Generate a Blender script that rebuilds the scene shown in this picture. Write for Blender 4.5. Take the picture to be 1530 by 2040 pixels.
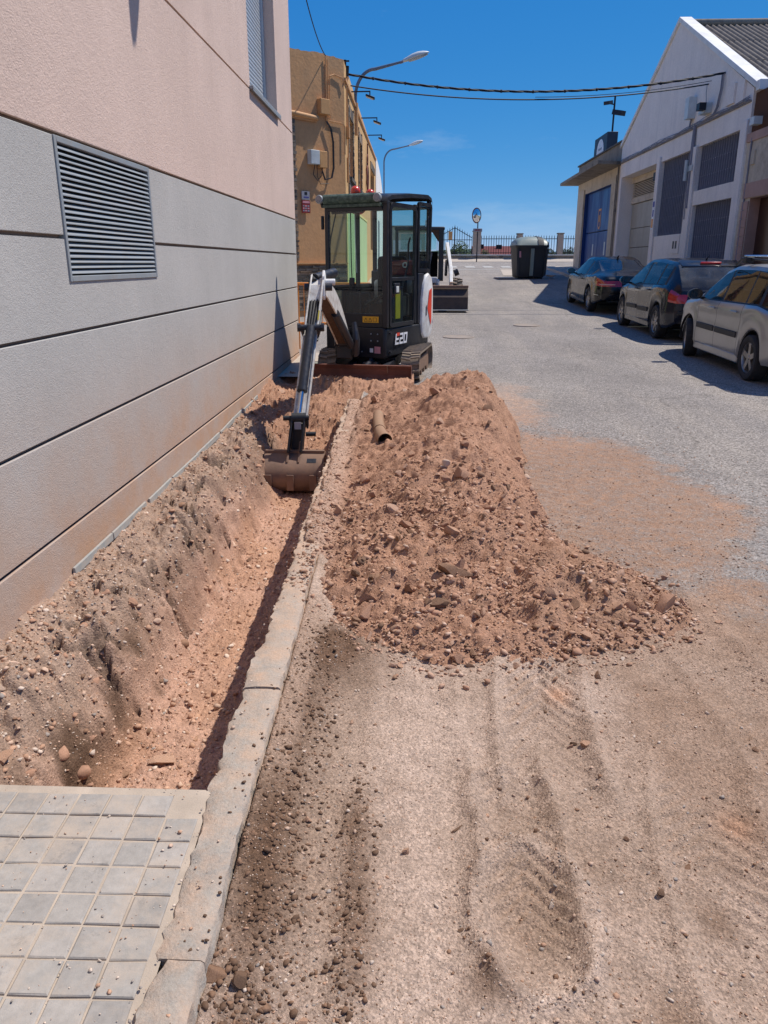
import bpy, bmesh, math, random
import numpy as np
from mathutils import Vector, Matrix, Euler

for _o in list(bpy.data.objects):
    bpy.data.objects.remove(_o)
scene = bpy.context.scene
COL = scene.collection
R = math.radians

# ------------------------------------------------------------------ camera
cam_d = bpy.data.cameras.new('camera')
cam = bpy.data.objects.new('camera', cam_d)
COL.objects.link(cam)
cam_d.sensor_fit = 'VERTICAL'
cam_d.sensor_height = 36.0
cam_d.lens = 1536.0 / 2040.0 * 36.0
cam_d.clip_start = 0.05
cam_d.clip_end = 20000
cam.location = (0, 0, 1.68)
cam.rotation_euler = (R(90) - math.atan(496 / 1536), 0, R(2.24))
scene.camera = cam

# ------------------------------------------------------------------ light
SUN = Vector((0.52, 0.28, 1.0)).normalized()
SUN_EL = math.asin(SUN.z)
SUN_AZ = math.atan2(SUN.x, SUN.y)
world = bpy.data.worlds.new('World')
scene.world = world
world.use_nodes = True
wn = world.node_tree.nodes
wn.clear()
sky = wn.new('ShaderNodeTexSky')
sky.sky_type = 'NISHITA'
sky.sun_disc = False
sky.sun_elevation = SUN_EL
sky.sun_rotation = SUN_AZ
sky.altitude = 8000
sky.air_density = 1.0
sky.dust_density = 0.0
sky.ozone_density = 1.0
bg = wn.new('ShaderNodeBackground')
bg.inputs['Strength'].default_value = 0.1
wo = wn.new('ShaderNodeOutputWorld')
# the phone's rendering of the sky: a deeper blue and a flatter run down to the horizon
hs = wn.new('ShaderNodeHueSaturation')
hs.inputs['Saturation'].default_value = 1.3
hs.inputs['Value'].default_value = .0735
world.node_tree.links.new(sky.outputs[0], hs.inputs['Color'])
sp_ = wn.new('ShaderNodeSeparateColor'); cb_ = wn.new('ShaderNodeCombineColor')
world.node_tree.links.new(hs.outputs[0], sp_.inputs[0])
for _i, (_a, _p) in enumerate(((14.0, .966), (8.3, .53), (8.9, .26))):
    pw_ = wn.new('ShaderNodeMath'); pw_.operation = 'POWER'; pw_.inputs[1].default_value = _p
    ml_ = wn.new('ShaderNodeMath'); ml_.operation = 'MULTIPLY'; ml_.inputs[1].default_value = _a
    world.node_tree.links.new(sp_.outputs[_i], pw_.inputs[0])
    world.node_tree.links.new(pw_.outputs[0], ml_.inputs[0])
    world.node_tree.links.new(ml_.outputs[0], cb_.inputs[_i])
# a few thin wisps of high cloud
wl_ = world.node_tree.links
tcw = wn.new('ShaderNodeTexCoord'); mpw = wn.new('ShaderNodeMapping')
mpw.inputs['Scale'].default_value = (1.0, 1.0, 4.5); mpw.inputs['Location'].default_value = (.35, .2, .1)
nzw = wn.new('ShaderNodeTexNoise'); nzw.inputs['Scale'].default_value = 3.1; nzw.inputs['Detail'].default_value = 8; nzw.inputs['Roughness'].default_value = .62
rpw = wn.new('ShaderNodeValToRGB'); rpw.color_ramp.elements[0].position = .56; rpw.color_ramp.elements[1].position = .86
mxw = wn.new('ShaderNodeMix'); mxw.data_type = 'RGBA'; mxw.inputs[7].default_value = (6.6, 7.6, 8.6, 1)
mlw = wn.new('ShaderNodeMath'); mlw.operation = 'MULTIPLY'; mlw.inputs[1].default_value = .42
wl_.new(tcw.outputs['Generated'], mpw.inputs['Vector']); wl_.new(mpw.outputs[0], nzw.inputs['Vector']); wl_.new(nzw.outputs['Fac'], rpw.inputs[0])
wl_.new(rpw.outputs[0], mlw.inputs[0]); wl_.new(mlw.outputs[0], mxw.inputs[0]); wl_.new(cb_.outputs[0], mxw.inputs[6]); wl_.new(mxw.outputs[2], bg.inputs['Color'])
world.node_tree.links.new(bg.outputs[0], wo.inputs['Surface'])

sun_d = bpy.data.lights.new('sun', 'SUN')
sun_d.energy = 4.9
sun_d.angle = R(0.53)
sun_d.color = (1.0, 0.94, 0.855)
sun_o = bpy.data.objects.new('sun', sun_d)
COL.objects.link(sun_o)
sun_o.rotation_euler = SUN.to_track_quat('Z', 'Y').to_euler()
sun_o.location = (20, 10, 40)

scene.view_settings.view_transform = 'Standard'
scene.view_settings.look = 'None'
scene.view_settings.exposure = 0.0
scene.view_settings.gamma = 1.0
scene.view_settings.use_curve_mapping = False
scene.render.engine = 'CYCLES'
scene.cycles.max_bounces = 8
scene.cycles.transparent_max_bounces = 16

# ------------------------------------------------------------------ numeric helpers
rng = np.random.default_rng(7)
random.seed(7)
GY = [-20, 0, 3, 6, 9, 12, 15, 20, 24, 30, 36, 41, 46, 52, 58]
GY = [-20, 0, 3, 6, 9, 12, 15, 20, 24, 30, 36, 46, 52, 58, 70, 90]
GZ = [-.05, 0, .005, .05, .12, .18, .25, .36, .50, .82, 1.15, 1.60, 1.80, 1.92, 1.6, 0.2]
_ys = np.arange(-20, 90, .1)
_zs = np.interp(_ys, GY, GZ)
_k = np.hanning(31); _k /= _k.sum()
_zp = np.concatenate([np.full(15, _zs[0]), _zs, np.full(15, _zs[-1])])
_zs = np.convolve(_zp, _k, 'valid')


def gz(y):
    return np.interp(y, _ys, _zs)


def g(y):
    return float(gz(y))


def _hash(ix, iy, seed):
    h = (ix.astype(np.int64) * 374761393 + iy.astype(np.int64) * 668265263 + seed * 2147483647) & 0xFFFFFFFF
    h = ((h ^ (h >> 13)) * 1274126177) & 0xFFFFFFFF
    h = (h ^ (h >> 16)) & 0xFFFFFFFF
    return h / 4294967295.0


def vnoise(x, y, seed=0):
    x = np.asarray(x, float); y = np.asarray(y, float)
    ix = np.floor(x); iy = np.floor(y)
    fx = x - ix; fy = y - iy
    fx = fx * fx * fx * (fx * (fx * 6 - 15) + 10)
    fy = fy * fy * fy * (fy * (fy * 6 - 15) + 10)
    ix = ix.astype(np.int64); iy = iy.astype(np.int64)
    a = _hash(ix, iy, seed); b = _hash(ix + 1, iy, seed)
    c = _hash(ix, iy + 1, seed); d = _hash(ix + 1, iy + 1, seed)
    return (a + (b - a) * fx + (c - a) * fy + (a - b - c + d) * fx * fy) * 2 - 1


def fbm(x, y, scale=1.0, octv=4, seed=0, gain=.5, ridged=False):
    s = 0; amp = 1; tot = 0
    x = np.asarray(x, float) / scale; y = np.asarray(y, float) / scale
    ca, sa = math.cos(.6), math.sin(.6)
    for o in range(octv):
        n = vnoise(x, y, seed + o * 17)
        if ridged:
            n = 1 - 2 * np.abs(n)
        s = s + n * amp; tot += amp
        amp *= gain
        x, y = (x * ca - y * sa) * 2.03 + 5.3, (x * sa + y * ca) * 2.03 + 1.7
    return s / tot


def sstep(a, b, x):
    t = np.clip((x - a) / (b - a), 0, 1)
    return t * t * (3 - 2 * t)


def srgb(r, g_, b):
    def f(c):
        c /= 255.0
        return c / 12.92 if c <= .04045 else ((c + .055) / 1.055) ** 2.4
    return (f(r), f(g_), f(b))


# ------------------------------------------------------------------ materials
class NT:
    def __init__(s, name):
        s.m = bpy.data.materials.new(name)
        s.m.use_nodes = True
        s.t = s.m.node_tree
        s.t.nodes.clear()
        s.out = s.n('ShaderNodeOutputMaterial')
        s.b = s.n('ShaderNodeBsdfPrincipled')
        s.l(s.b.outputs[0], s.out.inputs['Surface'])
        s.tc = s.n('ShaderNodeTexCoord').outputs['Object']

    def n(s, t, **k):
        q = s.t.nodes.new(t)
        for a, v in k.items():
            setattr(q, a, v)
        return q

    def l(s, a, b):
        s.t.links.new(a, b)

    def noise(s, scale, detail=4, rough=.5, vec=None, dist=0.0):
        q = s.n('ShaderNodeTexNoise')
        q.inputs['Scale'].default_value = scale
        q.inputs['Detail'].default_value = detail
        q.inputs['Roughness'].default_value = rough
        q.inputs['Distortion'].default_value = dist
        s.l(vec or s.tc, q.inputs['Vector'])
        return q.outputs['Fac']

    def voro(s, scale, vec=None, out='Distance', feature='F1'):
        q = s.n('ShaderNodeTexVoronoi', feature=feature)
        q.inputs['Scale'].default_value = scale
        s.l(vec or s.tc, q.inputs['Vector'])
        return q.outputs[out]

    def mapv(s, scale=(1, 1, 1), rot=(0, 0, 0), vec=None):
        q = s.n('ShaderNodeMapping')
        q.inputs['Scale'].default_value = scale
        q.inputs['Rotation'].default_value = rot
        s.l(vec or s.tc, q.inputs['Vector'])
        return q.outputs[0]

    def ramp(s, fac, stops):
        q = s.n('ShaderNodeValToRGB')
        e = q.color_ramp.elements
        while len(e) < len(stops):
            e.new(.5)
        for i, (p, c) in enumerate(stops):
            e[i].position = p
            if isinstance(c, (int, float)):
                c = (c, c, c)
            e[i].color = (*c, 1)
        s.l(fac, q.inputs[0])
        return q.outputs[0]

    def mix(s, fac, a, b, mode='MIX'):
        q = s.n('ShaderNodeMix', data_type='RGBA', blend_type=mode)
        for v, i in ((fac, 0), (a, 6), (b, 7)):
            if isinstance(v, (int, float)):
                q.inputs[i].default_value = v
            elif isinstance(v, (tuple, list)):
                q.inputs[i].default_value = (*v[:3], 1)
            else:
                s.l(v, q.inputs[i])
        return q.outputs[2]

    def math(s, op, a, b=0.0, c=0.0, clamp=False):
        q = s.n('ShaderNodeMath', operation=op, use_clamp=clamp)
        for i, v in enumerate((a, b, c)):
            if isinstance(v, (int, float)):
                q.inputs[i].default_value = v
            else:
                s.l(v, q.inputs[i])
        return q.outputs[0]

    def attr(s, name, out='Color'):
        q = s.n('ShaderNodeAttribute', attribute_name=name)
        return q.outputs[out]

    def bump(s, h, strength=.3, dist=.01, prev=None):
        q = s.n('ShaderNodeBump')
        q.inputs['Strength'].default_value = strength
        q.inputs['Distance'].default_value = dist
        s.l(h, q.inputs['Height'])
        if prev is not None:
            s.l(prev, q.inputs['Normal'])
        return q.outputs[0]

    def set(s, **k):
        for a, v in k.items():
            i = s.b.inputs[a]
            if isinstance(v, (int, float)):
                i.default_value = v
            elif isinstance(v, (tuple, list)):
                i.default_value = (*v[:3], 1) if len(i.default_value) == 4 else v
            else:
                s.l(v, i)
        return s.m


def simple(name, col, rough=.6, metal=0.0, var=.12, vs=6.0, bump=.15, bs=60, bd=.003, dirt=None, dscale=5.0, damt=.5,
           coat=0.0, spec=.5, streak=0):
    """plain surface: colour + broad tonal variation + dirt patches + fine relief"""
    q = NT(name)
    c = q.mix(q.ramp(q.noise(vs, 5, .6), [(.3, 0), (.7, 1)]), tuple(x * (1 - var) for x in col), tuple(min(1, x * (1 + var)) for x in col))
    rg = rough
    if dirt is not None:
        v = q.mapv((1, 1, .25)) if streak else None
        f = q.ramp(q.noise(dscale, 6, .65, vec=v), [(.5 - .25 * damt, 0), (.5 + .5 * (1 - damt) + .12, 1)])
        c = q.mix(q.math('MULTIPLY', f, min(1.0, .4 + damt)), c, dirt)
        rg = q.mix(f, (rough,) * 3, (.85,) * 3)
    q.set(**{'Base Color': c, 'Roughness': rg, 'Metallic': metal, 'Specular IOR Level': spec, 'Coat Weight': coat, 'Coat Roughness': .04})
    if bump:
        q.set(Normal=q.bump(q.noise(bs, 4, .6), bump, bd))
    return q.m


def glass_mat(name, tint=(.75, .85, .82), dust=(.35, .33, .3), dust_haze=.06, rough=.02, refl=1.0):
    q = NT(name)
    tr = q.n('ShaderNodeBsdfTransparent')
    tr.inputs[0].default_value = (*tint, 1)
    gl = q.n('ShaderNodeBsdfGlossy')
    gl.inputs['Roughness'].default_value = rough
    gl.inputs['Color'].default_value = (.95, .97, 1, 1)
    lw = q.n('ShaderNodeLayerWeight')
    lw.inputs['Blend'].default_value = .5
    m1 = q.n('ShaderNodeMixShader')
    fac = q.math('MULTIPLY_ADD', q.math('POWER', lw.outputs['Facing'], 4.0), .85, .05)
    q.l(q.math('MULTIPLY', fac, refl, clamp=True), m1.inputs[0])
    q.l(tr.outputs[0], m1.inputs[1]); q.l(gl.outputs[0], m1.inputs[2])
    df = q.n('ShaderNodeBsdfDiffuse')
    df.inputs[0].default_value = (*dust, 1)
    m2 = q.n('ShaderNodeMixShader')
    q.l(q.math('MULTIPLY', q.ramp(q.noise(3.0, 6, .7), [(.35, .3), (.75, 1)]), dust_haze), m2.inputs[0])
    q.l(m1.outputs[0], m2.inputs[1]); q.l(df.outputs[0], m2.inputs[2])
    q.l(m2.outputs[0], q.out.inputs['Surface'])
    return q.m


M = {}
DUST = srgb(176, 150, 126)
# ------------------------------------------------------------------ mesh builder
WORLD = {}


class MB:
    def __init__(s):
        s.v = []; s.f = []; s.mi = []; s.m = 0

    def add(s, vs, fs):
        b = len(s.v)
        s.v.extend([tuple(map(float, p)) for p in vs])
        for f in fs:
            s.f.append(tuple(b + i for i in f)); s.mi.append(s.m)
        return s

    def box(s, x0, x1, y0, y1, z0, z1, T=None):
        vs = [(x, y, z) for z in (z0, z1) for y in (y0, y1) for x in (x0, x1)]
        if T is not None:
            vs = [tuple(T @ Vector(p)) for p in vs]
        return s.add(vs, [(0, 2, 3, 1), (4, 5, 7, 6), (0, 1, 5, 4), (2, 6, 7, 3), (0, 4, 6, 2), (1, 3, 7, 5)])

    def bar(s, p0, p1, w, h, up=(0, 0, 1), w1=None, h1=None):
        """square bar from p0 to p1, w sideways, h along up"""
        p0 = Vector(p0); p1 = Vector(p1)
        d = (p1 - p0).normalized()
        sd = d.cross(Vector(up))
        if sd.length < 1e-5:
            sd = d.cross(Vector((1, 0, 0)))
        sd.normalize()
        u = sd.cross(d).normalized()
        w1 = w if w1 is None else w1; h1 = h if h1 is None else h1
        vs = []
        for p, a, b in ((p0, w, h), (p1, w1, h1)):
            for i, j in ((-1, -1), (1, -1), (1, 1), (-1, 1)):
                vs.append(p + sd * (i * a / 2) + u * (j * b / 2))
        return s.add(vs, [(0, 1, 2, 3), (7, 6, 5, 4), (0, 4, 5, 1), (1, 5, 6, 2), (2, 6, 7, 3), (3, 7, 4, 0)])

    def cyl(s, p0, p1, r0, r1=None, n=16, caps=True):
        p0 = Vector(p0); p1 = Vector(p1)
        r1 = r0 if r1 is None else r1
        d = (p1 - p0).normalized()
        a = d.orthogonal().normalized(); b = d.cross(a)
        vs = []
        for p, r in ((p0, r0), (p1, r1)):
            for i in range(n):
                t = 2 * math.pi * i / n
                vs.append(p + a * (r * math.cos(t)) + b * (r * math.sin(t)))
        fs = [(i, (i + 1) % n, n + (i + 1) % n, n + i) for i in range(n)]
        if caps:
            fs += [tuple(range(n - 1, -1, -1)), tuple(range(n, 2 * n))]
        return s.add(vs, fs)

    def tube(s, pts, r, n=8, caps=True):
        pts = [Vector(p) for p in pts]
        rs = r if isinstance(r, (list, tuple)) else [r] * len(pts)
        d0 = (pts[1] - pts[0]).normalized()
        a = d0.orthogonal().normalized()
        vs = []
        for i, p in enumerate(pts):
            d = (pts[min(i + 1, len(pts) - 1)] - pts[max(i - 1, 0)]).normalized()
            a = (a - d * a.dot(d)).normalized()
            b = d.cross(a)
            for k in range(n):
                t = 2 * math.pi * k / n
                vs.append(p + a * (rs[i] * math.cos(t)) + b * (rs[i] * math.sin(t)))
        fs = []
        for i in range(len(pts) - 1):
            for k in range(n):
                fs.append((i * n + k, i * n + (k + 1) % n, (i + 1) * n + (k + 1) % n, (i + 1) * n + k))
        if caps:
            fs += [tuple(range(n - 1, -1, -1)), tuple((len(pts) - 1) * n + k for k in range(n))]
        return s.add(vs, fs)

    def lathe(s, prof, n=24, T=None, caps=False):
        """prof: list of (r, z); spun round local z"""
        vs = []
        for r, z in prof:
            for k in range(n):
                t = 2 * math.pi * k / n
                p = Vector((r * math.cos(t), r * math.sin(t), z))
                vs.append(T @ p if T is not None else p)
        fs = []
        for i in range(len(prof) - 1):
            for k in range(n):
                fs.append((i * n + k, i * n + (k + 1) % n, (i + 1) * n + (k + 1) % n, (i + 1) * n + k))
        if caps:
            fs += [tuple(range(n - 1, -1, -1)), tuple((len(prof) - 1) * n + k for k in range(n))]
        return s.add(vs, fs)

    def prism(s, poly, d0, d1, T):
        """2-D polygon (a, b) pushed from d0 to d1 along the third axis; T maps (a, b, d) to the world"""
        n = len(poly)
        vs = [T(a, b, d0) for a, b in poly] + [T(a, b, d1) for a, b in poly]
        fs = [(i, (i + 1) % n, n + (i + 1) % n, n + i) for i in range(n)]
        fs += [tuple(range(n - 1, -1, -1)), tuple(range(n, 2 * n))]
        return s.add(vs, fs)

    def grid(s, P):
        """P: rows of points"""
        nr = len(P); nc = len(P[0])
        vs = [p for r in P for p in r]
        fs = [(i * nc + j, i * nc + j + 1, (i + 1) * nc + j + 1, (i + 1) * nc + j) for i in range(nr - 1) for j in range(nc - 1)]
        return s.add(vs, fs)

    def build(s, name, mats, parent=None, smooth=None, bevel=0.0, seg=2, recalc=True):
        vs = s.v
        me = bpy.data.meshes.new(name)
        if parent is not None:
            Wm = WORLD[parent.name]
            inv = Wm.inverted()
            vs = [tuple(inv @ Vector(p)) for p in vs]
        me.from_pydata(vs, [], s.f)
        if not isinstance(mats, (list, tuple)):
            mats = [mats]
        for m in mats:
            me.materials.append(M[m] if isinstance(m, str) else m)
        if len(mats) > 1:
            me.polygons.foreach_set('material_index', s.mi)
        me.validate()
        if recalc:
            bm = bmesh.new(); bm.from_mesh(me)
            bmesh.ops.recalc_face_normals(bm, faces=bm.faces)
            bm.to_mesh(me); bm.free()
        if smooth is not None:
            me.polygons.foreach_set('use_smooth', [True] * len(me.polygons))
            me.set_sharp_from_angle(angle=R(smooth))
        me.update()
        o = bpy.data.objects.new(name, me)
        COL.objects.link(o)
        if parent is not None:
            o.parent = parent
            WORLD[o.name] = WORLD[parent.name]
        else:
            WORLD[o.name] = Matrix()
        if bevel > 0:
            b = o.modifiers.new('bevel', 'BEVEL')
            b.width = bevel; b.segments = seg; b.limit_method = 'ANGLE'; b.angle_limit = R(40)
            b.harden_normals = False
            if smooth is None:
                me.polygons.foreach_set('use_smooth', [True] * len(me.polygons))
                me.set_sharp_from_angle(angle=R(50))
        return o


def tag(o, label=None, cat=None, group=None, kind=None):
    if label: o['label'] = label
    if cat: o['category'] = cat
    if group: o['group'] = group
    if kind: o['kind'] = kind
    return o


def thing(name, loc, label, cat, rz=0.0, group=None):
    o = bpy.data.objects.new(name, None)
    COL.objects.link(o)
    o.empty_display_size = .2
    o.location = loc
    o.rotation_euler = (0, 0, rz)
    WORLD[o.name] = Matrix.Translation(Vector(loc)) @ Matrix.Rotation(rz, 4, 'Z')
    return tag(o, label, cat, group)


def dup(root, loc, rz=0.0, label=None, group=None, scale=None):
    def cp(o, par):
        c = o.copy(); COL.objects.link(c)
        if par is not None:
            c.parent = par
        for ch in KIDS.get(o.name, []):
            cp(ch, c)
        return c
    r = cp(root, None)
    r.location = loc; r.rotation_euler = (0, 0, rz)
    if scale: r.scale = scale
    if label: r['label'] = label
    if group: r['group'] = group
    return r


KIDS = {}


def index_kids(root):
    allo = [o for o in bpy.data.objects]
    def rec(o):
        KIDS[o.name] = [c for c in allo if c.parent == o]
        for c in KIDS[o.name]:
            rec(c)
    rec(root)


def grid_object(name, X, Y, Z, mat, attrs=None, mask=None, smooth=True, kind=None, label=None, parent=None):
    """height-field style grid from 2-D arrays; mask is per face"""
    nr, nc = X.shape
    co = np.stack([X, Y, Z], -1).reshape(-1, 3).astype(np.float32)
    i, j = np.meshgrid(np.arange(nr - 1), np.arange(nc - 1), indexing='ij')
    a = i * nc + j
    F = np.stack([a, a + 1, a + nc + 1, a + nc], -1).reshape(-1, 4)
    if mask is not None:
        F = F[mask.reshape(-1)]
        used = np.zeros(len(co), bool); used[F.ravel()] = True
        remap = np.cumsum(used) - 1
        co = co[used]; F = remap[F]
    else:
        used = None
    me = bpy.data.meshes.new(name)
    me.vertices.add(len(co)); me.vertices.foreach_set('co', co.ravel())
    me.loops.add(F.size); me.loops.foreach_set('vertex_index', F.ravel().astype(np.int32))
    me.polygons.add(len(F))
    me.polygons.foreach_set('loop_start', (np.arange(len(F)) * 4).astype(np.int32))
    me.polygons.foreach_set('loop_total', np.full(len(F), 4, np.int32))
    me.update(calc_edges=True)
    if attrs:
        for k, v in attrs.items():
            v = v.reshape(nr * nc, -1)
            if used is not None:
                v = v[used]
            if v.shape[1] == 3:
                at = me.color_attributes.new(k, 'FLOAT_COLOR', 'POINT')
                at.data.foreach_set('color', np.concatenate([v, np.ones((len(v), 1))], 1).astype(np.float32).ravel())
            else:
                at = me.attributes.new(k, 'FLOAT', 'POINT')
                at.data.foreach_set('value', v.astype(np.float32).ravel())
    me.polygons.foreach_set('use_smooth', np.full(len(F), smooth))
    me.materials.append(M[mat] if isinstance(mat, str) else mat)
    o = bpy.data.objects.new(name, me)
    COL.objects.link(o)
    WORLD[o.name] = Matrix()
    if parent is not None:
        o.parent = parent
        o.location = -Vector(parent.location)
    if kind: o['kind'] = kind
    if label: o['label'] = label
    return o
# ================================================================== MATERIALS OF THE GROUND
def earth_mat(name, fine=260, bump=.5, speck=.35):
    """loose earth: vertex colour 'tone' holds what kind of soil lies there; noise breaks it up"""
    q = NT(name)
    base = q.attr('tone')
    n1 = q.noise(9, 6, .65)
    n2 = q.noise(60, 5, .7)
    n3 = q.noise(fine, 3, .7)
    c = q.mix(q.ramp(n1, [(.3, 0), (.72, 1)]), q.mix(1.0, base, (.80, .78, .76), 'MULTIPLY'), q.mix(1.0, base, (1.12, 1.12, 1.12), 'MULTIPLY'))
    c = q.mix(.75, c, q.mix(1.0, c, q.ramp(n2, [(.25, .62), (.5, 1.0), (.8, 1.28)]), 'MULTIPLY'))
    vc = q.voro(fine * .55, out='Color')
    gs = q.n('ShaderNodeRGBToBW'); q.l(vc, gs.inputs[0])
    c = q.mix(speck, c, q.mix(1.0, c, q.ramp(gs.outputs[0], [(.1, .5), (.5, 1.0), (.9, 1.6)]), 'MULTIPLY'))
    h = q.math('ADD', q.math('MULTIPLY', n2, .6), q.math('MULTIPLY', n3, .35))
    v1 = q.voro(fine * .35)
    h = q.math('ADD', h, q.math('MULTIPLY', q.math('SUBTRACT', 1.0, v1), .35))
    nb = q.bump(h, bump * 1.7, .014)
    q.set(**{'Base Color': c, 'Roughness': .95, 'Specular IOR Level': .15, 'Normal': nb})
    return q.m


def road_mat():
    """worn asphalt with grit; dust lies on it where the 'dirt' attribute says so"""
    q = NT('road_surface')
    tone = q.attr('tone')
    dirt = q.attr('dirt', 'Fac')
    bgn = q.noise(.55, 6, .6)
    n2 = q.noise(14, 5, .7)
    st = q.noise(2.2, 5, .6, vec=q.mapv((1, .16, 1)))
    asp = q.mix(q.ramp(bgn, [(.3, 0), (.7, 1)]), srgb(132, 126, 121), srgb(154, 147, 141))
    asp = q.mix(q.math('MULTIPLY', q.ramp(st, [(.45, 0), (.75, 1)]), .6), asp, srgb(166, 156, 145))
    vc = q.voro(75, out='Color')
    gs = q.n('ShaderNodeRGBToBW'); q.l(vc, gs.inputs[0])
    asp = q.mix(1.0, asp, q.ramp(gs.outputs[0], [(.08, .42), (.35, .88), (.6, 1.0), (.92, 1.6)]), 'MULTIPLY')
    # tar seams and hair cracks
    cr = q.n('ShaderNodeTexVoronoi', feature='DISTANCE_TO_EDGE')
    cr.inputs['Scale'].default_value = .42
    wv = q.n('ShaderNodeMix', data_type='VECTOR')
    nv = q.n('ShaderNodeTexNoise'); nv.inputs['Scale'].default_value = 1.6; nv.inputs['Detail'].default_value = 6
    q.l(q.tc, nv.inputs['Vector']); q.l(q.tc, wv.inputs[4]); q.l(nv.outputs['Color'], wv.inputs[5]); wv.inputs[0].default_value = .35
    q.l(wv.outputs[1], cr.inputs['Vector'])
    crk = q.ramp(cr.outputs[0], [(.0, 1), (.006, 0)])
    asp = q.mix(q.math('MULTIPLY', crk, .35), asp, srgb(92, 87, 82))
    n1 = q.noise(9, 6, .65)
    e = q.mix(q.ramp(n1, [(.3, 0), (.72, 1)]), q.mix(1.0, tone, (.82, .8, .78), 'MULTIPLY'), q.mix(1.0, tone, (1.1, 1.1, 1.1), 'MULTIPLY'))
    e = q.mix(.8, e, q.mix(1.0, e, q.ramp(q.noise(70, 5, .75), [(.25, .62), (.5, 1.0), (.8, 1.3)]), 'MULTIPLY'))
    vf = q.voro(140, out='Color')
    gf = q.n('ShaderNodeRGBToBW'); q.l(vf, gf.inputs[0])
    e = q.mix(.5, e, q.mix(1.0, e, q.ramp(gf.outputs[0], [(.1, .45), (.5, 1.0), (.9, 1.6)]), 'MULTIPLY'))
    # dust settles between the grit first: a broken edge
    brk = q.math('ADD', q.math('MULTIPLY', n2, .5), q.math('MULTIPLY', q.noise(90, 3, .7), .5))
    f = q.math('MULTIPLY_ADD', dirt, 2.8, q.math('MULTIPLY_ADD', brk, 4.2, -3.25))
    f = q.math('MULTIPLY', q.math('MINIMUM', q.math('MAXIMUM', f, 0.0), 1.0), q.ramp(dirt, [(0, 0), (.06, 1)]))
    c = q.mix(f, asp, e)
    v1 = q.voro(120)
    h = q.math('ADD', q.math('MULTIPLY', q.noise(220, 3, .7), .6), q.math('MULTIPLY', q.math('SUBTRACT', 1.0, v1), .5))
    h = q.math('ADD', h, q.math('MULTIPLY', q.noise(45, 6, .75), .9))
    q.set(**{'Base Color': c, 'Roughness': .92, 'Specular IOR Level': .2, 'Normal': q.bump(h, .85, .010)})
    return q.m


M['earth'] = earth_mat('loose_earth')
M['road'] = road_mat()
C_SAND = np.array(srgb(192, 169, 152)); C_DARK = np.array(srgb(114, 89, 71)); C_MID = np.array(srgb(164, 140, 121))
C_RED = np.array(srgb(172, 133, 109)); C_ORANGE = np.array(srgb(182, 142, 115)); C_PINK = np.array(srgb(192, 155, 134))
C_GREY = np.array(srgb(168, 142, 123)); C_BROWN = np.array(srgb(150, 122, 101)); C_CONC = np.array(srgb(165, 152, 139))


def kerb_out(y): return np.interp(y, [-2, 1.35, 2.6, 5, 9, 60], [-.455, -.485, -.505, -.56, -.625, -.9])
def kerb_in(y): return np.interp(y, [-2, 1.35, 2.0, 2.6, 5, 9, 60], [-.545, -.588, -.625, -.645, -.69, -.75, -1.0])


def heap_h(x, y):
    """height of the heap of excavated soil above the road"""
    hr = np.interp(y, [2.85, 3.05, 3.3, 3.7, 4.3, 5.2, 6.0, 7.0, 7.8, 8.3, 8.75, 9.1, 9.5, 9.9], [0, .045, .08, .15, .22, .31, .37, .42, .46, .45, .22, .07, .03, 0])
    xr = np.interp(y, [2.8, 3.0, 3.2, 3.45, 3.8, 4.1, 4.45, 5.4, 6.8, 8.0, 8.6, 9.1, 9.9], [.3, .62, 1.15, 1.42, 1.42, 1.22, .88, .88, 1.02, .96, .85, .45, .2])
    xr = xr + .07 * vnoise(y * 2.6, y * 0, 3) + .03 * vnoise(y * 9, y * 0, 4)
    xl = kerb_out(y) - .02 + np.interp(y, [2.9, 3.3, 3.8], [.45, .12, 0]) + .03 * vnoise(y * 6, y * 0, 8)
    wr_ = np.interp(y, [3.0, 3.6, 4.3, 5.5, 7.0, 8.0, 8.6], [1.3, 1.15, .70, .55, .38, .28, .32])
    r_ = np.clip((xr - x) / wr_, 0, 1)
    l_ = np.clip((x - xl) / .55, 0, 1)
    cr = np.sin(np.clip(r_, 0, 1) * np.pi / 2) ** 1.15
    cl = np.interp(y, [3, 4, 6, 8.2], [.10, .20, .24, .34])
    l2 = np.clip((x - xl) / np.interp(y, [3, 4.5, 6, 8], [.6, .85, .95, 1.25]), 0, 1)
    cl = cl + (1 - cl) * (l2 * l2 * (3 - 2 * l2))
    cl = cl * sstep(-.02, .09, x - xl)
    h = hr * np.minimum(cr, 1.05) * cl
    lump = 1 + .22 * fbm(x, y, .42, 3, 11)
    h = h * lump
    h = np.where(x < kerb_out(y) - .01, h * (1 - sstep(8.9, 8.6, y)), h)
    # soil spilled over the far kerbstones
    ki_ = kerb_in(y) + .012 + .022 * np.maximum(vnoise(y * 5.0, y * 0, 15), -.2) + .010 * vnoise(y * 19, y * 0, 16)
    hk = (.108 + .020 * fbm(x, y, .10, 3, 23)) * sstep(3.5, 4.3, y + .25 * vnoise(y * 3, y * 0, 17)) * (1 - sstep(8.55, 8.8, y)) * sstep(0, .022, x - ki_) * (1 - sstep(-.05, .35, x - kerb_out(y)))
    h = np.maximum(h, hk)
    n = fbm(x, y, .16, 4, 21) * .058 + fbm(x, y, .05, 3, 31) * .026 + fbm(x, y, .024, 2, 33, ridged=True) * .006
    clod = np.maximum(fbm(x, y, .09, 3, 41, ridged=True), 0) * .026
    w = sstep(0.0, .05, h) * (1 - .8 * (1 - sstep(.0, .12, x - kerb_out(y))))
    return h + w * (n + clod) - (1 - sstep(0, .012, h)) * .02


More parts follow.
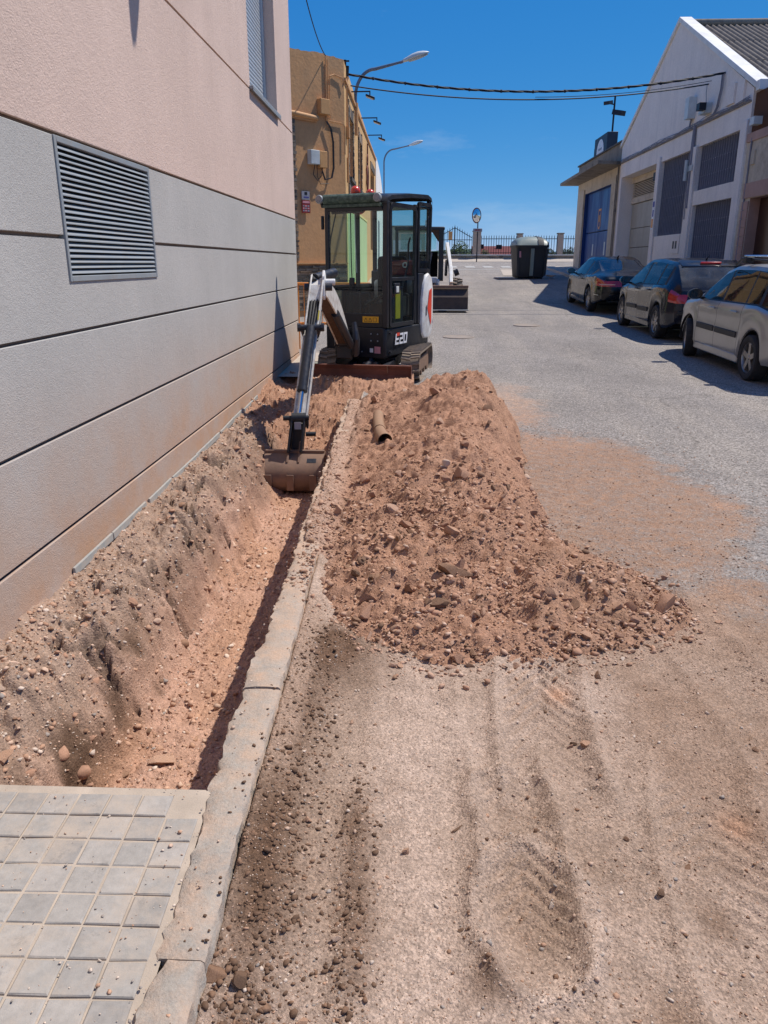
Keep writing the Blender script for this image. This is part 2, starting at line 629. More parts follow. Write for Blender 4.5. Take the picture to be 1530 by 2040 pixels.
def road_extra(x, y):
    """dirt lying on the road: height, dirt cover 0..1 and colour"""
    h = np.zeros_like(x); d = np.zeros_like(x)
    wob = fbm(x, y, .35, 4, 51)
    wob2 = fbm(x, y, .12, 3, 52)
    # spread of dirt over the near road
    near = 1 - sstep(3.3, 5.0, y - .35 * (1.2 - np.clip(x, -1, 3)) + .5 * wob)
    near = near * (1 - sstep(1.7, 3.6, x + .35 * wob - .08 * (y - 2)) * sstep(2.2, 4.2, y))
    d = np.maximum(d, near * .95)
    # round patch where a machine turned, right of the heap
    r = np.hypot((x - 1.25) / 1.35, (y - 5.6) / 2.3)
    patch = (1 - sstep(.62, 1.12, r + .16 * wob + .10 * wob2 + .03 * np.sin(np.arctan2(y - 5.6, x - 1.25) * 3)))
    d = np.maximum(d, patch * .66)
    ring = np.exp(-((r - .9) / .09) ** 2)
    d = np.maximum(d, ring * .5 * sstep(-.4, .3, wob))
    # fine dust beyond and around the heap
    du = (1 - sstep(9.0, 14.0, y + wob)) * (1 - sstep(.9, 3.2, x + .5 * wob)) * .33
    d = np.maximum(d, du)
    apr = (1 - sstep(.25, 1.1, np.abs(x - .95) + .3 * wob)) * sstep(6.8, 8.2, y) * (1 - sstep(9.6, 12, y)) * .62
    d = np.maximum(d, apr)
    d2 = np.exp(-(((x - 2.1) / .55) ** 2 + ((y - 8.7) / .35) ** 2)) * .5
    d = np.maximum(d, d2 * sstep(-.3, .5, wob + .2))
    d = np.maximum(d, .10 * (1 - sstep(10, 22, y)) * sstep(-.2, .6, wob))
    d = np.where(x < kerb_out(y) + .02, np.maximum(d, .9 * (1 - sstep(12, 16, y))), d)
    # ---- relief of the dirt
    h = h + near * (.008 + .012 * fbm(x, y, .5, 3, 61) + .005 * fbm(x, y, .12, 4, 62) + .0035 * fbm(x, y, .03, 3, 63))
    h = h + patch * .004 * fbm(x, y, .05, 3, 64)
    ko = kerb_out(y)
    # crumbly dark strip along the kerb
    sx = x - (ko + .10 + .03 * np.sin(y * 2.3) + .05 * sstep(2.6, 3.2, y))
    strip = np.exp(-(sx / .095) ** 2) * (1 - sstep(3.1, 3.5, y)) * (.75 + .5 * wob)
    strip = strip + np.exp(-(((x + .25) / .20) ** 2 + ((y - 3.02) / .28) ** 2)) * .55
    sx2 = x - (-.155 + .02 * np.sin(y * 5))
    strip2 = np.exp(-(sx2 / .055) ** 2) * sstep(1.2, 1.5, y) * (1 - sstep(1.95, 2.25, y)) * (.8 + .5 * wob)
    cr = np.maximum(fbm(x, y, .035, 3, 71, ridged=True), -.3)
    h = h + strip * (.018 + .012 * cr) + strip2 * (.010 + .011 * cr)
    dk_ = np.maximum(x - ko, 0)
    h = h + (.070 + .012 * wob) * np.exp(-(dk_ / .13) ** 1.6) * sstep(1.45, 2.1, y + .3 * wob) * (1 - sstep(10, 12, y)) + .03 * np.exp(-(dk_ / .10) ** 1.6) * (1 - sstep(1.3, 2.1, y))
    # wheel tracks: shallow grooves with ridges pushed up at their sides and bars of tread
    def track(cx, w, y0, y1, depth, cross, pitch, seed, curve=0.0, skew=0.0):
        u = (x - cx - curve * (y - y0) ** 2 + .012 * vnoise(y * 3, y * 0, seed)) / w
        on = sstep(y0 - .15, y0 + .1, y) * (1 - sstep(y1 - .1, y1 + .2, y))
        gr = -depth * .8 * (1 - sstep(.65, 1.0, np.abs(u))) + depth * .8 * np.exp(-((np.abs(u) - 1.12) / .16) ** 2)
        ph = (y + skew * np.abs(u) * w * 1.0) / pitch
        bars = 1.15 * cross * sstep(-.6, .7, np.sin(2 * np.pi * ph + .7 * vnoise(x * 7, y * 7, seed + 1))) * (1 - sstep(.8, 1.0, np.abs(u)))
        return on * (gr + bars * np.clip(.45 + .9 * vnoise(x * 4, y * 4, seed + 2), 0, 1.2))
    h = h + track(.33, .115, 1.42, 2.35, .018, .010, .062, 81, 0, 1.2)
    h = h + track(.50, .16, 2.15, 3.05, .022, .013, .085, 84, .06, 1.4)
    h = h + track(.86, .15, 1.2, 2.3, .014, .009, .07, 87, .10, .9)
    h = h + track(.02, .15, 1.3, 3.0, .006, .0035, .05, 90, 0, .7)
    h = h + track(1.35, .16, 2.2, 4.0, .012, .008, .08, 93, -.03, 1.0)
    h = h + patch * .0045 * np.maximum(np.sin((y * .8 + x * .7) * 2 * np.pi / .11), -.3) * np.exp(-((x - 1.05) / .22) ** 2)
    # scooped hollow with a rim of crumbs
    q1 = np.hypot((x - .335) / .155, (y - 1.66) / .24)
    h = h - .024 * (1 - sstep(.3, .95, q1)) + .018 * np.exp(-((q1 - 1.08) / .13) ** 2) * (1 + .8 * wob2)
    q2 = np.hypot((x - .34) / .15, (y - 2.12) / .16)
    h = h - .014 * (1 - sstep(.3, .9, q2)) + .013 * np.exp(-((q2 - 1.05) / .14) ** 2) * (1 + .8 * wob2)
    # ---- colour
    t = np.clip(.5 + .9 * fbm(x, y, .6, 4, 101), 0, 1)[..., None]
    tone = C_SAND * (1 - t) + C_MID * t
    def lay(w, c):
        nonlocal tone
        w = np.clip(w, 0, 1)[..., None]
        tone = tone * (1 - w) + c * w
    # smoother pale lane left of centre
    lay(np.exp(-((x - .03) / .17) ** 2) * (1 - sstep(3.0, 3.4, y)) * .8, C_SAND * 1.04)
    lay(sstep(.45, .95, x + .25 * wob) * (1 - sstep(4.3, 5.2, y)) * (.45 + .4 * wob) * sstep(1.2, 2.6, y + .4 * wob), C_BROWN)
    lay(np.exp(-((q1) / .7) ** 2) * .22, C_BROWN)
    lay(np.exp(-((q1 - 1.08) / .2) ** 2) * .35, C_SAND * 1.08)
    lay(np.exp(-(((x - .62) / .22) ** 2 + ((y - 2.5) / .28) ** 2)) * (.3 + .5 * wob), C_BROWN * .95)
    lay(np.clip(strip * 1.15, 0, 1), C_DARK)
    lay(np.clip(strip2 * 1.1, 0, 1) * .9, C_DARK * 1.06)
    lay(sstep(1.2, 1.6, x + .3 * wob) * (1 - sstep(3.5, 4.5, y)) * .35, C_BROWN)
    lay((1 - sstep(.03, .09, np.abs(x - (ko + .035)))) * sstep(2.0, 2.3, y) * (1 - sstep(3.4, 3.7, y)) * .8, C_GREY * 1.06)
    lay(patch, C_BROWN * 1.04 + (C_ORANGE - C_BROWN) * .4)
    lay(apr * 1.3, C_ORANGE * 1.05 + (C_SAND - C_ORANGE) * .45)
    lay(sstep(6.3, 7.3, y) * (1 - sstep(8.2, 8.9, y)) * (1 - sstep(1.2, 2.0, x)) * .6, C_ORANGE)
    lay(sstep(9, 12, y) * .7, C_SAND * 1.05)
    for sx_, sy_, r_, c_ in ((.60, 2.78, .05, C_ORANGE * 1.25), (1.02, 2.03, .05, C_ORANGE), (.83, 1.66, .05, C_BROWN * .8), (.2, 1.44, .06, C_DARK), (2.2, 5.3, .07, C_ORANGE * 1.2), (.62, 1.36, .07, C_BROWN * .85), (1.1, 1.45, .09, C_BROWN * .85)):
        lay(np.exp(-(((x - sx_) / r_) ** 2 + ((y - sy_) / (r_ * 1.3)) ** 2)) * .8, c_)
    return h, d, tone


def road_surf(x, y):
    h, d, t = road_extra(x, y)
    return gz(y) + h, d, t


# ------------------------------------------------------------------ road: one sheet, finer near the camera
def cols(segs):
    out = []
    for a, b, s in segs:
        out.append(np.arange(a, b - s * .5, s))
    out.append([segs[-1][1]])
    return np.concatenate(out)


def geo_rows(y0, y1, k, lo=.007):
    r = [y0]
    while r[-1] < y1:
        r.append(r[-1] + max(lo, k * r[-1]))
    return np.array(r)


ys = geo_rows(.7, 17.0, .0042)
us = cols([(0, 1.6, .009), (1.6, 3.0, .018), (3.0, 6.95, .06)])
YY, UU = np.meshgrid(ys, us, indexing='ij')
XX = UU + kerb_out(YY) - .06 * 0
ZZ, DD, TT = road_surf(XX, YY)
ZZ = np.where(XX - kerb_out(YY) < .004, ZZ - .02, ZZ)
road = grid_object('road', XX, YY, ZZ, 'road', dict(tone=TT, dirt=DD), kind='structure')
# far road
ys2 = np.concatenate([np.arange(17.0, 53.01, .5)])
xs2 = np.arange(-2.0, 20.01, .5)
YY, XX = np.meshgrid(ys2, xs2, indexing='ij')
ZZ, DD, TT = road_surf(XX, YY)
DD = DD * .4
ZZ = np.where(YY < 17.01, gz(YY), ZZ)
grid_object('road', XX, YY, ZZ - .004, 'road', dict(tone=TT, dirt=DD * 0 + .02), kind='structure')
M['paint_white'] = simple('worn_road_paint', srgb(190, 188, 182), .8, var=.1, dirt=srgb(130, 124, 117), dscale=6, damt=.55)
# zebra crossing bars on the cross road: each one a painted sheet
zb = []
for k in range(6):
    m = MB()
    x0 = 1.7 + k * .95
    P = [[(x0 + a, yy, g(yy) + .006) for a in (0, .25, .5)] for yy in (42.6, 43.3, 44.0)]
    m.grid(P)
    b = m.build('zebra_bar', 'paint_white', recalc=False)
    tag(b, kind='structure')
m = MB()
m.grid([[(x, yy, g(yy) + .006) for x in (1.6, 3.6, 5.6, 7.4)] for yy in (40.7, 41.0)])
tag(m.build('stop_line', 'paint_white', recalc=False), kind='structure')

# ------------------------------------------------------------------ ground to the horizon, hills
M['scrub_ground'] = simple('scrub_ground', srgb(105, 108, 78), .95, var=.35, vs=.05, dirt=srgb(80, 92, 60), dscale=.08, bump=0)
m = MB()
rows = []
for yv in (-60, -20, 0, 17, 53, 60, 75, 95, 160, 400, 1500, 6000):
    zb_ = {-60: -.4, -20: -.35, 0: -.35, 17: -.1, 53: 1.4, 60: 1.5}.get(yv)
    if zb_ is None:
        zb_ = {75: .9, 95: -1.5, 160: -9, 400: -30, 1500: -60, 6000: -80}[yv]
    rows.append([(xv, yv, zb_ - (0.45 if yv <= 17 else .0) - .02) for xv in (-6000, -1500, -200, -40, -1.9, -.4, 9, 25, 60, 200, 1500, 6000)])
m.grid(rows)
tag(m.build('ground', 'scrub_ground', recalc=False), kind='structure')
M['hill_far'] = simple('distant_hills', srgb(96, 122, 142), 1.0, var=.15, vs=.002, bump=0)  # distance haze put into the colour as blue-grey
M['hill_mid'] = simple('wooded_slope', srgb(62, 84, 78), 1.0, var=.3, vs=.03, bump=0)
def ridge(name, Y, x0, x1, base, top, amp, sc, seed, mat, depth):
    xs = np.linspace(x0, x1, 160)
    m = MB()
    hs = top + amp * fbm(xs, xs * 0, sc, 5, seed)
    P = [[(x, Y - depth, base) for x in xs], [(x, Y - depth * .4, base + (h - base) * .6) for x, h in zip(xs, hs)], [(x, Y, h) for x, h in zip(xs, hs)], [(x, Y + depth, base) for x in xs]]
    m.grid(P)
    tag(m.build(name, mat, smooth=60, recalc=False), kind='structure')
ridge('hills', 5200, -3500, 5500, -90, 88, 34, 900, 5, 'hill_far', 900)
ridge('wooded_slope', 700, -400, 700, -40, 11, 6, 60, 9, 'hill_mid', 90)

# ------------------------------------------------------------------ pavement on the left: bed, tiles, kerbstones
M['concrete'] = simple('old_concrete', srgb(162, 153, 143), .9, var=.15, vs=7, bump=.7, bs=120, bd=.005, dirt=srgb(186, 165, 146), dscale=9, damt=.75)


def kerb_mat():
    q = NT('earth_covered_concrete')
    gp = q.n('ShaderNodeNewGeometry').outputs['Position']
    n = q.noise(8, 6, .7, vec=gp)
    c = q.mix(q.ramp(n, [(.3, 0), (.7, 1)]), srgb(150, 142, 134), srgb(176, 166, 154))
    sx = q.n('ShaderNodeSeparateXYZ'); q.l(gp, sx.inputs[0])
    mr = q.n('ShaderNodeMapRange'); mr.inputs[1].default_value = .8; mr.inputs[2].default_value = 5.0; mr.inputs[3].default_value = .18; mr.inputs[4].default_value = .85
    q.l(sx.outputs[1], mr.inputs[0])
    f = q.math('MULTIPLY_ADD', q.math('SUBTRACT', q.noise(13, 6, .7, vec=gp), .5), 2.6, mr.outputs[0], clamp=True)
    c = q.mix(f, c, q.mix(q.noise(4, 3, .6, vec=gp), srgb(196, 172, 150), srgb(184, 150, 126)))
    c = q.mix(.5, c, q.mix(1.0, c, q.ramp(q.noise(110, 4, .7, vec=gp), [(.25, .7), (.75, 1.25)]), 'MULTIPLY'))
    q.set(**{'Base Color': c, 'Roughness': .95, 'Specular IOR Level': .15, 'Normal': q.bump(q.math('ADD', q.noise(110, 5, .7, vec=gp), q.noise(30, 4, .6, vec=gp)), .8, .006)})
    return q.m


M['concrete_dusty'] = kerb_mat()
M['mortar'] = simple('sandy_joint', srgb(176, 161, 145), .95, var=.14, vs=9, bump=.5, bs=180, bd=.003)


def tile_mat():
    q = NT('cement_tile')
    inf = q.n('ShaderNodeObjectInfo')
    base = q.ramp(inf.outputs['Random'], [(0, srgb(150, 144, 138)), (.5, srgb(160, 154, 147)), (1, srgb(170, 162, 154))])
    vec = q.n('ShaderNodeVectorMath', operation='ADD')
    gp = q.n('ShaderNodeNewGeometry')
    q.l(gp.outputs['Position'], vec.inputs[0])
    n1 = q.noise(7, 6, .65, vec=vec.outputs[0])
    n2 = q.noise(42, 5, .7, vec=vec.outputs[0])
    c = q.mix(.9, base, q.mix(1.0, base, q.ramp(n1, [(.3, .84), (.7, 1.1)]), 'MULTIPLY'))
    c = q.mix(.7, c, q.mix(1.0, c, q.ramp(n2, [(.3, .82), (.7, 1.14)]), 'MULTIPLY'))
    c = q.mix(q.ramp(q.noise(4.5, 7, .7, vec=vec.outputs[0]), [(.47, 0), (.66, .8)]), c, srgb(180, 164, 148))
    c = q.mix(q.math('MULTIPLY', q.ramp(q.noise(11, 7, .8, vec=vec.outputs[0]), [(.58, 0), (.66, 1)]), .35), c, srgb(104, 101, 98))
    q.set(**{'Base Color': c, 'Roughness': .88, 'Specular IOR Level': .25, 'Normal': q.bump(q.noise(130, 5, .7, vec=vec.outputs[0]), .35, .003)})
    return q.m


M['tile'] = tile_mat()
PV = .10   # pavement above road
side = thing('sidewalk', (-1.2, 1.2, g(1.2)), None, None)
side['kind'] = 'structure'
m = MB()
P = []
for yv in np.arange(-1.0, 2.021, .0755):
    a, b = -1.83, float(kerb_in(yv)) + .004
    P.append([(a + (b - a) * t, yv, g(yv) + PV - .006 + .002 * float(vnoise(t * 9, yv * 8, 3))) for t in np.linspace(0, 1, 13)])
m.grid(P)
# broken front of the bed over the trench
m.box(-1.83, float(kerb_in(2.0)) - .002, 1.9, 2.03, g(2) - .06, g(2) + PV - .012)
m.build('mortar_bed', 'mortar', side, recalc=False)
# tile field: 10 cm cells, aligned with the kerb, each cell an object sharing one of six meshes
tile_meshes = []
for k in range(6):
    m = MB()
    a, hh, b_ = .0462, .0115, .003
    r0 = np.random.default_rng(k)
    j = lambda: float(r0.uniform(-.0012, .0012))
    vs = []
    for z, e in ((0, a), (hh - .003, a), (hh, a - b_)):
        for sx_, sy_ in ((-1, -1), (1, -1), (1, 1), (-1, 1)):
            vs.append((sx_ * e + j(), sy_ * e + j(), z))
    fs = [(i, (i + 1) % 4, 4 + (i + 1) % 4, 4 + i) for i in range(4)] + [(4 + i, 4 + (i + 1) % 4, 8 + (i + 1) % 4, 8 + i) for i in range(4)] + [(8, 9, 10, 11)]
    m.add(vs, fs)
    if k >= 4:   # chipped corner
        m.v[10] = (m.v[10][0] - .012, m.v[10][1] - .004, m.v[10][2] - .002)
    me = bpy.data.meshes.new('tile'); me.from_pydata(m.v, [], m.f); me.materials.append(M['tile'])
    tile_meshes.append(me)
n_t = 0
for iy in range(-2, 15):
    for ix in range(12):
        yv = .645 + iy * .0995
        xc = -.630 - .025 * yv - ix * .0995
        if xc < -1.80 or yv < .45:
            continue
        if yv > 2.02:
            continue
        if yv > 1.93 and (ix in (0,) or ix >= 8 and random.random() < .4):
            continue
        o = bpy.data.objects.new('tile', random.choice(tile_meshes))
        COL.objects.link(o); o.parent = side
        lift = .0015 * random.uniform(-1, 1)
        o.location = (xc + 1.2, yv - 1.2, g(yv) + PV - .0125 + lift - g(1.2))
        o.rotation_euler = (random.uniform(-.008, .008), random.uniform(-.008, .008), math.radians(1.43) + random.uniform(-.006, .006))
        n_t += 1
# kerbstones
edges = [-.6, .45, 1.395, 2.62, 3.62, 4.63, 5.64, 6.66, 7.67, 8.7]
for i in range(len(edges) - 1):
    y0, y1 = edges[i] + .004, edges[i + 1] - .004
    m = MB()
    n = 60
    rs = np.random.default_rng(90 + i)
    P = []
    for k in range(n + 1):
        yv = y0 + (y1 - y0) * k / n
        a, b = float(kerb_in(yv)), float(kerb_out(yv))
        a += .013 * float(vnoise(yv * 7.0, i * 3.1, 5)) + .008 * float(vnoise(yv * 31, 0, 6))
        b += .006 * float(vnoise(yv * 9.0, i * 2.1, 7)) + .003 * float(vnoise(yv * 45, 0, 8))
        z = g(yv) + PV + (.012 if i % 2 else 0.0) * .5
        w = b - a
        e = .003 + .012 * max(0, float(vnoise(yv * 24, 2, 9)))
        rr = lambda s: .0035 * float(vnoise(yv * 33 + s, s * 3.0, 4)) + .003 * float(vnoise(yv * 9, s * 2.0, 14))
        P.append([(a - .01, yv, z - .24), (a, yv, z - .05), (a, yv, z - e), (a + e, yv, z + rr(1)), (a + w * .35, yv, z + .002 + rr(2)), (a + w * .65, yv, z + .002 + rr(3)), (b - .010, yv, z - .001 + rr(4)), (b - .002, yv, z - .007), (b + .004, yv, z - .12)])
    m.grid(P)
    m.add(P[0], [tuple(range(len(P[0])))]); m.add(P[-1], [tuple(range(len(P[-1])))])
    if True:
        m.build('kerbstone', 'concrete_dusty', side, smooth=50)

# ------------------------------------------------------------------ trench
def wall_top(y):   # soil level against the wall
    return gz(y) + .075 + .03 * fbm(y, y * 0, .3, 3, 203)


def trench_z(x, y):
    fz = gz(y) - np.interp(y, [1.9, 3, 6, 7.6, 8.2, 8.9, 9.5, 10.2], [.50, .53, .54, .54, .36, .04, -.08, -.13])
    wob = fbm(x, y, .5, 3, 205)
    fl = -1.27 - .03 * (y - 2) / 5 + .05 * fbm(y, y * 0, .7, 3, 201) + .02 * fbm(y, y * 0, .15, 3, 206)      # foot of the bank
    tp = -1.56 - .05 * sstep(5, 7, y) + .07 * fbm(y, y * 0, .45, 3, 202) + .03 * fbm(y, y * 0, .12, 3, 207)   # shoulder of the bank
    led = wall_top(y) - (x + 1.83) * .34
    t = np.clip((x - tp) / (fl - tp), 0, 1)
    # upper loose slope, then a cut face standing steep down to the floor
    brk = .58 + .12 * wob
    prof = np.where(t < brk, t / brk * .42, .42 + .58 * np.power(np.clip((t - brk) / (1 - brk), 0, 1), .62))
    z = np.where(x < tp, led, np.where(x < fl, led * (1 - prof) + fz * prof, fz))
    wgt = sstep(0, .16, x + 1.84) * (1 - .85 * sstep(fl - .06, fl + .03, x))
    up = 1.15 - .6 * sstep(.5, .9, t)
    z = z + wgt * up * (.075 * fbm(x, y, .34, 4, 211) + .050 * fbm(x + .5 * y, y, .12, 4, 212) + .022 * fbm(x, y, .055, 3, 213) + .009 * fbm(x, y, .022, 2, 214))
    z = z + (.020 * fbm(x, y, .12, 3, 215) + .013 * fbm(x, y, .035, 3, 216, ridged=True))
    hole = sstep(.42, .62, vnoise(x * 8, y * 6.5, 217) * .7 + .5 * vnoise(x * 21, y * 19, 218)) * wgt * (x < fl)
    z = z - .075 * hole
    endl = sstep(7.9, 8.6, y) * (1 - .75 * sstep(9.6, 10.2, y))
    z = z + endl * (.10 * fbm(x, y, .22, 4, 219) + .045 * fbm(x, y, .07, 3, 220, ridged=True))
    # broken concrete and soil piled in the near corner by the kerb
    z = z + (.40 + .05 * fbm(x, y, .08, 3, 221)) * np.exp(-(((x + .73) / .10) ** 2 + ((y - 2.12) / .20) ** 2))
    return z, t, fl, hole


ysx = geo_rows(1.86, 10.95, .0036, .007)
us = np.linspace(0, 1, 190)
YY, UU = np.meshgrid(ysx, us, indexing='ij')
x1 = kerb_in(YY) + .03 + np.where(YY > 8.6, .22 * sstep(8.6, 8.75, YY) + .5 * sstep(9.0, 9.4, YY), 0)
XX = -1.845 + (x1 + 1.845) * UU
ZZ, tt_, fl_, hole_ = trench_z(XX, YY)
# vertical side under the kerb
kx = kerb_in(YY)
w = sstep(-.05, -.015, XX - kx + .02 * fbm(YY, YY * 0 + 3, .15, 3, 222))
ZZ = np.where(YY < 8.5, ZZ * (1 - w) + np.maximum(ZZ, gz(YY) - .10) * w, ZZ)
# soil colour of the trench, with shade painted into the pits
wv = fbm(XX, YY, .35, 4, 230)[..., None]
t3 = tt_[..., None]
T = np.broadcast_to(C_PINK, XX.shape + (3,)).copy()
upper = np.clip(1.05 - t3 * 1.25 + .3 * wv, 0, 1)
T = T * (1 - upper) + (C_GREY * 1.03) * upper
mid = np.exp(-((t3 - .30 - .12 * wv) / .22) ** 2) * sstep(-.25, .55, fbm(XX, YY, .6, 3, 231))[..., None]
T = T * (1 - mid * .7) + C_DARK * 1.15 * mid * .7
dk = (sstep(-.30, .15, fbm(XX, YY, .40, 4, 232)) * sstep(.05, .3, tt_) * (1 - sstep(.75, .95, tt_)) * (1 - .6 * sstep(3.0, 4.6, YY)))[..., None]
T = T * (1 - .95 * dk) + C_DARK * .70 * .95 * dk
clay = (sstep(.55, .8, tt_) * (1 - sstep(1.0, 1.0001, tt_)) * sstep(-.4, .3, fbm(XX, YY, .5, 3, 233)))[..., None]
T = T * (1 - .6 * clay) + C_ORANGE * 1.0 * .6 * clay
T = T * (1 - .5 * hole_[..., None])  # pits darkened in the colour, standing for their shade
e2 = (sstep(7.7, 8.3, YY))[..., None]
T = T * (1 - e2) + C_RED * 1.02 * e2
grid_object('trench', XX, YY, ZZ, 'earth', dict(tone=T), kind='structure')

# ------------------------------------------------------------------ heap of soil
xs = cols([(-.78, 1.7, .0115)])
ysx = geo_rows(2.75, 10.0, .0028, .010)
YY, XX = np.meshgrid(ysx, xs, indexing='ij')
HH = heap_h(XX, YY)
RZ, _, _ = road_surf(XX, YY)
ZZ = gz(YY) + HH + .012 * sstep(0, .03, HH)
T = np.broadcast_to(C_RED, XX.shape + (3,)).copy()
wv = fbm(XX, YY, .4, 4, 240)[..., None]
T = T * (1 + .12 * wv)
lo = (sstep(.35, .9, XX) * (1 - sstep(3.6, 4.4, YY)))[..., None] * .4
T = T * (1 - lo) + C_BROWN * lo
kb = (1 - sstep(-.02, .14, XX - kerb_out(YY)))[..., None] * .8
T = T * (1 - kb) + (C_SAND * .6 + C_RED * .4) * kb
hi = (sstep(5.5, 7, YY) * sstep(.3, .8, XX))[..., None] * .5
T = T * (1 - hi) + C_ORANGE * .92 * hi
fm = HH > -.012
fmask = fm[:-1, :-1] & fm[1:, :-1] & fm[:-1, 1:] & fm[1:, 1:]
heap = grid_object('soil_heap', XX, YY, ZZ, 'earth', dict(tone=T), mask=fmask)
heap['label'] = 'long heap of reddish brown excavated soil and rubble beside the kerb'
heap['category'] = 'soil heap'


def surf(x, y):
    """top of whatever lies at x, y"""
    x = np.asarray(x, float); y = np.asarray(y, float)
    zr = road_surf(x, y)[0]
    hh = heap_h(x, y)
    z = np.where(hh > .004, gz(y) + hh + .012, zr)
    ki, ko = kerb_in(y), kerb_out(y)
    zt = trench_z(x, y)[0]
    z = np.where((x < ki - .02) & (y > 2.03), zt, z)
    z = np.where((x < ko) & (x >= ki - .02) & (y < 8.6), np.maximum(gz(y) + PV + .002, np.where(hh > .004, z, -9)), z)
    z = np.where((x < ki - .02) & (y <= 2.03), gz(y) + PV, z)
    return z


# ------------------------------------------------------------------ stones and gravel
def stone_mat():
    q = NT('stone')
    base = q.attr('tone')
    inf = q.n('ShaderNodeObjectInfo')
    c = q.mix(.8, base, q.mix(1.0, base, q.ramp(q.noise(35, 5, .7), [(.25, .7), (.75, 1.25)]), 'MULTIPLY'))
    c = q.mix(.5, c, q.mix(1.0, c, q.ramp(q.noise(160, 3, .7), [(.25, .7), (.75, 1.3)]), 'MULTIPLY'))
    q.set(**{'Base Color': c, 'Roughness': .93, 'Specular IOR Level': .2, 'Normal': q.bump(q.noise(120, 5, .7), .45, .004)})
    return q.m


def stone_mat_c(name, col, dustc=None):
    q = NT(name)
    c = q.mix(q.ramp(q.noise(14, 5, .65), [(.3, 0), (.7, 1)]), tuple(x * .72 for x in col), tuple(min(1, x * 1.22) for x in col))
    if dustc is not None:
        gn = q.n('ShaderNodeTexNoise'); gn.inputs['Scale'].default_value = 20
        c = q.mix(q.ramp(q.noise(9, 6, .7), [(.42, 0), (.62, .8)]), c, dustc)
    q.set(**{'Base Color': c, 'Roughness': .93, 'Specular IOR Level': .2, 'Normal': q.bump(q.noise(90, 6, .75), .6, .008)})
    return q.m


M['pebble'] = stone_mat()
STONE_COLS = [np.array(srgb(*c)) for c in ((186, 148, 122), (172, 133, 109), (198, 168, 146), (150, 117, 94), (210, 190, 172), (124, 97, 78), (190, 154, 130), (162, 150, 140))]
for i, c in enumerate(STONE_COLS):
    M['stone%d' % i] = stone_mat_c('stone_tint', tuple(c))


def icos(sub):
    bm = bmesh.new()
    bmesh.ops.create_icosphere(bm, subdivisions=sub, radius=1)
    v = np.array([p.co[:] for p in bm.verts]); f = np.array([[q.index for q in p.verts] for p in bm.faces])
    bm.free()
    return v, f


def rock_shape(sub, seed, planes=9, flat=1.0, cut=.78):
    v, f = icos(sub)
    r = np.random.default_rng(seed)
    for k in range(planes):
        n = r.normal(size=3); n /= np.linalg.norm(n)
        d = cut * r.uniform(.72, 1.1)
        dist = v @ n - d
        v = v - np.maximum(dist, 0)[:, None] * n * .96
    v = v * (1 + .07 * np.sin(v[:, [1, 2, 0]] * r.uniform(3, 6) + r.uniform(0, 6)))
    v = v * np.array([1, r.uniform(.65, 1), r.uniform(.55, .85) * flat])
    return v, f


def gravel(name, label, pts, sizes, cols_, subs=1, seed=0, sink=.3):
    """one joined mesh of many small stones"""
    r = np.random.default_rng(seed)
    shapes = [rock_shape(subs, 500 + k, 8, .9, .52) for k in range(14)]
    n = len(pts)
    nv = len(shapes[0][0]); nf = len(shapes[0][1])
    V = np.empty((n, nv, 3), np.float32); F = np.empty((n, nf, 3), np.int32); Cc = np.empty((n, nv, 4), np.float32)
    ang = r.uniform(0, 6.283, n); tl = r.normal(0, .35, n)
    ks = r.integers(0, len(shapes), n)
    for i in range(n):
        v, f = shapes[ks[i]]
        ca, sa = math.cos(ang[i]), math.sin(ang[i]); ct, st = math.cos(tl[i]), math.sin(tl[i])
        x, y, z = v[:, 0], v[:, 1] * ct - v[:, 2] * st, v[:, 1] * st + v[:, 2] * ct
        V[i, :, 0] = (x * ca - y * sa) * sizes[i] + pts[i, 0]
        V[i, :, 1] = (x * sa + y * ca) * sizes[i] + pts[i, 1]
        V[i, :, 2] = z * sizes[i] + pts[i, 2] + sizes[i] * (.5 - sink)
        F[i] = f + i * nv
        Cc[i, :, :3] = cols_[i]; Cc[i, :, 3] = 1
    me = bpy.data.meshes.new(name)
    V = V.reshape(-1, 3); F = F.reshape(-1, 3)
    me.vertices.add(len(V)); me.vertices.foreach_set('co', V.ravel())
    me.loops.add(F.size); me.loops.foreach_set('vertex_index', F.ravel())
    me.polygons.add(len(F))
    me.polygons.foreach_set('loop_start', (np.arange(len(F)) * 3).astype(np.int32))
    me.polygons.foreach_set('loop_total', np.full(len(F), 3, np.int32))
    me.update(calc_edges=True)
    at = me.color_attributes.new('tone', 'FLOAT_COLOR', 'POINT')
    at.data.foreach_set('color', Cc.ravel())
    me.materials.append(M['pebble'])
    o = bpy.data.objects.new(name, me); COL.objects.link(o)
    tag(o, label, kind='stuff')
    return o


def scatter(n, x0, x1, y0, y1, accept, seed, ypow=1.0):
    r = np.random.default_rng(seed)
    out = []
    while len(out) < n:
        m_ = max(2000, n)
        x = r.uniform(x0, x1, m_)
        y = y0 + (y1 - y0) * r.uniform(0, 1, m_) ** ypow
        a = accept(x, y) > r.uniform(0, 1, m_)
        for p, q_ in zip(x[a], y[a]):
            out.append((p, q_))
    a = np.array(out[:n])
    z = surf(a[:, 0], a[:, 1])
    return np.stack([a[:, 0], a[:, 1], z], 1)


def psize(n, lo, hi, k, seed):
    u = np.random.default_rng(seed).uniform(0, 1, n)
    return lo * (1 - u * (1 - (lo / hi) ** k)) ** (-1 / k)


def tint(n, idx, seed, var=.12):
    r = np.random.default_rng(seed)
    c = np.array([STONE_COLS[i] for i in r.choice(idx, n)])
    return c * r.uniform(1 - var, 1 + var, (n, 1))


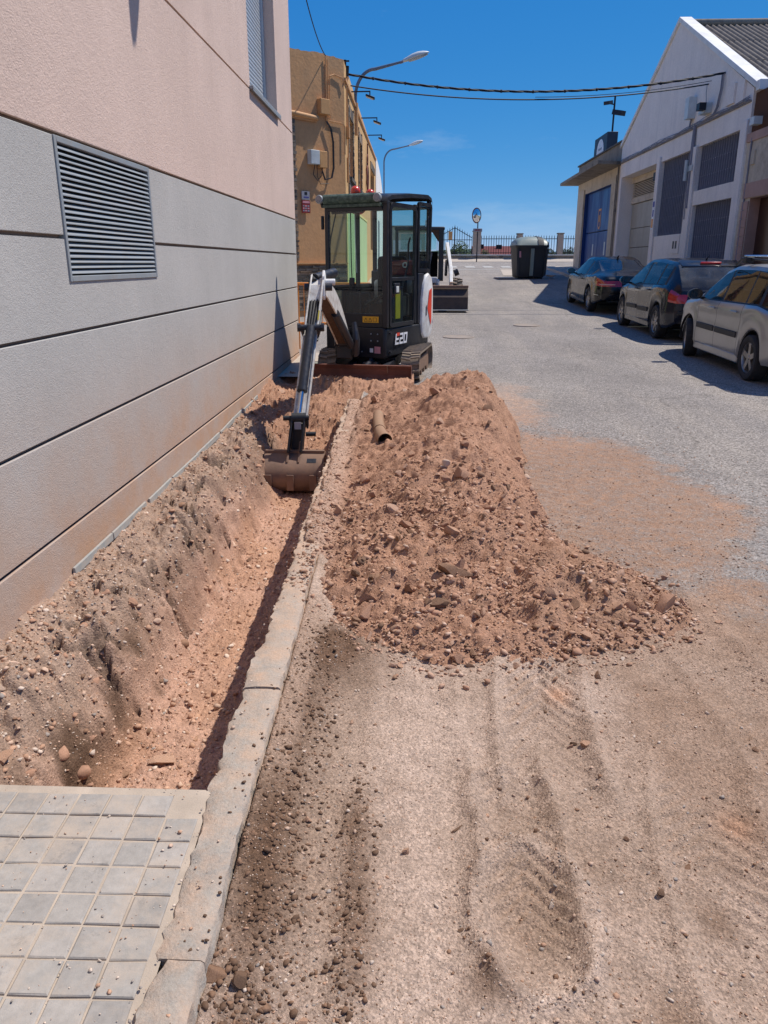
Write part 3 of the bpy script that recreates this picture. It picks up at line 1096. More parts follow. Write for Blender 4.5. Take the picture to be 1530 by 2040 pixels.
P = scatter(9000, -.7, 1.0, 4.3, 9.6, lambda x, y: np.where(heap_h(x, y) > .006, .55 + .5 * fbm(x, y, .22, 3, 302), 0), 101, 1.2)
gravel('gravel', 'fine crumbs and small clods on the upper part of the heap', P, psize(len(P), .004, .026, 2.3, 102), tint(len(P), [1, 1, 3, 0, 5], 103, .10), 1, 104, .4)
P = scatter(8500, -.7, 1.6, 2.9, 5.4, lambda x, y: np.where(heap_h(x, y) > .006, (.55 + .6 * fbm(x, y, .25, 3, 301)) * (1 - .8 * sstep(4.2, 5.4, y)), 0), 1, 1.0)
gravel('gravel', 'small reddish stones and clods covering the soil heap', P, psize(len(P), .0045, .040, 1.9, 2), tint(len(P), [0, 0, 1, 1, 1, 3, 6, 5, 0, 2], 3, .10), 1, 4)
# rubble fringe round the front of the heap
def fringe(x, y):
    hh = heap_h(x, y)
    h2 = heap_h(x - .0, y + .16) + heap_h(x - .14, y) * .6
    h3 = heap_h(x - .0, y + .30) + heap_h(x - .28, y)
    return np.where((hh < .012) & (h2 > .008), .55, np.where((hh < .05) & (hh > .001), .5, np.where((hh < .01) & (h3 > .008), .12, 0)))
P = scatter(2100, -.6, 1.9, 2.6, 4.9, fringe, 5)
gravel('gravel', 'rubble rolled out round the foot of the soil heap', P, psize(len(P), .004, .028, 1.6, 6), tint(len(P), [0, 1, 3, 6, 6, 2], 7), 1, 8, .2)
# road dirt
def rd(x, y):
    ko = kerb_out(y)
    base = .25 + .15 * sstep(.35, .9, x)
    strip = np.exp(-((x - ko - .12) / .11) ** 2) * 1.0 + .8 * np.exp(-((x + .155) / .07) ** 2) * (y < 2.3) + .9 * np.exp(-(np.hypot((x - .335) / .155, (y - 1.66) / .24) - 1.1) ** 2 / .03)
    edge = .9 * np.exp(-((x - ko - .03) / .04) ** 2) * (y > 1.9)
    lane = -.22 * np.exp(-((x - .03) / .14) ** 2)
    return np.where((heap_h(x, y) < .004) & (x > ko + .004), np.clip(base + strip + edge + lane, .03, 1), 0)
P = scatter(15000, -.65, 2.4, 1.05, 4.6, rd, 9, 1.5)
gravel('gravel', 'fine gravel and crumbs of earth strewn over the dirty road', P, psize(len(P), .0022, .013, 2.1, 10), tint(len(P), [0, 2, 3, 4, 5, 2, 7], 11) * .92, 1, 12, .35)
P = scatter(26000, -.6, 1.9, 1.05, 3.3, lambda x, y: np.where((heap_h(x, y) < .004) & (x > kerb_out(y) + .004), .35 + .6 * sstep(-.2, .5, fbm(x, y, .2, 3, 310)), 0), 110, 1.3)
gravel('gravel', 'grains of grit and crumbled earth pressed into the dust near the camera', P, psize(len(P), .0013, .0045, 2.0, 111), tint(len(P), [0, 2, 3, 4, 5, 1, 7], 112, .2), 1, 113, .45)
P = scatter(1500, -.6, .2, 1.05, 3.3, lambda x, y: np.exp(-((x - kerb_out(y) - .12) / .09) ** 2) + .7 * np.exp(-((x + .155) / .05) ** 2) * (y < 2.2), 13, 1.3)
gravel('gravel', 'dark brown clods of damp earth in strips beside the kerb', P, psize(len(P), .005, .017, 1.6, 14), tint(len(P), [5, 5, 3], 15) * .75, 1, 16, .3)
P = scatter(2600, .5, 3.2, 4.0, 8.2, lambda x, y: np.where(heap_h(x, y) < .004, .5 * (1 - sstep(.8, 1.3, np.hypot((x - 1.25) / 1.35, (y - 5.6) / 2.3))) + .05, 0), 17)
gravel('gravel', 'thin scatter of grit where the machine turned', P, psize(len(P), .003, .012, 2.2, 18), tint(len(P), [0, 3, 5, 2], 19), 1, 20)
# trench
P = scatter(9500, -1.83, -.62, 2.05, 10.2, lambda x, y: np.where(x < kerb_in(y) - .03, .6 + .4 * (x > -1.35), 0), 21, 1.3)
gravel('gravel', 'pinkish gravel and crumbs on the floor and bank of the trench', P, psize(len(P), .0045, .034, 1.8, 22), tint(len(P), [0, 6, 0, 6, 2, 1, 4], 23), 1, 24, .35)
P = scatter(2600, -1.8, -.5, .8, 8.6, lambda x, y: np.where((x > kerb_in(y) - .12) & (x < kerb_out(y)), .35 + .65 * sstep(2, 5, y), np.where((x < kerb_in(y)) & (y < 2.05), .15, 0)), 25, 1.1)
gravel('gravel', 'crumbs and grit lying on the kerbstones and paving', P, psize(len(P), .002, .014, 2.0, 26), tint(len(P), [0, 2, 4, 7], 27), 1, 28, .1)

P = scatter(6500, -1.82, -1.2, 2.05, 9.4, lambda x, y: .9 - .6 * sstep(-1.6, -1.3, x), 29, 1.2)
gravel('gravel', 'grey and buff rubble crumbs on the upper bank of the trench under the wall', P, psize(len(P), .004, .022, 1.9, 30), tint(len(P), [2, 7, 4, 0, 3], 31), 1, 32, .4)

P = scatter(420, -1.82, -1.22, 2.05, 8.8, lambda x, y: .3 + .7 * np.maximum(fbm(x, y, .4, 3, 305), 0), 35, 1.2)
gravel('gravel', 'dark clods and stones bedded in the cut bank of the trench', P, psize(len(P), .014, .050, 1.6, 36), tint(len(P), [3, 1, 5, 2, 1], 37), 2, 38, .75)

# single stones: a library of shapes, then one object each
rock_lib = {}
def rock_mesh(k, mi, sub=2):
    key = (k, mi, sub)
    if key not in rock_lib:
        v, f = rock_shape(sub, 900 + k, 8, 1.05, .42)
        me = bpy.data.meshes.new('stone')
        me.from_pydata(v.tolist(), [], f.tolist())
        me.materials.append(M['stone%d' % mi])
        me.polygons.foreach_set('use_smooth', [True] * len(me.polygons))
        me.set_sharp_from_angle(angle=R(24))
        rock_lib[key] = me
    return rock_lib[key]


def stones(n, acc, box_, lo, hi, idx, label, group, seed, ypow=1.0, pw=1.8):
    P = scatter(n, *box_, acc, seed, ypow)
    S = psize(n, lo, hi, pw, seed + 1)
    r = random.Random(seed)
    for p, s in zip(P, S):
        o = bpy.data.objects.new('stone', rock_mesh(r.randrange(14), r.choice(idx)))
        COL.objects.link(o)
        o.location = (p[0], p[1], p[2] + s * .12)
        o.rotation_euler = (r.uniform(-.5, .5), r.uniform(-.5, .5), r.uniform(0, 6.28))
        q_ = s * r.uniform(.85, 1.15)
        o.scale = (s * 1.05, q_, s)
        tag(o, label, 'stone', group)


on_heap = lambda x, y: np.where(heap_h(x, y) > .03, .6, 0)
stones(125, lambda x, y: on_heap(x, y) * (y < 5.6), (-.6, 1.5, 3.0, 5.6), .024, .062, [0, 1, 3, 5, 6, 1], 'fist sized reddish stone half bedded in the soil heap', 'stones on the soil heap', 60)
stones(50, on_heap, (-.6, 1.0, 5.4, 8.8), .030, .062, [0, 1, 3, 6, 2], 'lump of rubble on the far upper part of the soil heap', 'stones on the far part of the heap', 62)
stones(60, fringe, (-.5, 1.7, 2.75, 4.4), .020, .040, [0, 1, 3, 6], 'loose stone rolled to the foot of the soil heap', 'stones at the foot of the heap', 64)
stones(50, lambda x, y: np.where(x < kerb_in(y) - .08, .8, 0), (-1.8, -.65, 2.3, 9.8), .022, .055, [0, 2, 4, 6], 'pale stone lying in the open trench', 'stones in the trench', 66)
stones(26, lambda x, y: np.where((x > kerb_out(y) + .03) & (heap_h(x, y) < .001), .6, 0), (-.5, 1.4, 1.25, 3.2), .010, .019, [3, 5, 0, 4], 'small stone lying loose on the dirty road', 'small stones on the road', 68)

NAMED = [
    (.21, 3.70, .125, 3, (-.15, .12, .3), 'large flat brown slab of stone on the heap front', (1.25, .8, .6)),
    (.13, 3.42, .085, 5, (.9, .3, 1.1), 'dark brown angular block just below the flat brown slab', (1, .8, .9)),
    (-.02, 3.58, .07, 3, (.4, .6, 2.1), 'narrow brown stone leaning left of the flat slab', (1.1, .5, .7)),
    (1.24, 3.52, .105, 1, (.3, -.2, .5), 'big reddish boulder at the right tip of the heap', (.9, .85, 1.0)),
    (1.22, 3.76, .045, 5, (.8, -.2, .5), 'small dark lump perched behind the big reddish boulder', (.9, .85, .9)),
    (-.22, 3.38, .072, 1, (.5, .2, .2), 'squarish brown stone near the kerb end of the heap', (1, .9, 1)),
    (.22, 5.10, .062, 4, (.4, .5, .8), 'pale grey angular stone high on the heap', (1, .8, .9)),
    (.90, 4.50, .065, 4, (1.1, .4, 1.9), 'whitish upright stone alone right of the heap', (.7, .6, 1.2)),
    (.02, 3.30, .045, 4, (.3, .3, .8), 'cream rounded stone at the front foot of the heap', (.8, .8, 1.0)),
    (.21, 7.22, .16, 1, (.1, .25, .7), 'wedge shaped slab lying on top of the far heap', (1.2, .75, .5)),
    (.80, 3.20, .062, 0, (.4, .2, .4), 'rounded tan stone on the front edge right of middle', (1, .9, .8)),
    (1.00, 3.45, .065, 0, (.2, .4, 1.4), 'broad tan stone left of the big reddish boulder', (1.2, .8, .8)),
    (.84, 6.25, .085, 0, (.2, .1, .4), 'smooth buff stone on the right flank of the heap', (1.1, .8, .7)),
    (.19, 3.02, .055, 1, (.2, .1, 2.4), 'reddish stone at the lowest front edge of the heap', (1.2, .9, .6)),
    (-.14, 4.60, .062, 6, (.3, .4, .4), 'pinkish stone in the middle of the kerb side slope', (1.1, .9, .9)),
    (-.47, 1.41, .042, 3, (.1, .2, .2), 'large rounded brown cobble against the kerb in the foreground', (1.15, .9, .85)),
    (-.395, 1.40, .040, 5, (.3, .9, 1.2), 'rough pointed brown rock right of the foreground cobble', (1, .7, .95)),
    (.635, 2.45, .036, 0, (.2, .1, .9), 'tan stone alone on the track in front of the heap', (1.05, .8, .9)),
    (.60, 2.47, .024, 5, (.2, .4, 1.9), 'dark crumbly clod left of the lone tan stone', (1.1, .9, .7)),
    (.15, 1.98, .020, 5, (.1, .1, .9), 'flat brown clod on the smooth pale lane', (1.7, .7, .5)),
    (.14, 1.60, .015, 5, (.2, .1, .4), 'small dark clod on the pale lane nearer the camera', (1.1, .8, .7)),
    (-.18, 1.55, .022, 2, (.3, .2, .4), 'grey brown stone on the dark streak in the foreground', (1.2, .8, .8)),
    (-.75, 2.22, .060, 4, (.2, .1, .6), 'pale lump of broken concrete at the near end of the trench', (1.2, 1, .8)),
    (-.70, 2.34, .050, 4, (.5, .3, 1.6), 'second pale lump of broken concrete against the kerb', (1, 1, .9)),
    (-.79, 2.12, .035, 4, (.3, .3, 2.6), 'small pale chunk of concrete beside the tile edge', (1, 1, .8)),
    (-.35, 9.15, .13, 4, (.2, .1, .3), 'pale flat lump of rubble just before the dozer blade', (1.4, .8, .6)),
    (-.02, 9.2, .11, 2, (.3, .2, 1.2), 'buff lump of rubble before the middle of the dozer blade', (1.3, .8, .7)),
    (-.78, 9.1, .09, 7, (.3, .4, 2.0), 'grey stone before the left half of the dozer blade', (1, .9, .9)),
    (-1.62, 9.3, .10, 6, (.4, .3, .8), 'reddish clod against the wall beyond the bucket', (1, .9, .9)),
    (-1.15, 3.0, .10, 6, (.05, .1, .6), 'flat orange stone flush in the trench floor', (1.5, .8, .3)),
]
for i, (x, y, s, mi, rot, lab, sc) in enumerate(NAMED):
    o = bpy.data.objects.new('rock', rock_mesh(20 + i, mi, 3))
    COL.objects.link(o)
    s *= .82
    o.location = (x, y, float(surf(np.array([x]), np.array([y]))[0]) + s * .28 * sc[2])
    o.rotation_euler = rot; o.scale = tuple(s * q_ for q_ in sc)
    tag(o, lab, 'rock')
# clay drain pipe piece on the heap
M['clay'] = simple('buff_plastic_pipe', srgb(150, 122, 94), .7, var=.15, bump=.5, dirt=srgb(154, 118, 92), dscale=9, damt=.9)
pp = [(-.34, 7.3), (-.325, 7.0), (-.30, 6.7), (-.275, 6.45), (-.235, 6.25)]
zz = [float(surf(np.array([a]), np.array([b]))[0]) for a, b in pp]
pts = [(a, b, z + .0) for (a, b), z in zip(pp, [zz[0] + .02, zz[1] * .5 + zz[0] * .5 + .02, zz[2] + .02, zz[3] + .015, zz[4]])]
m = MB(); m.tube(pts, [.05, .05, .05, .052, .06], 16, caps=False); m.tube([Vector(p) for p in pts], [.044] * 4 + [.052], 16, caps=False)
m.tube([Vector(pts[2]) + Vector((0, .02, 0)), Vector(pts[2]) - Vector((0, .03, 0))], .058, 16)
tag(m.build('drain_pipe', 'clay', smooth=40), 'short piece of buff drain pipe half buried in the heap', 'pipe')
M['manhole_iron'] = simple('cast_iron', srgb(138, 130, 122), .85, .0, dirt=DUST, dscale=20, damt=.5)
for nm, (cx, cy, r_), lab in (('manhole_cover', (.87, 15.8, .31), 'round iron manhole cover in the asphalt right of the digger'), ('manhole_cover', (2.55, 18.2, .3), 'darker manhole cover in the asphalt before the dark hatchback')):
    m = MB(); z = g(cy)
    m.lathe([(0, .012), (r_ - .05, .012), (r_ - .045, .008), (r_ - .035, .008), (r_ - .03, .013), (r_, .013), (r_ + .01, -.02)], 32, Matrix.Translation((cx, cy, z)) @ Matrix.Rotation(math.atan(.02), 4, 'X'))
    tag(m.build(nm, 'manhole_iron', smooth=30), lab, 'manhole cover')
# ================================================================== MATERIALS OF THE BUILDINGS
def render_wall(name, col, stain=None, sc=160, bump=.55, streak=None, stain_amt=.6, grad=None):
    """rendered wall: fine grain, cloudy tone, rain streaks; grad = (z0, z1, colour): splashed earth near the ground"""
    q = NT(name)
    gp = q.n('ShaderNodeNewGeometry').outputs['Position']
    n1 = q.noise(1.2, 6, .6, vec=gp)
    c = q.mix(q.ramp(n1, [(.3, 0), (.7, 1)]), tuple(x * .93 for x in col), tuple(min(1, x * 1.05) for x in col))
    c = q.mix(.35, c, q.mix(1.0, c, q.ramp(q.noise(sc * .6, 3, .7, vec=gp), [(.25, .7), (.75, 1.25)]), 'MULTIPLY'))
    if streak is not None:
        f = q.ramp(q.noise(2.4, 6, .65, vec=q.mapv((1, 1, .12), vec=gp)), [(.5, 0), (.78, 1)])
        c = q.mix(q.math('MULTIPLY', f, .35), c, streak)
    if stain is not None:
        f = q.ramp(q.noise(1.7, 7, .7, vec=gp), [(.5, 0), (.72, 1)])
        c = q.mix(q.math('MULTIPLY', f, stain_amt), c, stain)
    if grad is not None:
        sx = q.n('ShaderNodeSeparateXYZ'); q.l(gp, sx.inputs[0])
        zz_ = q.math('SUBTRACT', sx.outputs[2], q.math('MULTIPLY', sx.outputs[1], .015))
        f = q.n('ShaderNodeMapRange'); f.inputs[1].default_value = grad[1]; f.inputs[2].default_value = grad[0]
        q.l(zz_, f.inputs[0])
        nn = q.noise(1.6, 6, .7, vec=gp)
        ff = q.math('MULTIPLY', q.math('POWER', f.outputs[0], 1.3), q.ramp(nn, [(.25, .25), (.7, 1)]))
        c = q.mix(ff, c, grad[2])
        # scuffs and pale scratches low on the wall
        sc_ = q.ramp(q.noise(26, 3, .8, vec=q.mapv((1, 1, .3), (R(20), 0, 0), vec=gp)), [(.68, 0), (.72, 1)])
        c = q.mix(q.math('MULTIPLY', sc_, .25), c, srgb(214, 196, 178))
    q.set(**{'Base Color': c, 'Roughness': .93, 'Specular IOR Level': .15})
    h = q.math('ADD', q.noise(sc, 4, .7, vec=gp), q.math('MULTIPLY', q.noise(sc * .25, 3, .6, vec=gp), .8))
    q.set(Normal=q.bump(h, bump, .006))
    return q.m


M['pink_render'] = render_wall('pinkish_render', srgb(216, 191, 178), streak=srgb(190, 166, 154), sc=110, bump=.8)
M['grey_render'] = render_wall('grey_render', srgb(181, 178, 174), sc=130, streak=srgb(196, 190, 184), bump=.6, grad=(.1, 1.25, srgb(188, 146, 114)))
M['groove'] = simple('joint_shade_render', srgb(138, 114, 102), .95)
M['ochre_render'] = render_wall('ochre_render', srgb(198, 153, 110), sc=14, bump=1.0, streak=srgb(178, 140, 106), stain=srgb(184, 150, 116), stain_amt=.5)
M['ochre_facade'] = render_wall('ochre_facade', srgb(214, 174, 124), sc=40, bump=.25, streak=srgb(206, 168, 124))
M['green_render'] = render_wall('green_render', srgb(190, 208, 158), sc=60, bump=.15)
M['yellow_trim'] = simple('yellow_trim', srgb(226, 214, 140), .8)
M['white_wall'] = render_wall('white_wall', srgb(238, 226, 216), sc=40, bump=.15, streak=srgb(180, 172, 172))
M['white_coping'] = simple('white_coping', srgb(232, 230, 226), .7, var=.05, dirt=srgb(170, 160, 150), dscale=3, damt=.35)
M['beige_wall'] = render_wall('beige_wall', srgb(206, 190, 168), sc=40, bump=.25, stain=srgb(128, 112, 94), stain_amt=.55, streak=srgb(120, 104, 88))
M['stained_concrete'] = render_wall('stained_concrete', srgb(150, 138, 124), sc=30, bump=.3, stain=srgb(66, 60, 56), stain_amt=.8, streak=srgb(60, 55, 50))
M['brown_render'] = render_wall('brown_render', srgb(96, 66, 50), sc=30, bump=.9)
M['brick_tile'] = simple('salmon_tile', srgb(180, 142, 126), .75, var=.15, vs=2)
M['pale_block'] = render_wall('pale_block', srgb(236, 232, 228), sc=40, bump=.15, streak=srgb(190, 180, 168))
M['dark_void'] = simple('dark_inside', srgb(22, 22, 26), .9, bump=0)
M['iron_black'] = simple('black_iron', srgb(30, 31, 38), .5, .2, bump=0)
M['iron_bar'] = simple('barred_iron', srgb(128, 126, 136), .6, .0, bump=0)
M['alu'] = simple('grey_aluminium', srgb(146, 152, 156), .5, .1, var=.06, bump=.05, dirt=srgb(140, 128, 116), dscale=8, damt=.3)
M['alu_white'] = simple('pale_aluminium', srgb(186, 192, 198), .45, .35, var=.05, bump=0)
M['blue_paint'] = simple('blue_sheet', srgb(24, 66, 128), .38, .1, var=.14, vs=1.5, bump=.1, dirt=srgb(60, 70, 110), dscale=2, damt=.4, streak=1)
M['cream_sheet'] = simple('cream_sheet', srgb(176, 168, 152), .6, var=.06, bump=.05, dirt=srgb(150, 138, 120), dscale=2, damt=.4, streak=1)
M['slate'] = simple('split_stone', srgb(128, 118, 106), .9, var=.3, vs=9, bump=.8, bs=60, bd=.01)
M['slate_warm'] = simple('split_stone_warm', srgb(156, 134, 112), .9, var=.25, vs=9, bump=.8, bs=60, bd=.01)
M['slate_dark'] = simple('split_stone_dark', srgb(92, 86, 80), .9, var=.3, vs=9, bump=.8, bs=60, bd=.01)
M['fibre_cement'] = simple('fibre_cement', srgb(128, 118, 108), .9, var=.2, vs=3, bump=.4, dirt=srgb(84, 74, 66), dscale=5, damt=.6)
M['box_grey'] = simple('grey_plastic_box', srgb(188, 194, 194), .5, bump=0)
M['box_ochre'] = simple('ochre_box', srgb(196, 148, 96), .7, bump=0)
M['pipe_ochre'] = simple('painted_conduit', srgb(200, 152, 104), .7, bump=0)
M['cable_black'] = simple('black_cable', srgb(26, 26, 34), .6, bump=0)
M['lamp_white'] = simple('lamp_housing', srgb(205, 208, 205), .45, bump=0)
M['lamp_pole'] = simple('galvanised_pole', srgb(112, 122, 134), .5, .4, bump=0)
M['sign_red'] = simple('dark_red_print', srgb(132, 34, 38), .6, bump=0)
M['sign_white'] = simple('white_print', srgb(222, 222, 226), .6, bump=0)
M['sign_pink'] = simple('faded_pink_print', srgb(204, 142, 150), .6, bump=0)
M['sign_grey'] = simple('grey_print', srgb(140, 142, 152), .6, bump=0)
M['sign_blue'] = simple('blue_print', srgb(62, 62, 140), .6, bump=0)
M['sign_orange'] = simple('orange_print', srgb(226, 158, 96), .6, bump=0)
M['orange_paint'] = simple('orange_barrier_paint', srgb(226, 140, 52), .5, var=.08, dirt=DUST, damt=.2, bump=0)
M['terracotta'] = simple('red_brown_roof', srgb(104, 44, 36), .9, var=.2, bump=0)
M['foliage'] = simple('leaf_green', srgb(70, 92, 46), .8, var=.4, vs=20, bump=0)
M['foliage_dark'] = simple('leaf_dark', srgb(44, 62, 34), .8, var=.4, vs=20, bump=0)

# ------------------------------------------------------------------ left: new apartment building
XW = -1.83
apt = thing('apartment_building', (XW - 2, 5, 0), 'apartment building with pinkish render over a grey panelled base along the trench', 'building')
YE = 12.40
# courses: panels with open joints; the plane behind the joints lies 25 mm deeper
m = MB()
m.box(XW - 5, XW - .026, -6, YE - .03, -1.2, 9)
m.build('wall_core', 'groove', apt)
bands = [(-.02, .322), (.341, .819), (.838, 1.319), (1.338, 1.799), (1.818, 2.294)]
VY0, VY1, VZ0, VZ1 = 4.19, 5.64, 1.585, 2.295      # ventilation grille
def wallpanel(name, y0, y1, z0, z1, mat):
    m = MB(); m.box(XW - .02, XW, y0, y1, z0, z1)
    # return round the far corner
    return m.build(name, mat, apt, bevel=.003, seg=1)
for i, (z0, z1) in enumerate(bands):
    if z1 <= VZ0 + .01:
        wallpanel('wall_panel', -6, YE, z0, z1, 'grey_render')
    elif z0 < VZ0 < z1:    # grille cuts the top of this course
        m = MB(); m.box(XW - .02, XW, -6, VY0, z0, z1); m.box(XW - .02, XW, VY1, YE, z0, z1); m.box(XW - .02, XW, VY0 + .0, VY1, z0, VZ0)
        m.build('wall_panel', 'grey_render', apt)
    else:
        m = MB(); m.box(XW - .02, XW, -6, VY0, z0, z1); m.box(XW - .02, XW, VY1, YE, z0, z1)
        m.build('wall_panel', 'grey_render', apt, bevel=.003, seg=1)
# upper render: with the window opening
WY0, WY1, WZ0 = 9.36, 11.12, 3.52
m = MB(); m.box(XW - .02, XW, -6, YE, 2.313, 3.482)
m.build('wall_panel', 'pink_render', apt, bevel=.003, seg=1)
m = MB()
m.box(XW - .02, XW, -6, WY0, 3.50, 9); m.box(XW - .02, XW, WY1, YE, 3.50, 9)
m.box(XW - .02, XW, WY0, WY1, 6.1, 9)
m.build('wall_panel', 'pink_render', apt)
# far return of the corner, rendered
m = MB(); m.box(XW - 5, XW - .001, YE - .029, YE, -1.2, 9); m.build('corner_return', 'pink_render', apt)
# window: reveal, roller shutter, frame, sill
RD = .22
m = MB()
m.box(XW - RD - .02, XW - .021, WY1, WY1 + .004, WZ0, 6.1)
win = m.build('window', 'pink_render', apt)
m = MB()
m.box(XW - RD - .02, XW - .021, WY0 - .004, WY0, WZ0, 6.1)
m.build('reveal', 'pink_render', win)
# the opening is carved by rebuilding the core round it
core = [o for o in bpy.data.objects if o.name == 'wall_core'][0]
bpy.data.objects.remove(core)
m = MB()
m.box(XW - 5, XW - .026, -6, WY0 - .004, -1.2, 9); m.box(XW - 5, XW - .026, WY1 + .004, YE - .03, -1.2, 9)
m.box(XW - 5, XW - .026, WY0 - .004, WY1 + .004, -1.2, WZ0 - .03); m.box(XW - 5, XW - .026, WY0 - .004, WY1 + .004, 6.1, 9)
m.box(XW - 5, XW - RD - .03, WY0 - .004, WY1 + .004, WZ0 - .03, 6.1)
m.build('wall_core', 'groove', apt)
m = MB()
m.box(XW - .19, XW - .13, WY0, WY0 + .05, WZ0, 6.1); m.box(XW - .19, XW - .13, WY1 - .05, WY1, WZ0, 6.1)
m.box(XW - .19, XW - .13, WY0 + .05, WY1 - .05, WZ0, WZ0 + .05)
m.build('frame', 'alu_white', win, bevel=.003, seg=1)
z = WZ0 + .052
while z < 5.2:
    m = MB()
    P = [[(XW - .165 + .007 * math.sin(math.pi * t), yv, z + .043 * t) for yv in (WY0 + .05, WY1 - .05)] for t in (0, .2, .5, .8, 1)]
    m.grid(P); m.build('shutter_slat', 'alu_white', win, smooth=60)
    z += .0455
m = MB()
m.box(XW - .21, XW + .045, WY0 - .03, WY1 + .03, WZ0 - .035, WZ0 - .002)
m.box(XW + .035, XW + .045, WY0 - .03, WY1 + .03, WZ0 - .055, WZ0 - .035)
m.build('sill', 'alu', win, bevel=.003)
# louvred ventilation grille
vent = MB()
for (a, b, c, d) in ((VY0, VY0 + .028, VZ0, VZ1), (VY1 - .028, VY1, VZ0, VZ1), (VY0 + .028, VY1 - .028, VZ0, VZ0 + .03), (VY0 + .028, VY1 - .028, VZ1 - .03, VZ1)):
    vent.box(XW - .04, XW + .009, a, b, c, d)
vg = vent.build('ventilation_grille', 'alu', apt, bevel=.003)
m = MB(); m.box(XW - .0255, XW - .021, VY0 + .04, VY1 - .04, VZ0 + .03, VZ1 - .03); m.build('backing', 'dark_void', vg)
ns = 23
for k in range(ns):
    zc = VZ0 + .036 + (VZ1 - VZ0 - .072) * (k + .5) / ns
    m = MB()
    h = .0100
    m.grid([[(XW - .018, yv, zc + h + .0015) for yv in (VY0 + .028, VY1 - .028)], [(XW - .004, yv, zc + h * .55) for yv in (VY0 + .028, VY1 - .028)],
            [(XW + .006, yv, zc - h * .55) for yv in (VY0 + .028, VY1 - .028)], [(XW + .0065, yv, zc - h * .95) for yv in (VY0 + .028, VY1 - .028)],
            [(XW + .003, yv, zc - h * .95) for yv in (VY0 + .028, VY1 - .028)], [(XW - .018, yv, zc + h - .002) for yv in (VY0 + .028, VY1 - .028)]])
    for v in range(len(m.v)):     # slight dents
        m.v[v] = (m.v[v][0], m.v[v][1], m.v[v][2] + .0015 * math.sin(k * 1.7 + v))
    m.build('slat', 'alu', vg)
# thin flashing strip along the wall foot: short bent pieces
M['flashing'] = simple('grey_strip', srgb(158, 160, 156), .8, var=.15, vs=20, dirt=DUST, dscale=20, damt=.4)
yv = 3.0
k = 0
while yv < 8.2:
    L = random.uniform(.42, .8)
    if k not in (0,):
        m = MB(); zt = float(gz(yv)) + .085
        dz = random.uniform(-.012, .012)
        m.bar((XW + .012, yv, zt + dz), (XW + .012 + random.uniform(0, .018), yv + L, float(gz(yv + L)) + .09 + random.uniform(-.012, .012)), .016, .045)
        m.build('edge_strip', 'flashing', apt, bevel=.002, seg=1)
    yv += L + random.uniform(.0, .10); k += 1
m = MB(); m.box(XW - .02, XW + .0, -6, YE, -.9, -.035); m.build('foundation', 'concrete', apt)

# ------------------------------------------------------------------ pavement beyond the trench, side street, far left kerb
def strip(name, xa, xb, y0, y1, dz, mat, kind='structure', step=.5, face=True):
    m = MB()
    n = max(2, int((y1 - y0) / step) + 1)
    yy = np.linspace(y0, y1, n)
    rows = [[(xa, v, g(v) + dz), (xb, v, g(v) + dz)] + ([(xb, v, g(v) - .1)] if face else []) for v in yy]
    if face:
        rows = [[(xa, v, g(v) - .1)] + r for v, r in zip(yy, rows)]
    m.grid(rows)
    o = m.build(name, mat, recalc=False)
    tag(o, kind=kind)
    return o
M['pave_far'] = simple('grey_paving', srgb(178, 166, 152), .9, var=.1, bump=.2)
strip('sidewalk', XW, -.80, 10.3, 12.9, .09, 'pave_far')
m = MB(); m.grid([[(-9, v, g(v) - .002), (-.6, v, g(v) - .002)] for v in np.arange(12.4, 22.6, .5)])
tag(m.build('side_street', 'road', recalc=False), kind='structure')
strip('sidewalk', XW, -.85, 21.9, 48, .12, 'pave_far')
strip('sidewalk', 6.55, 7.94, 2, 41.5, .12, 'pave_far')
m = MB(); m.grid([[(3.9 + .4 * (v - 36) / 5.5, v, g(v) + .006), (6.6, v, g(v) + .006)] for v in np.arange(36.0, 41.6, .5)])
tag(m.build('sidewalk', 'pave_far', recalc=False), kind='structure')

# ------------------------------------------------------------------ ochre corner house
OY0 = 21.4
och = thing('corner_house', (-3, 24, g(22)), 'two storey ochre corner house with split stone base and rough render', 'house')
A = Vector((XW, OY0, 0)); dirc = Vector((-1.30, -1.42, 0)).normalized(); nrm = Vector((-dirc.y * -1, dirc.x, 0))
nrm = Vector((.66, -.75, 0)).normalized()
if nrm.dot(dirc) != 0:
    nrm = Vector((-dirc.y, dirc.x, 0)); nrm = nrm if nrm.x > 0 else -nrm
B = A + dirc * 5.0
ZT = 6.42; ZB = 1.66      # parapet, top of the stone base
def CH(s, z, o=0.0):
    """point on the chamfer: s metres left of the corner, height z, o metres off the wall"""
    p = A + dirc * s + nrm * o
    return Vector((p.x, p.y, z))
# chamfer wall with a slightly wavy parapet
m = MB()
sv = np.linspace(0, 5, 60)
topz = lambda s: ZT + .03 * math.sin(s * 3) + .12 * max(0, s - .3) * .25
rows = []
for z in [0.2, 1.0, ZB, 2.5, 3.5, 4.5, 5.5]:
    rows.append([CH(s, z, .012 * float(fbm(s * 1.0, z, .5, 3, 400))) for s in sv])
rows.append([CH(s, topz(s) + .02 * float(vnoise(s * 9, 0, 4)), 0) for s in sv])
rows.append([CH(s, topz(s), -.3) for s in sv])
m.grid(rows)
m.build('corner_wall', 'ochre_render', och, smooth=40)
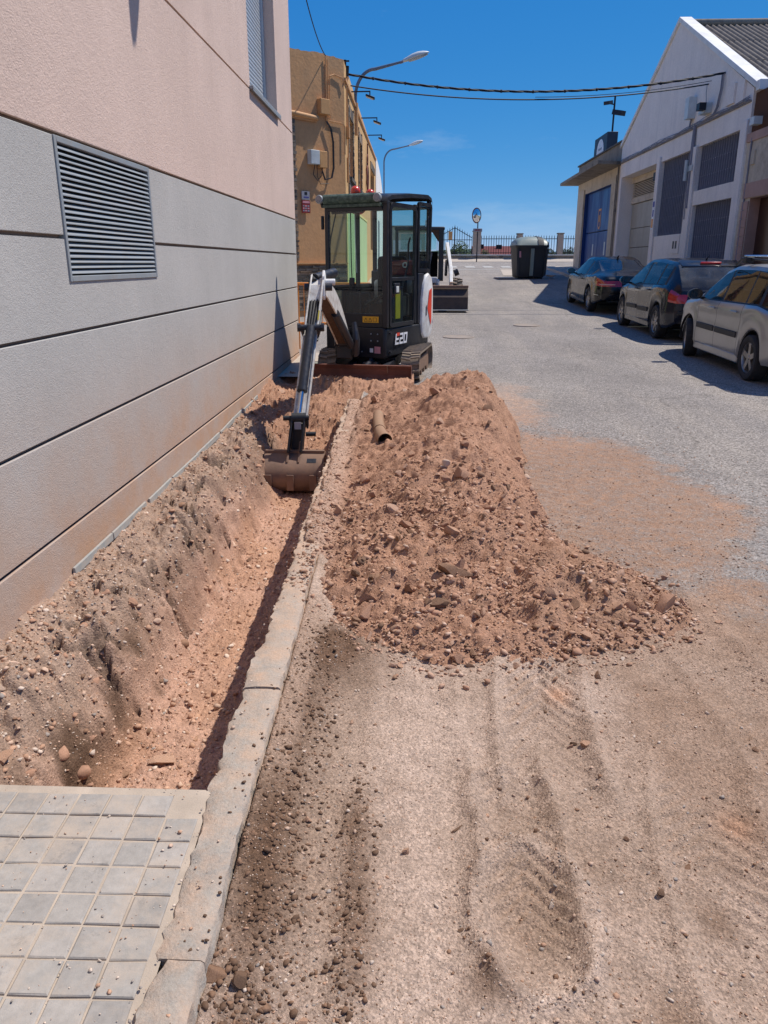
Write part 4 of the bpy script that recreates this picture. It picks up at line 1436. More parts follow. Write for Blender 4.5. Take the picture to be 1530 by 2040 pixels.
# facade along the street
m = MB()
wins = [(22.55, 23.95, 3.9, 5.38, 'w'), (26.35, 27.5, 3.9, 5.30, 'w'), (33.0, 35.9, 2.2, 5.22, 'd')]
ysb = sorted(set([OY0, 37.1] + [w[0] for w in wins] + [w[1] for w in wins]))
def cellwall(m, x, yb, zb_, holes):
    for a, b in zip(yb[:-1], yb[1:]):
        for c, d in zip(zb_[:-1], zb_[1:]):
            cy, cz = (a + b) / 2, (c + d) / 2
            if any(h[0] < cy < h[1] and h[2] < cz < h[3] for h in holes):
                continue
            m.add([(x, a, c), (x, b, c), (x, b, d), (x, a, d)], [(0, 1, 2, 3)])
zsb = sorted(set([.3, 2.2, 3.55, 3.9, 5.22, 5.30, 5.38, 6.0]))
cellwall(m, XW, ysb, zsb, wins)
m.add([(XW, OY0, 6.0), (XW, 37.1, 6.0), (XW, 37.1, 6.02), (XW, OY0, 6.42)], [(0, 1, 2, 3)])
m.add([(XW, OY0, 6.42), (XW, 37.1, 6.02), (XW - 4, 37.1, 6.02), (XW - 4, OY0, 6.42)], [(0, 1, 2, 3)])
m.add([(XW, 37.1, .3), (XW - 6, 37.1, .3), (XW - 6, 37.1, 6.02), (XW, 37.1, 6.02)], [(0, 1, 2, 3)])
m.build('street_wall', 'ochre_facade', och, recalc=False)
m = MB(); m.box(XW - .02, XW + .05, OY0, 37.1, 5.98, 6.05); m.build('cornice', 'pipe_ochre', och)
m = MB(); m.box(XW + .004, XW + .02, 21.75, 30.2, .3, 3.1); m.build('painted_ground_floor', 'green_render', och)
m = MB(); m.box(XW + .004, XW + .03, 21.42, 21.72, .3, 3.15); m.box(XW + .004, XW + .035, 21.72, 30.2, 3.1, 3.16); m.build('trim_band', 'yellow_trim', och)
# beige balcony-like planter grille seen through the cab
for i, w in enumerate(wins):
    m = MB(); a, b, c, d = w[:4]
    m.box(XW - .26, XW - .001, a - .003, a, c, d); m.box(XW - .26, XW - .001, b, b + .003, c, d); m.box(XW - .26, XW - .001, a, b, d, d + .003)
    m.box(XW - .26, XW - .001, a, b, c - .003, c)
    wo_ = m.build('window' if w[4] == 'w' else 'doorway', 'ochre_facade', och)
    M.setdefault('brown_blind', simple('brown_blind', srgb(116, 70, 56), .7, bump=0))
    m = MB(); m.box(XW - .20, XW - .17, a, b, c, d); m.build('blind', 'brown_blind', wo_)
    if w[4] == 'w':
        m = MB(); m.box(XW - .05, XW + .09, a - .06, b + .06, c - .10, c - .004); m.build('sill', 'slate_dark', wo_)
    # stones round the opening, laid one by one
    rr = random.Random(40 + i)
    def surround(y0, y1, z0, z1):
        m = MB(); m.box(XW + .003, XW + .03 + rr.uniform(0, .015), y0, y1, z0, z1)
        m.build('stone', rr.choice(['slate', 'slate_warm', 'slate_dark']), wo_)
    if i < 2:
        zz_ = c - .45
        while zz_ < d + .35:
            h = rr.uniform(.06, .10)
            surround(a - .22, a - .03, zz_, zz_ + h - .012); surround(b + .03, b + .22, zz_, zz_ + h - .012)
            zz_ += h
    yy_ = a - .03
    while yy_ < b:
        wd = rr.uniform(.18, .32)
        surround(yy_ + .006, min(b + .03, yy_ + wd) - .006, d + .02, d + .28)
        if i < 2:
            surround(yy_ + .006, min(b + .03, yy_ + wd) - .006, c - .45, c - .12)
        yy_ += wd
# split stone: base and left quoin, every strip a stone
rr = random.Random(5)
stone_base = []
lib = {}
def strip_stone(s0, s1, z0, z1, o0=.02):
    m = MB(); o1 = o0 + rr.uniform(.005, .035)
    p = [CH(s, z, o) for o in (.005, o1) for s, z in ((s0, z0), (s1, z0), (s1, z1), (s0, z1))]
    p[4] = CH(s0 + .004, z0 + .003, o1 - .006); p[6] = CH(s1 - .004, z1 - .003, o1 + .004)
    m.add(p, [(0, 3, 2, 1), (4, 5, 6, 7), (0, 1, 5, 4), (1, 2, 6, 5), (2, 3, 7, 6), (3, 0, 4, 7)])
    m.build('stone', rr.choice(['slate', 'slate_warm', 'slate_warm', 'slate_dark']), och, recalc=False)
z = g(21) + .12
n_st = 0
while z < ZB - .04:
    h = rr.uniform(.035, .07)
    s = -.02 - rr.uniform(0, .2)
    while s < 2.15:
        w_ = rr.uniform(.22, .5)
        if s + w_ > 0:
            strip_stone(max(s, 0) + .004, s + w_ - .004, z + .004, min(z + h, ZB) - .004); n_st += 1
        s += w_
    z += h
m = MB(); m.bar(CH(0, ZB + .012, .03), CH(5, ZB + .012, .03), .07, .03); m.build('stone_cap', 'pipe_ochre', och)
z = ZB + .05
while z < 4.85:
    h = rr.uniform(.05, .10)
    strip_stone(1.66 - rr.uniform(0, .04), 2.1, z + .004, z + h - .004, .03)
    z += h
# ledge pipe, conduits and boxes on the chamfer
m = MB()
m.tube([CH(.95, 5.02, .07), CH(1.6, 5.05, .07), CH(4.5, 5.12, .07)], .055, 10)
m.tube([CH(.95, 4.96, .04), CH(1.6, 4.96, .04), CH(4.5, 5.0, .04)], .02, 8)
m.build('ledge_pipe', 'pipe_ochre', och, smooth=40)
for lab, s, z0, z1, w_, dpt, mat in (('upper ochre', .76, 5.12, 5.46, .30, .16, 'box_ochre'), ('grey meter', 1.12, 3.98, 4.30, .28, .16, 'box_grey'), ('lower ochre', .84, 3.92, 4.30, .24, .14, 'box_ochre')):
    m = MB()
    m.prism([(s - w_ / 2, z0), (s + w_ / 2, z0), (s + w_ / 2, z1), (s - w_ / 2, z1)], .006, dpt, lambda a, b, d: CH(a, b, d))
    bx = m.build('meter_box' if mat == 'box_grey' else 'junction_box', mat, och, bevel=.012)
    bx['label'] = lab + ' box on the rough wall'
m = MB()
for s, z0, z1 in ((.62, 5.0, 6.4), (.56, 5.05, 6.35), (.5, 5.05, 6.0)):
    m.tube([CH(s, z0, .03), CH(s, z1, .03)], .013, 6)
m.tube([CH(.5, 6.0, .03), CH(.35, 6.06, .03), CH(.1, 6.02, .04), CH(.0, 5.85, .05)], .014, 6)
m.tube([CH(.55, 5.02, .03), CH(.1, 5.0, .03), CH(.03, 4.95, .04), CH(.03, 4.3, .04)], .012, 6)
m.build('conduit', 'pipe_ochre', och, smooth=40)
m = MB()
for k in range(3):
    o = .02 * k
    m.tube([CH(.62 + o, 4.99, .05), CH(.5 + o, 4.85, .06), CH(.42 + o, 4.55, .05), CH(.42 + o, 3.95, .05), CH(.5 + o, 3.72, .06), CH(.72 + o, 3.66, .06), CH(.86, 3.9, .08)], .010, 6)
m.tube([CH(1.1, 3.98, .1), CH(1.14, 3.75, .08), CH(1.0, 3.62, .08), CH(.86, 3.75, .08), CH(.84, 3.92, .08)], .010, 6)
m.tube([CH(1.03, 3.98, .1), CH(1.0, 3.7, .08), CH(.9, 3.55, .07), CH(.6, 3.58, .05)], .008, 6)
m.build('wall_cable', 'cable_black', och, smooth=40)
# facade conduits near the corner
m = MB()
m.tube([(XW + .03, 21.75, 6.1), (XW + .03, 21.75, 4.9)], .014, 6); m.tube([(XW + .03, 22.05, 6.2), (XW + .03, 22.05, 3.7)], .018, 6)
m.tube([(XW + .03, 21.95, 4.3), (XW + .03, 21.95, 3.7)], .03, 6)
m.build('conduit', 'pipe_ochre', och, smooth=40)
m = MB(); m.box(XW + .004, XW + .09, 21.7, 22.0, 4.75, 5.0); m.build('junction_box', 'box_ochre', och)
# wrought iron ornament
m = MB()
yc, zc = 30.3, 4.6
ring = lambda r, cy, cz, t0=0, t1=6.2832, n=20: [(XW + .05, cy + r * math.cos(t0 + (t1 - t0) * i / n), cz + r * math.sin(t0 + (t1 - t0) * i / n)) for i in range(n + 1)]
m.tube(ring(.42, yc, zc), .028, 6); m.tube(ring(.20, yc - .05, zc + .1), .022, 6); m.tube(ring(.17, yc, zc + .62), .022, 6)
m.tube([(XW + .05, yc, zc - .42), (XW + .05, yc, zc + 1.15)], .025, 6); m.tube([(XW + .05, yc - .3, zc - .25), (XW + .05, yc + .32, zc + .3)], .022, 6); m.tube([(XW + .05, yc - .2, zc + .5), (XW + .05, yc + .2, zc + .74)], .02, 6)
M['rust_iron'] = simple('rusty_iron', srgb(112, 66, 60), .8, .2, bump=0)
m.build('wrought_iron_ornament', 'rust_iron', och, smooth=40)
# plate and red sign
sg = thing('wall_sign', CH(1.42, 2.9, .02), 'dark red notice plate with white print under a small grey sign on the ochre wall', 'sign')
def plate(name, s0, s1, z0, z1, o0, o1, mat, par):
    m = MB(); m.prism([(s0, z0), (s1, z0), (s1, z1), (s0, z1)], o0, o1, lambda a, b, d: CH(a, b, d)); return m.build(name, mat, par)
plate('plate', 1.24, 1.50, 2.86, 3.15, .035, .05, 'sign_red', sg)
plate('heading', 1.26, 1.48, 3.085, 3.135, .05, .053, 'sign_pink', sg)
for k, (a, b) in enumerate(((1.27, 1.33), (1.35, 1.41), (1.43, 1.475))):
    for r_ in range(3):
        plate('print_mark', a, b, 2.895 + r_ * .055, 2.93 + r_ * .055, .05, .053, 'sign_pink' if (k + r_) % 2 else 'sign_grey', sg)
plate('small_sign', 1.25, 1.50, 3.165, 3.36, .035, .048, 'sign_grey', sg)
plate('print_mark', 1.33, 1.41, 3.28, 3.34, .048, .052, 'iron_black', sg)
plate('print_mark', 1.28, 1.44, 3.21, 3.235, .048, .051, 'sign_blue', sg)
# no-parking sign on a pole in front of the green wall
sp = thing('no_parking_sign', (-1.62, 22.9, g(22.9) + .12), 'round red and blue no parking sign on a dark green pole seen through the cab', 'sign')
M['sign_ring_red'] = simple('red_ring', srgb(190, 50, 44), .5, bump=0)
M['pole_green'] = simple('dark_green_pole', srgb(28, 70, 66), .5, bump=0)
m = MB(); m.cyl((-1.62, 22.9, g(22.9)), (-1.62, 22.9, 3.35), .035, n=10); m.build('pole', 'pole_green', sp, smooth=40)
m = MB(); m.cyl((-1.62, 22.86, 3.22), (-1.62, 22.84, 3.22), .27, n=28); m.build('ring', 'sign_ring_red', sp)
m = MB(); m.cyl((-1.62, 22.84, 3.22), (-1.62, 22.836, 3.22), .20, n=28); m.build('disc', 'sign_blue', sp)
m = MB(); m.bar((-1.77, 22.834, 3.37), (-1.47, 22.834, 3.07), .004, .04, up=(1, 0, 1)); m.build('slash', 'sign_ring_red', sp)

# ------------------------------------------------------------------ street lamps, spotlights
def lamp_arm(m, x, y, z0, z1, reach, rise, r=.045):
    pts = [(x, y, z0), (x, y, z1)]
    for t in np.linspace(.12, 1, 10):
        a = t * math.pi / 2
        pts.append((x + reach * .42 * (1 - math.cos(a)), y, z1 + (rise * .8) * math.sin(a)))
    pts.append((x + reach, y, z1 + rise))
    m.tube(pts, [r] * (len(pts) - 1) + [r * .7], 10)
    return Vector(pts[-1])
def lamp_head(par, p, L=.78, tilt=.28):
    m = MB()
    prof = [(0, .02), (.03, .055), (.10, .07), (.20, .085), (.36, .115), (.55, .12), (.72, .09), (.84, .045), (.90, .004)]
    d = Vector((math.cos(tilt), 0, math.sin(tilt))); u = Vector((-math.sin(tilt), 0, math.cos(tilt)))
    rows = []
    for a, r_ in prof:
        a *= L / .9
        c = p + d * a
        rows.append([c + Vector((0, 1, 0)) * (r_ * 1.05 * math.cos(t)) + u * ((r_ * (.95 if math.sin(t) > 0 else .45)) * math.sin(t)) for t in np.linspace(0, 2 * math.pi, 17)])
    m.grid(rows)
    m.build('lamp_housing', 'lamp_white', par, smooth=50)
    m = MB()
    rows = []
    for a, r_ in prof[3:8]:
        a *= L / .9
        c = p + d * a - u * .035
        rows.append([c + Vector((0, 1, 0)) * (r_ * .85 * math.cos(t)) + u * (r_ * .35 * math.sin(t)) for t in np.linspace(math.pi, 2 * math.pi, 9)])
    m.grid(rows); m.build('lens', 'alu_white', par, smooth=50)
    m = MB(); m.cyl(p - d * .07, p + d * .02, .04, n=10); m.build('collar', 'iron_bar', par, smooth=40)
for nm, y, z0, z1, rise, lab, grd in (('street_lamp', 24.9, 5.30, 6.25, .90, 'nearer street lamp with white head arching from the ochre facade', 0), ('street_lamp', 46.0, g(46), 6.9, .85, 'farther street lamp beyond the ochre house with slim curved pole', 1)):
    xx = XW + .03
    lp = thing(nm, (xx, y, z0), lab, 'street lamp')
    m = MB(); p = lamp_arm(m, xx, y, z0, z1, 1.35, rise, .045 if not grd else .04)
    m.build('pole', 'lamp_pole', lp, smooth=40)
    if not grd:
        m = MB(); m.cyl((xx, y, z0 - .05), (xx, y, z0 + .8), .075, n=12); m.build('sleeve', 'pipe_ochre', lp, smooth=40)
    lamp_head(lp, p, .80 if not grd else .82, .30)
# lamp mounted high on the apartment wall (its head throws the pointed shadow on the render)
lp = thing('street_lamp', (XW + .02, 6.35, 5.0), 'street lamp bracketed high on the pinkish apartment wall above the picture', 'street lamp')
m = MB(); m.tube([(XW + .02, 6.35, 5.0), (XW + .03, 6.35, 5.3), (XW + .25, 6.35, 5.55), (XW + .75, 6.35, 5.66)], .03, 10); m.build('pole', 'lamp_pole', lp, smooth=40)
lamp_head(lp, Vector((XW + .74, 6.35, 5.66)), .72, .18)
M['spot_black'] = simple('black_spotlight', srgb(24, 28, 44), .5, .2, bump=0)
for i, (y, lab) in enumerate(((23.4, 'nearest black spotlight on an arm from the ochre parapet'), (27.4, 'middle black spotlight on an arm from the ochre parapet'), (30.9, 'farthest black spotlight on an arm from the ochre parapet'))):
    s = thing('spotlight', (XW, y, 6.0), lab, 'spotlight', group='spotlights over the ochre facade')
    zt = 6.11
    m = MB(); m.cyl((XW, y, zt), (XW + .53, y, zt + .005), .018, n=8); m.cyl((XW + .53, y, zt + .02), (XW + .53, y, zt - .10), .016, n=8); m.build('arm', 'spot_black', s, smooth=40)
    m = MB(); m.bar((XW + .42, y, zt - .09), (XW + .66, y, zt - .17), .22, .045, up=(0, 0, 1)); m.build('head', 'spot_black', s, bevel=.01)
    m = MB(); m.bar((XW + .43, y, zt - .125), (XW + .62, y, zt - .19), .17, .012, up=(0, 0, 1)); m.build('glass', 'lamp_white', s)

# ------------------------------------------------------------------ white house with curved parapet beyond, end building
wh = thing('white_house', (-4, 41, g(41)), 'white house with rounded parapet beyond the ochre house', 'house')
m = MB()
prof = [(37.2, 6.15)] + [(37.2 + 8.0 * t, 6.15 - 1.9 * (1 - math.sqrt(max(0, 1 - t * t)))) for t in np.linspace(.05, 1, 14)]
poly = [(37.2, .5)] + [(a, b) for a, b in prof] + [(45.2, .5)]
m.prism(poly, XW - 6, XW + .02, lambda a, b, d: Vector((d, a, b)))
m.build('wall', 'pale_block', wh)
m = MB()
poly = [(45.25, .5)] + [(45.25 + 2.4 * t, 5.3 - 1.2 * t * t) for t in np.linspace(0, 1, 8)] + [(47.65, .5)]
m.prism(poly, XW - 6, XW + .10, lambda a, b, d: Vector((d, a, b)))
m.build('wing', 'pale_block', wh)
m = MB(); m.box(XW + .021, XW + .05, 39, 40.2, 1.4, 3.6); m.build('door', 'alu', wh)
eb = thing('end_building', (-1.5, 49, g(50)), 'low pale building with a flat parapet at the end of the street behind the cab', 'building')
m = MB(); m.box(-9, .80, 50.0, 56, .8, 3.75); m.build('wall', 'beige_wall', eb)
m = MB(); m.box(-9.05, .55, 49.94, 56, 3.75, 3.85); m.build('parapet', 'stained_concrete', eb)
m = MB(); m.box(.55, .95, 49.9, 50.5, .8, 4.15); m.build('pilaster', 'pale_block', eb)
m = MB(); m.box(-1.4, .35, 49.97, 49.995, 2.2, 3.0); m.build('window', 'pale_block', eb)

# ------------------------------------------------------------------ far wall, fence and gate
FY = 52.0
wl = thing('low_wall', (6, FY, g(FY)), 'low pale wall with coping under the railings at the street end', 'wall')
zf = g(FY)
m = MB(); m.box(3.95, 22, FY - .15, FY + .15, zf - .3, zf + .33); m.box(1.0, 3.95, FY - .15, FY + .15, zf - .3, zf + .30); m.build('wall', 'stained_concrete', wl)
m = MB(); m.box(.95, 22, FY - .2, FY + .2, zf + .34, zf + .40); m.build('coping', 'white_coping', wl)
# bank of pale concrete kerb before the wall
m = MB(); m.add([(1.0, FY - 1.6, g(FY - 1.6) + .01), (12, FY - 1.6, g(FY - 1.6) + .01), (12, FY - .16, zf + .16), (1.0, FY - .16, zf + .16)], [(0, 1, 2, 3)]); m.build('concrete_apron', 'pave_far', wl)
zc = zf + .40
for x, w_, h, lab in ((3.86, .50, 1.36, 'broad pillar by the gate with the mirror pole before it'), (6.55, .33, 1.2, 'narrow pillar just left of the container top'), (9.1, .34, 1.22, 'narrow pillar between container and blue garage')):
    pl = thing('fence_pillar', (x, FY, zc), lab, 'pillar')
    m = MB(); m.box(x - w_ / 2, x + w_ / 2, FY - .2, FY + .2, zc, zc + h); m.build('shaft', 'concrete', pl, bevel=.01)
    m = MB(); m.box(x - w_ / 2 - .04, x + w_ / 2 + .04, FY - .24, FY + .24, zc + h, zc + h + .07); m.build('cap', 'stained_concrete', pl, bevel=.01)
def railing(x0, x1, lab, gate=False):
    f = thing('railing' if not gate else 'iron_gate', (x0, FY, zc), lab, 'railing' if not gate else 'gate')
    n = int((x1 - x0) / .155)
    pk = None
    for i in range(n + 1):
        x = x0 + (x1 - x0) * i / n
        t = (x - x0) / (x1 - x0)
        h = 1.12 + ((1 - abs(2 * t - 1)) * .62 if gate else 0)
        m = MB(); r_ = .014 if not (gate and i == n // 2) else .035
        m.bar((x, FY, zc), (x, FY, zc + h - .09), r_ * 2, r_ * 2)
        m.cyl((x, FY, zc + h - .1), (x, FY, zc + h + .05), .026, .003, 5)
        m.build('picket', 'spot_black', f)
    m = MB(); m.box(x0, x1, FY - .015, FY + .015, zc + .08, zc + .12)
    if gate:
        m.bar((x0, FY, zc + 1.0), ((x0 + x1) / 2, FY, zc + 1.6), .03, .04); m.bar(((x0 + x1) / 2, FY, zc + 1.6), (x1, FY, zc + 1.0), .03, .04); m.box(x0, x1, FY - .015, FY + .015, zc + .86, zc + .90)
    else:
        m.box(x0, x1, FY - .015, FY + .015, zc + .92, zc + .96)
    m.build('rail', 'spot_black', f)
    return f
gt = railing(1.35, 3.55, 'dark iron gate with a peaked top and a small yellowish notice', True)
m = MB(); m.box(2.05, 2.30, FY - .05, FY - .035, zc + .9, zc + 1.38); m.build('notice', 'box_ochre', gt)
railing(4.15, 6.35, 'dark iron railing between the broad pillar and the container')
railing(6.75, 8.9, 'dark iron railing behind the container and right of it')
railing(9.3, 13.5, 'dark iron railing beside the blue garage building')
mp = thing('traffic_mirror', (3.75, 50.2, g(50)), 'round convex traffic mirror on a thin pole with a small plate', 'mirror')
m = MB(); m.cyl((3.75, 50.2, g(50)), (3.75, 50.2, 4.2), .035, n=10); m.build('pole', 'spot_black', mp, smooth=40)
M['mirror_glass'] = NT('mirror_glass').set(**{'Base Color': (.85, .86, .86), 'Metallic': 1.0, 'Roughness': .03})
T = Matrix.Translation((3.66, 50.1, 4.42)) @ Matrix.Rotation(R(28), 4, 'Z') @ Matrix.Rotation(R(90), 4, 'X')
m = MB(); m.lathe([(0, .10), (.12, .085), (.22, .05), (.31, .0)], 24, T @ Matrix.Diagonal((.9, 1.25, 1, 1))); m.build('mirror_face', 'mirror_glass', mp, smooth=60)
m = MB(); m.lathe([(.30, .0), (.35, .01), (.36, -.03), (.30, -.05), (0, -.06)], 24, T @ Matrix.Diagonal((.9, 1.25, 1, 1))); m.build('rim', 'rust_iron', mp, smooth=40)
m = MB(); m.box(3.47, 4.02, 50.12, 50.14, 3.50, 3.68); m.build('name_plate', 'sign_grey', mp, bevel=.01)
m = MB(); m.box(3.57, 3.92, 50.115, 50.12, 3.56, 3.62); m.build('print_mark', 'sign_red', mp)
# lower roof and shrubs behind the fence
lr = thing('low_red_roof', (5.5, 58, 1), 'low dark red roof of a shed behind the railing', 'shed')
m = MB(); m.add([(4.2, 57, 2.3), (7.3, 57, 2.15), (7.3, 62, 2.9), (4.2, 62, 2.9), (4.2, 57, .5), (7.3, 57, .5), (7.3, 62, .5), (4.2, 62, .5)], [(0, 1, 2, 3), (4, 5, 1, 0), (5, 6, 2, 1), (7, 4, 0, 3), (6, 7, 3, 2)]); m.build('roof', 'terracotta', lr)
m = MB(); m.box(5.9, 6.3, 60, 60.4, 2.6, 2.95); m.box(4.7, 4.95, 60, 60.3, 2.7, 2.98); m.build('vent', 'iron_black', lr)
def shrub(x, y, z, rx, rz_, lab, n=500, dark=False):
    r0 = np.random.default_rng(int(x * 10 + 77))
    m = MB()
    for i in range(n):
        d = r0.normal(size=3); d /= np.linalg.norm(d); rr_ = r0.uniform(.4, 1.05) ** .7
        c = Vector((x + d[0] * rx * rr_, y + d[1] * rx * .7 * rr_, z + abs(d[2]) * rz_ * rr_))
        a = Vector(r0.normal(size=3)).normalized(); b = a.orthogonal().normalized(); s = r0.uniform(.04, .10)
        m.add([c - a * s, c + b * s * .5, c + a * s, c - b * s * .5], [(0, 1, 2, 3)])
    t = thing('shrub', (x, y, z), lab, 'shrub')
    m.build('foliage', 'foliage_dark' if dark else 'foliage', t, recalc=False)
    m = MB(); m.cyl((x, y, z - .5), (x, y, z + rz_ * .6), .04, .02, 6); m.build('stem', 'brown_render', t)
shrub(2.9, 53.4, 1.9, .75, 1.15, 'leafy green shrub behind the right gate leaf', 700)
shrub(2.2, 53.8, 1.8, .55, .8, 'darker shrub behind the gate centre', 400, True)
shrub(4.5, 53.2, 2.0, .35, .5, 'small light shrub right of the broad pillar', 200)
shrub(8.5, 53.5, 1.9, .8, .75, 'shrub behind the railing right of the container', 500, True)
shrub(10.0, 53.5, 1.9, .8, .8, 'shrub behind the railing nearest the garage', 500, True)
shrub(7.4, 53.8, 1.9, .8, .9, 'dark shrub directly behind the container lid', 500, True)

# ------------------------------------------------------------------ right side
XR = 7.94
def rz(z): return 1.68 + (z - 1.68) * .8358
wb = thing('white_warehouse', (XR + 5, 27, g(27)), 'white gabled warehouse with barred openings and a roller door on the right', 'building')
Y0, Y1, YP, ZP, ZE = 20.72, 33.05, 27.1, 8.62, 5.62
ZE1 = 5.92
holes = [(28.0, 32.75, .4, 4.82, 'g'), (24.75, 27.65, 2.52, 4.80, 'b'), (21.15, 24.2, 3.63, 4.80, 'b'), (21.15, 24.15, 1.55, 3.25, 'b')]
yb = sorted(set([Y0, Y1] + [h[0] for h in holes] + [h[1] for h in holes]))
zb2 = sorted(set([.2, ZE] + [h[2] for h in holes] + [h[3] for h in holes] + [5.40]))
m = MB()
cellwall(m, XR, yb, zb2, holes)
m.add([(XR, Y0, ZE), (XR, Y1, ZE), (XR, Y1, ZE1), (XR, YP, ZP), (XR, Y0, ZE)][:4], [(0, 1, 2, 3)])
m.add([(XR, Y0, .2), (XR + 12, Y0, .2), (XR + 12, Y0, ZE), (XR, Y0, ZE)], [(0, 1, 2, 3)])
m.add([(XR, Y1, .2), (XR, Y1, ZE1), (XR + 12, Y1, ZE1), (XR + 12, Y1, .2)], [(0, 1, 2, 3)])
m.build('wall', 'white_wall', wb, recalc=False)
# piers standing 6 cm proud between the openings
for a, b, c, d in ((27.66, 27.99, .4, 4.95), (24.22, 24.72, .4, 4.83), (20.73, 21.12, .4, 4.95)):
    m = MB(); m.box(XR - .06, XR - .001, a, b, c, d); m.build('pier', 'white_wall', wb, bevel=.01, seg=1)
# gable coping
m = MB()
def cop(p, q_):
    m.prism([(p[0], p[1]), (q_[0], q_[1]), (q_[0], q_[1] + .14), (p[0], p[1] + .14)], XR - .06, XR + .30, lambda a, b, d: Vector((d, a, b)))
cop((Y0 - .25, ZE - .06), (YP, ZP)); cop((YP + .001, ZP), (Y1 + .1, ZE1))
m.box(XR - .06, XR + .32, Y0 - .45, Y0 - .25, ZE - .12, ZE + .10)
m.build('gable_coping', 'white_coping', wb, bevel=.008, seg=1)
# corrugated roof, near slope in sheets
for row in range(3):
    for cI in range(7):
        t0, t1 = row / 3, (row + 1) / 3 + .02
        xa = XR + .36 + cI * 1.05
        m = MB()
        P = []
        for t in np.linspace(t0, t1, 6):
            yy_ = YP + (Y0 - .2 - YP) * (1 - t) if False else (Y0 - .2) + (YP - Y0 + .2) * t
            zz_ = ZE + .02 + (ZP - ZE - .10) * t + .012 * (2 - row) * 0 - .02 * (t - t0) * 2
            P.append([(x, yy_, zz_ + .045 * math.sin((x - XR) * 2 * math.pi / .175)) for x in np.arange(xa, xa + 1.07, .0219)])
        m.grid(P)
        m.build('roof_sheet', 'fibre_cement', wb, smooth=60, recalc=False)
m = MB(); m.tube([(XR + .3, YP, ZP - .02), (XR + 12, YP, ZP - .02)], .10, 10); m.build('roof_ridge', 'stained_concrete', wb, smooth=50)
m = MB(); m.add([(XR + .3, YP, ZP - .12), (XR + 12, YP, ZP - .12), (XR + 12, Y1, ZE1), (XR + .3, Y1, ZE1)], [(0, 1, 2, 3)]); m.build('roof', 'fibre_cement', wb, recalc=False)
m = MB(); m.add([(XR + .3, YP, ZP - .16), (XR + 12, YP, ZP - .16), (XR + 12, Y0 - .2, ZE - .06), (XR + .3, Y0 - .2, ZE - .06)], [(0, 1, 2, 3)]); m.build('roof_deck', 'stained_concrete', wb, recalc=False)
# barred openings
for k, h in enumerate(holes[1:]):
    a, b, c, d = h[:4]
    m = MB(); dp = .30
    m.box(XR + .001, XR + dp, a - .002, a, c, d); m.box(XR + .001, XR + dp, b, b + .002, c, d); m.box(XR + .001, XR + dp, a, b, d, d + .002); m.box(XR + .001, XR + dp, a, b, c - .002, c)
    wo_ = m.build('barred_window', 'white_wall', wb)
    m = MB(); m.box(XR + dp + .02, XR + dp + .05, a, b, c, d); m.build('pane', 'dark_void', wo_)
    nb = int((b - a) / .165)
    for i in range(nb + 1):
        y = a + .04 + (b - a - .08) * i / nb
        m = MB(); m.bar((XR + .12, y, c + .002), (XR + .12, y, d - .002), .048, .03, up=(0, 1, 0)); m.build('bar', 'iron_bar', wo_)
    m = MB()
    for t in ((.33, .66) if d - c < 1.5 else (.25, .5, .75)):
        m.box(XR + .128, XR + .15, a, b, c + (d - c) * t - .015, c + (d - c) * t + .015)
    m.build('cross_bar', 'iron_bar', wo_)
# garage recess with louvre and sectional door
a, b, c, d = holes[0][:4]
m = MB(); dp = .55
m.box(XR + .001, XR + dp, a - .002, a, c, d); m.box(XR + .001, XR + dp, b, b + .002, c, d); m.box(XR + .001, XR + dp, a, b, d, d + .002)
ga = m.build('garage_door', 'white_wall', wb)
zs_ = [c, 1.55, 2.25, 2.95, 3.85]
for z0_, z1_ in zip(zs_[:-1], zs_[1:]):
    m = MB(); m.box(XR + dp - .05, XR + dp, a + .02, b - .04, z0_ + .008, z1_ - .008); m.build('door_panel', 'cream_sheet', ga, bevel=.01, seg=1)
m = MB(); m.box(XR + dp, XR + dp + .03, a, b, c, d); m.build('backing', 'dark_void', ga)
m = MB(); m.box(XR + dp - .1, XR + dp - .001, a, b, 3.86, 4.06); m.box(XR + dp - .1, XR + dp - .001, a, b, 4.60, 4.81); m.build('lintel', 'beige_wall', ga)
for i in range(9):
    z = 4.09 + i * .057
    m = MB(); m.bar((XR + dp - .05, a + .02, z), (XR + dp - .05, b - .02, z), .04, .022); m.build('slat', 'beige_wall', ga)
m = MB(); m.box(XR + dp - .16, XR + dp - .1, 29.6, 29.85, 4.45, 4.7); m.build('floodlight', 'iron_black', ga)
def rp(name, y0, y1, z0, z1, x, th, mat, par):
    m = MB(); m.box(x - th, x, y0, y1, z0, z1); return m.build(name, mat, par)
nt = thing('notice_sheet', (XR + .45, 29.2, 3.0), 'white paper notice with three lines of purple print on the cream door', 'notice')
rp('sheet', 28.55, 29.75, 2.42, 3.42, XR + dp - .052, .004, 'sign_white', nt)
for zz0, h, mat in ((3.05, .2, 'sign_pink'), (2.72, .2, 'sign_grey'), (2.48, .14, 'sign_blue')):
    yy_ = 28.66
    while yy_ < 29.6:
        rp('print_mark', yy_, yy_ + .09, zz0, zz0 + h, XR + dp - .056, .003, mat, nt); yy_ += .135
nt = thing('notice_sheet', (XR - .06, 27.8, 3.2), 'narrow poster in purple and orange on the white pier', 'notice')
rp('sheet', 27.70, 27.95, 2.75, 3.65, XR - .061, .004, 'sign_white', nt)
rp('print_mark', 27.73, 27.92, 3.45, 3.62, XR - .065, .003, 'sign_blue', nt); rp('print_mark', 27.76, 27.88, 3.15, 3.36, XR - .065, .003, 'sign_blue', nt); rp('print_mark', 27.72, 27.93, 2.80, 3.08, XR - .065, .003, 'sign_orange', nt)
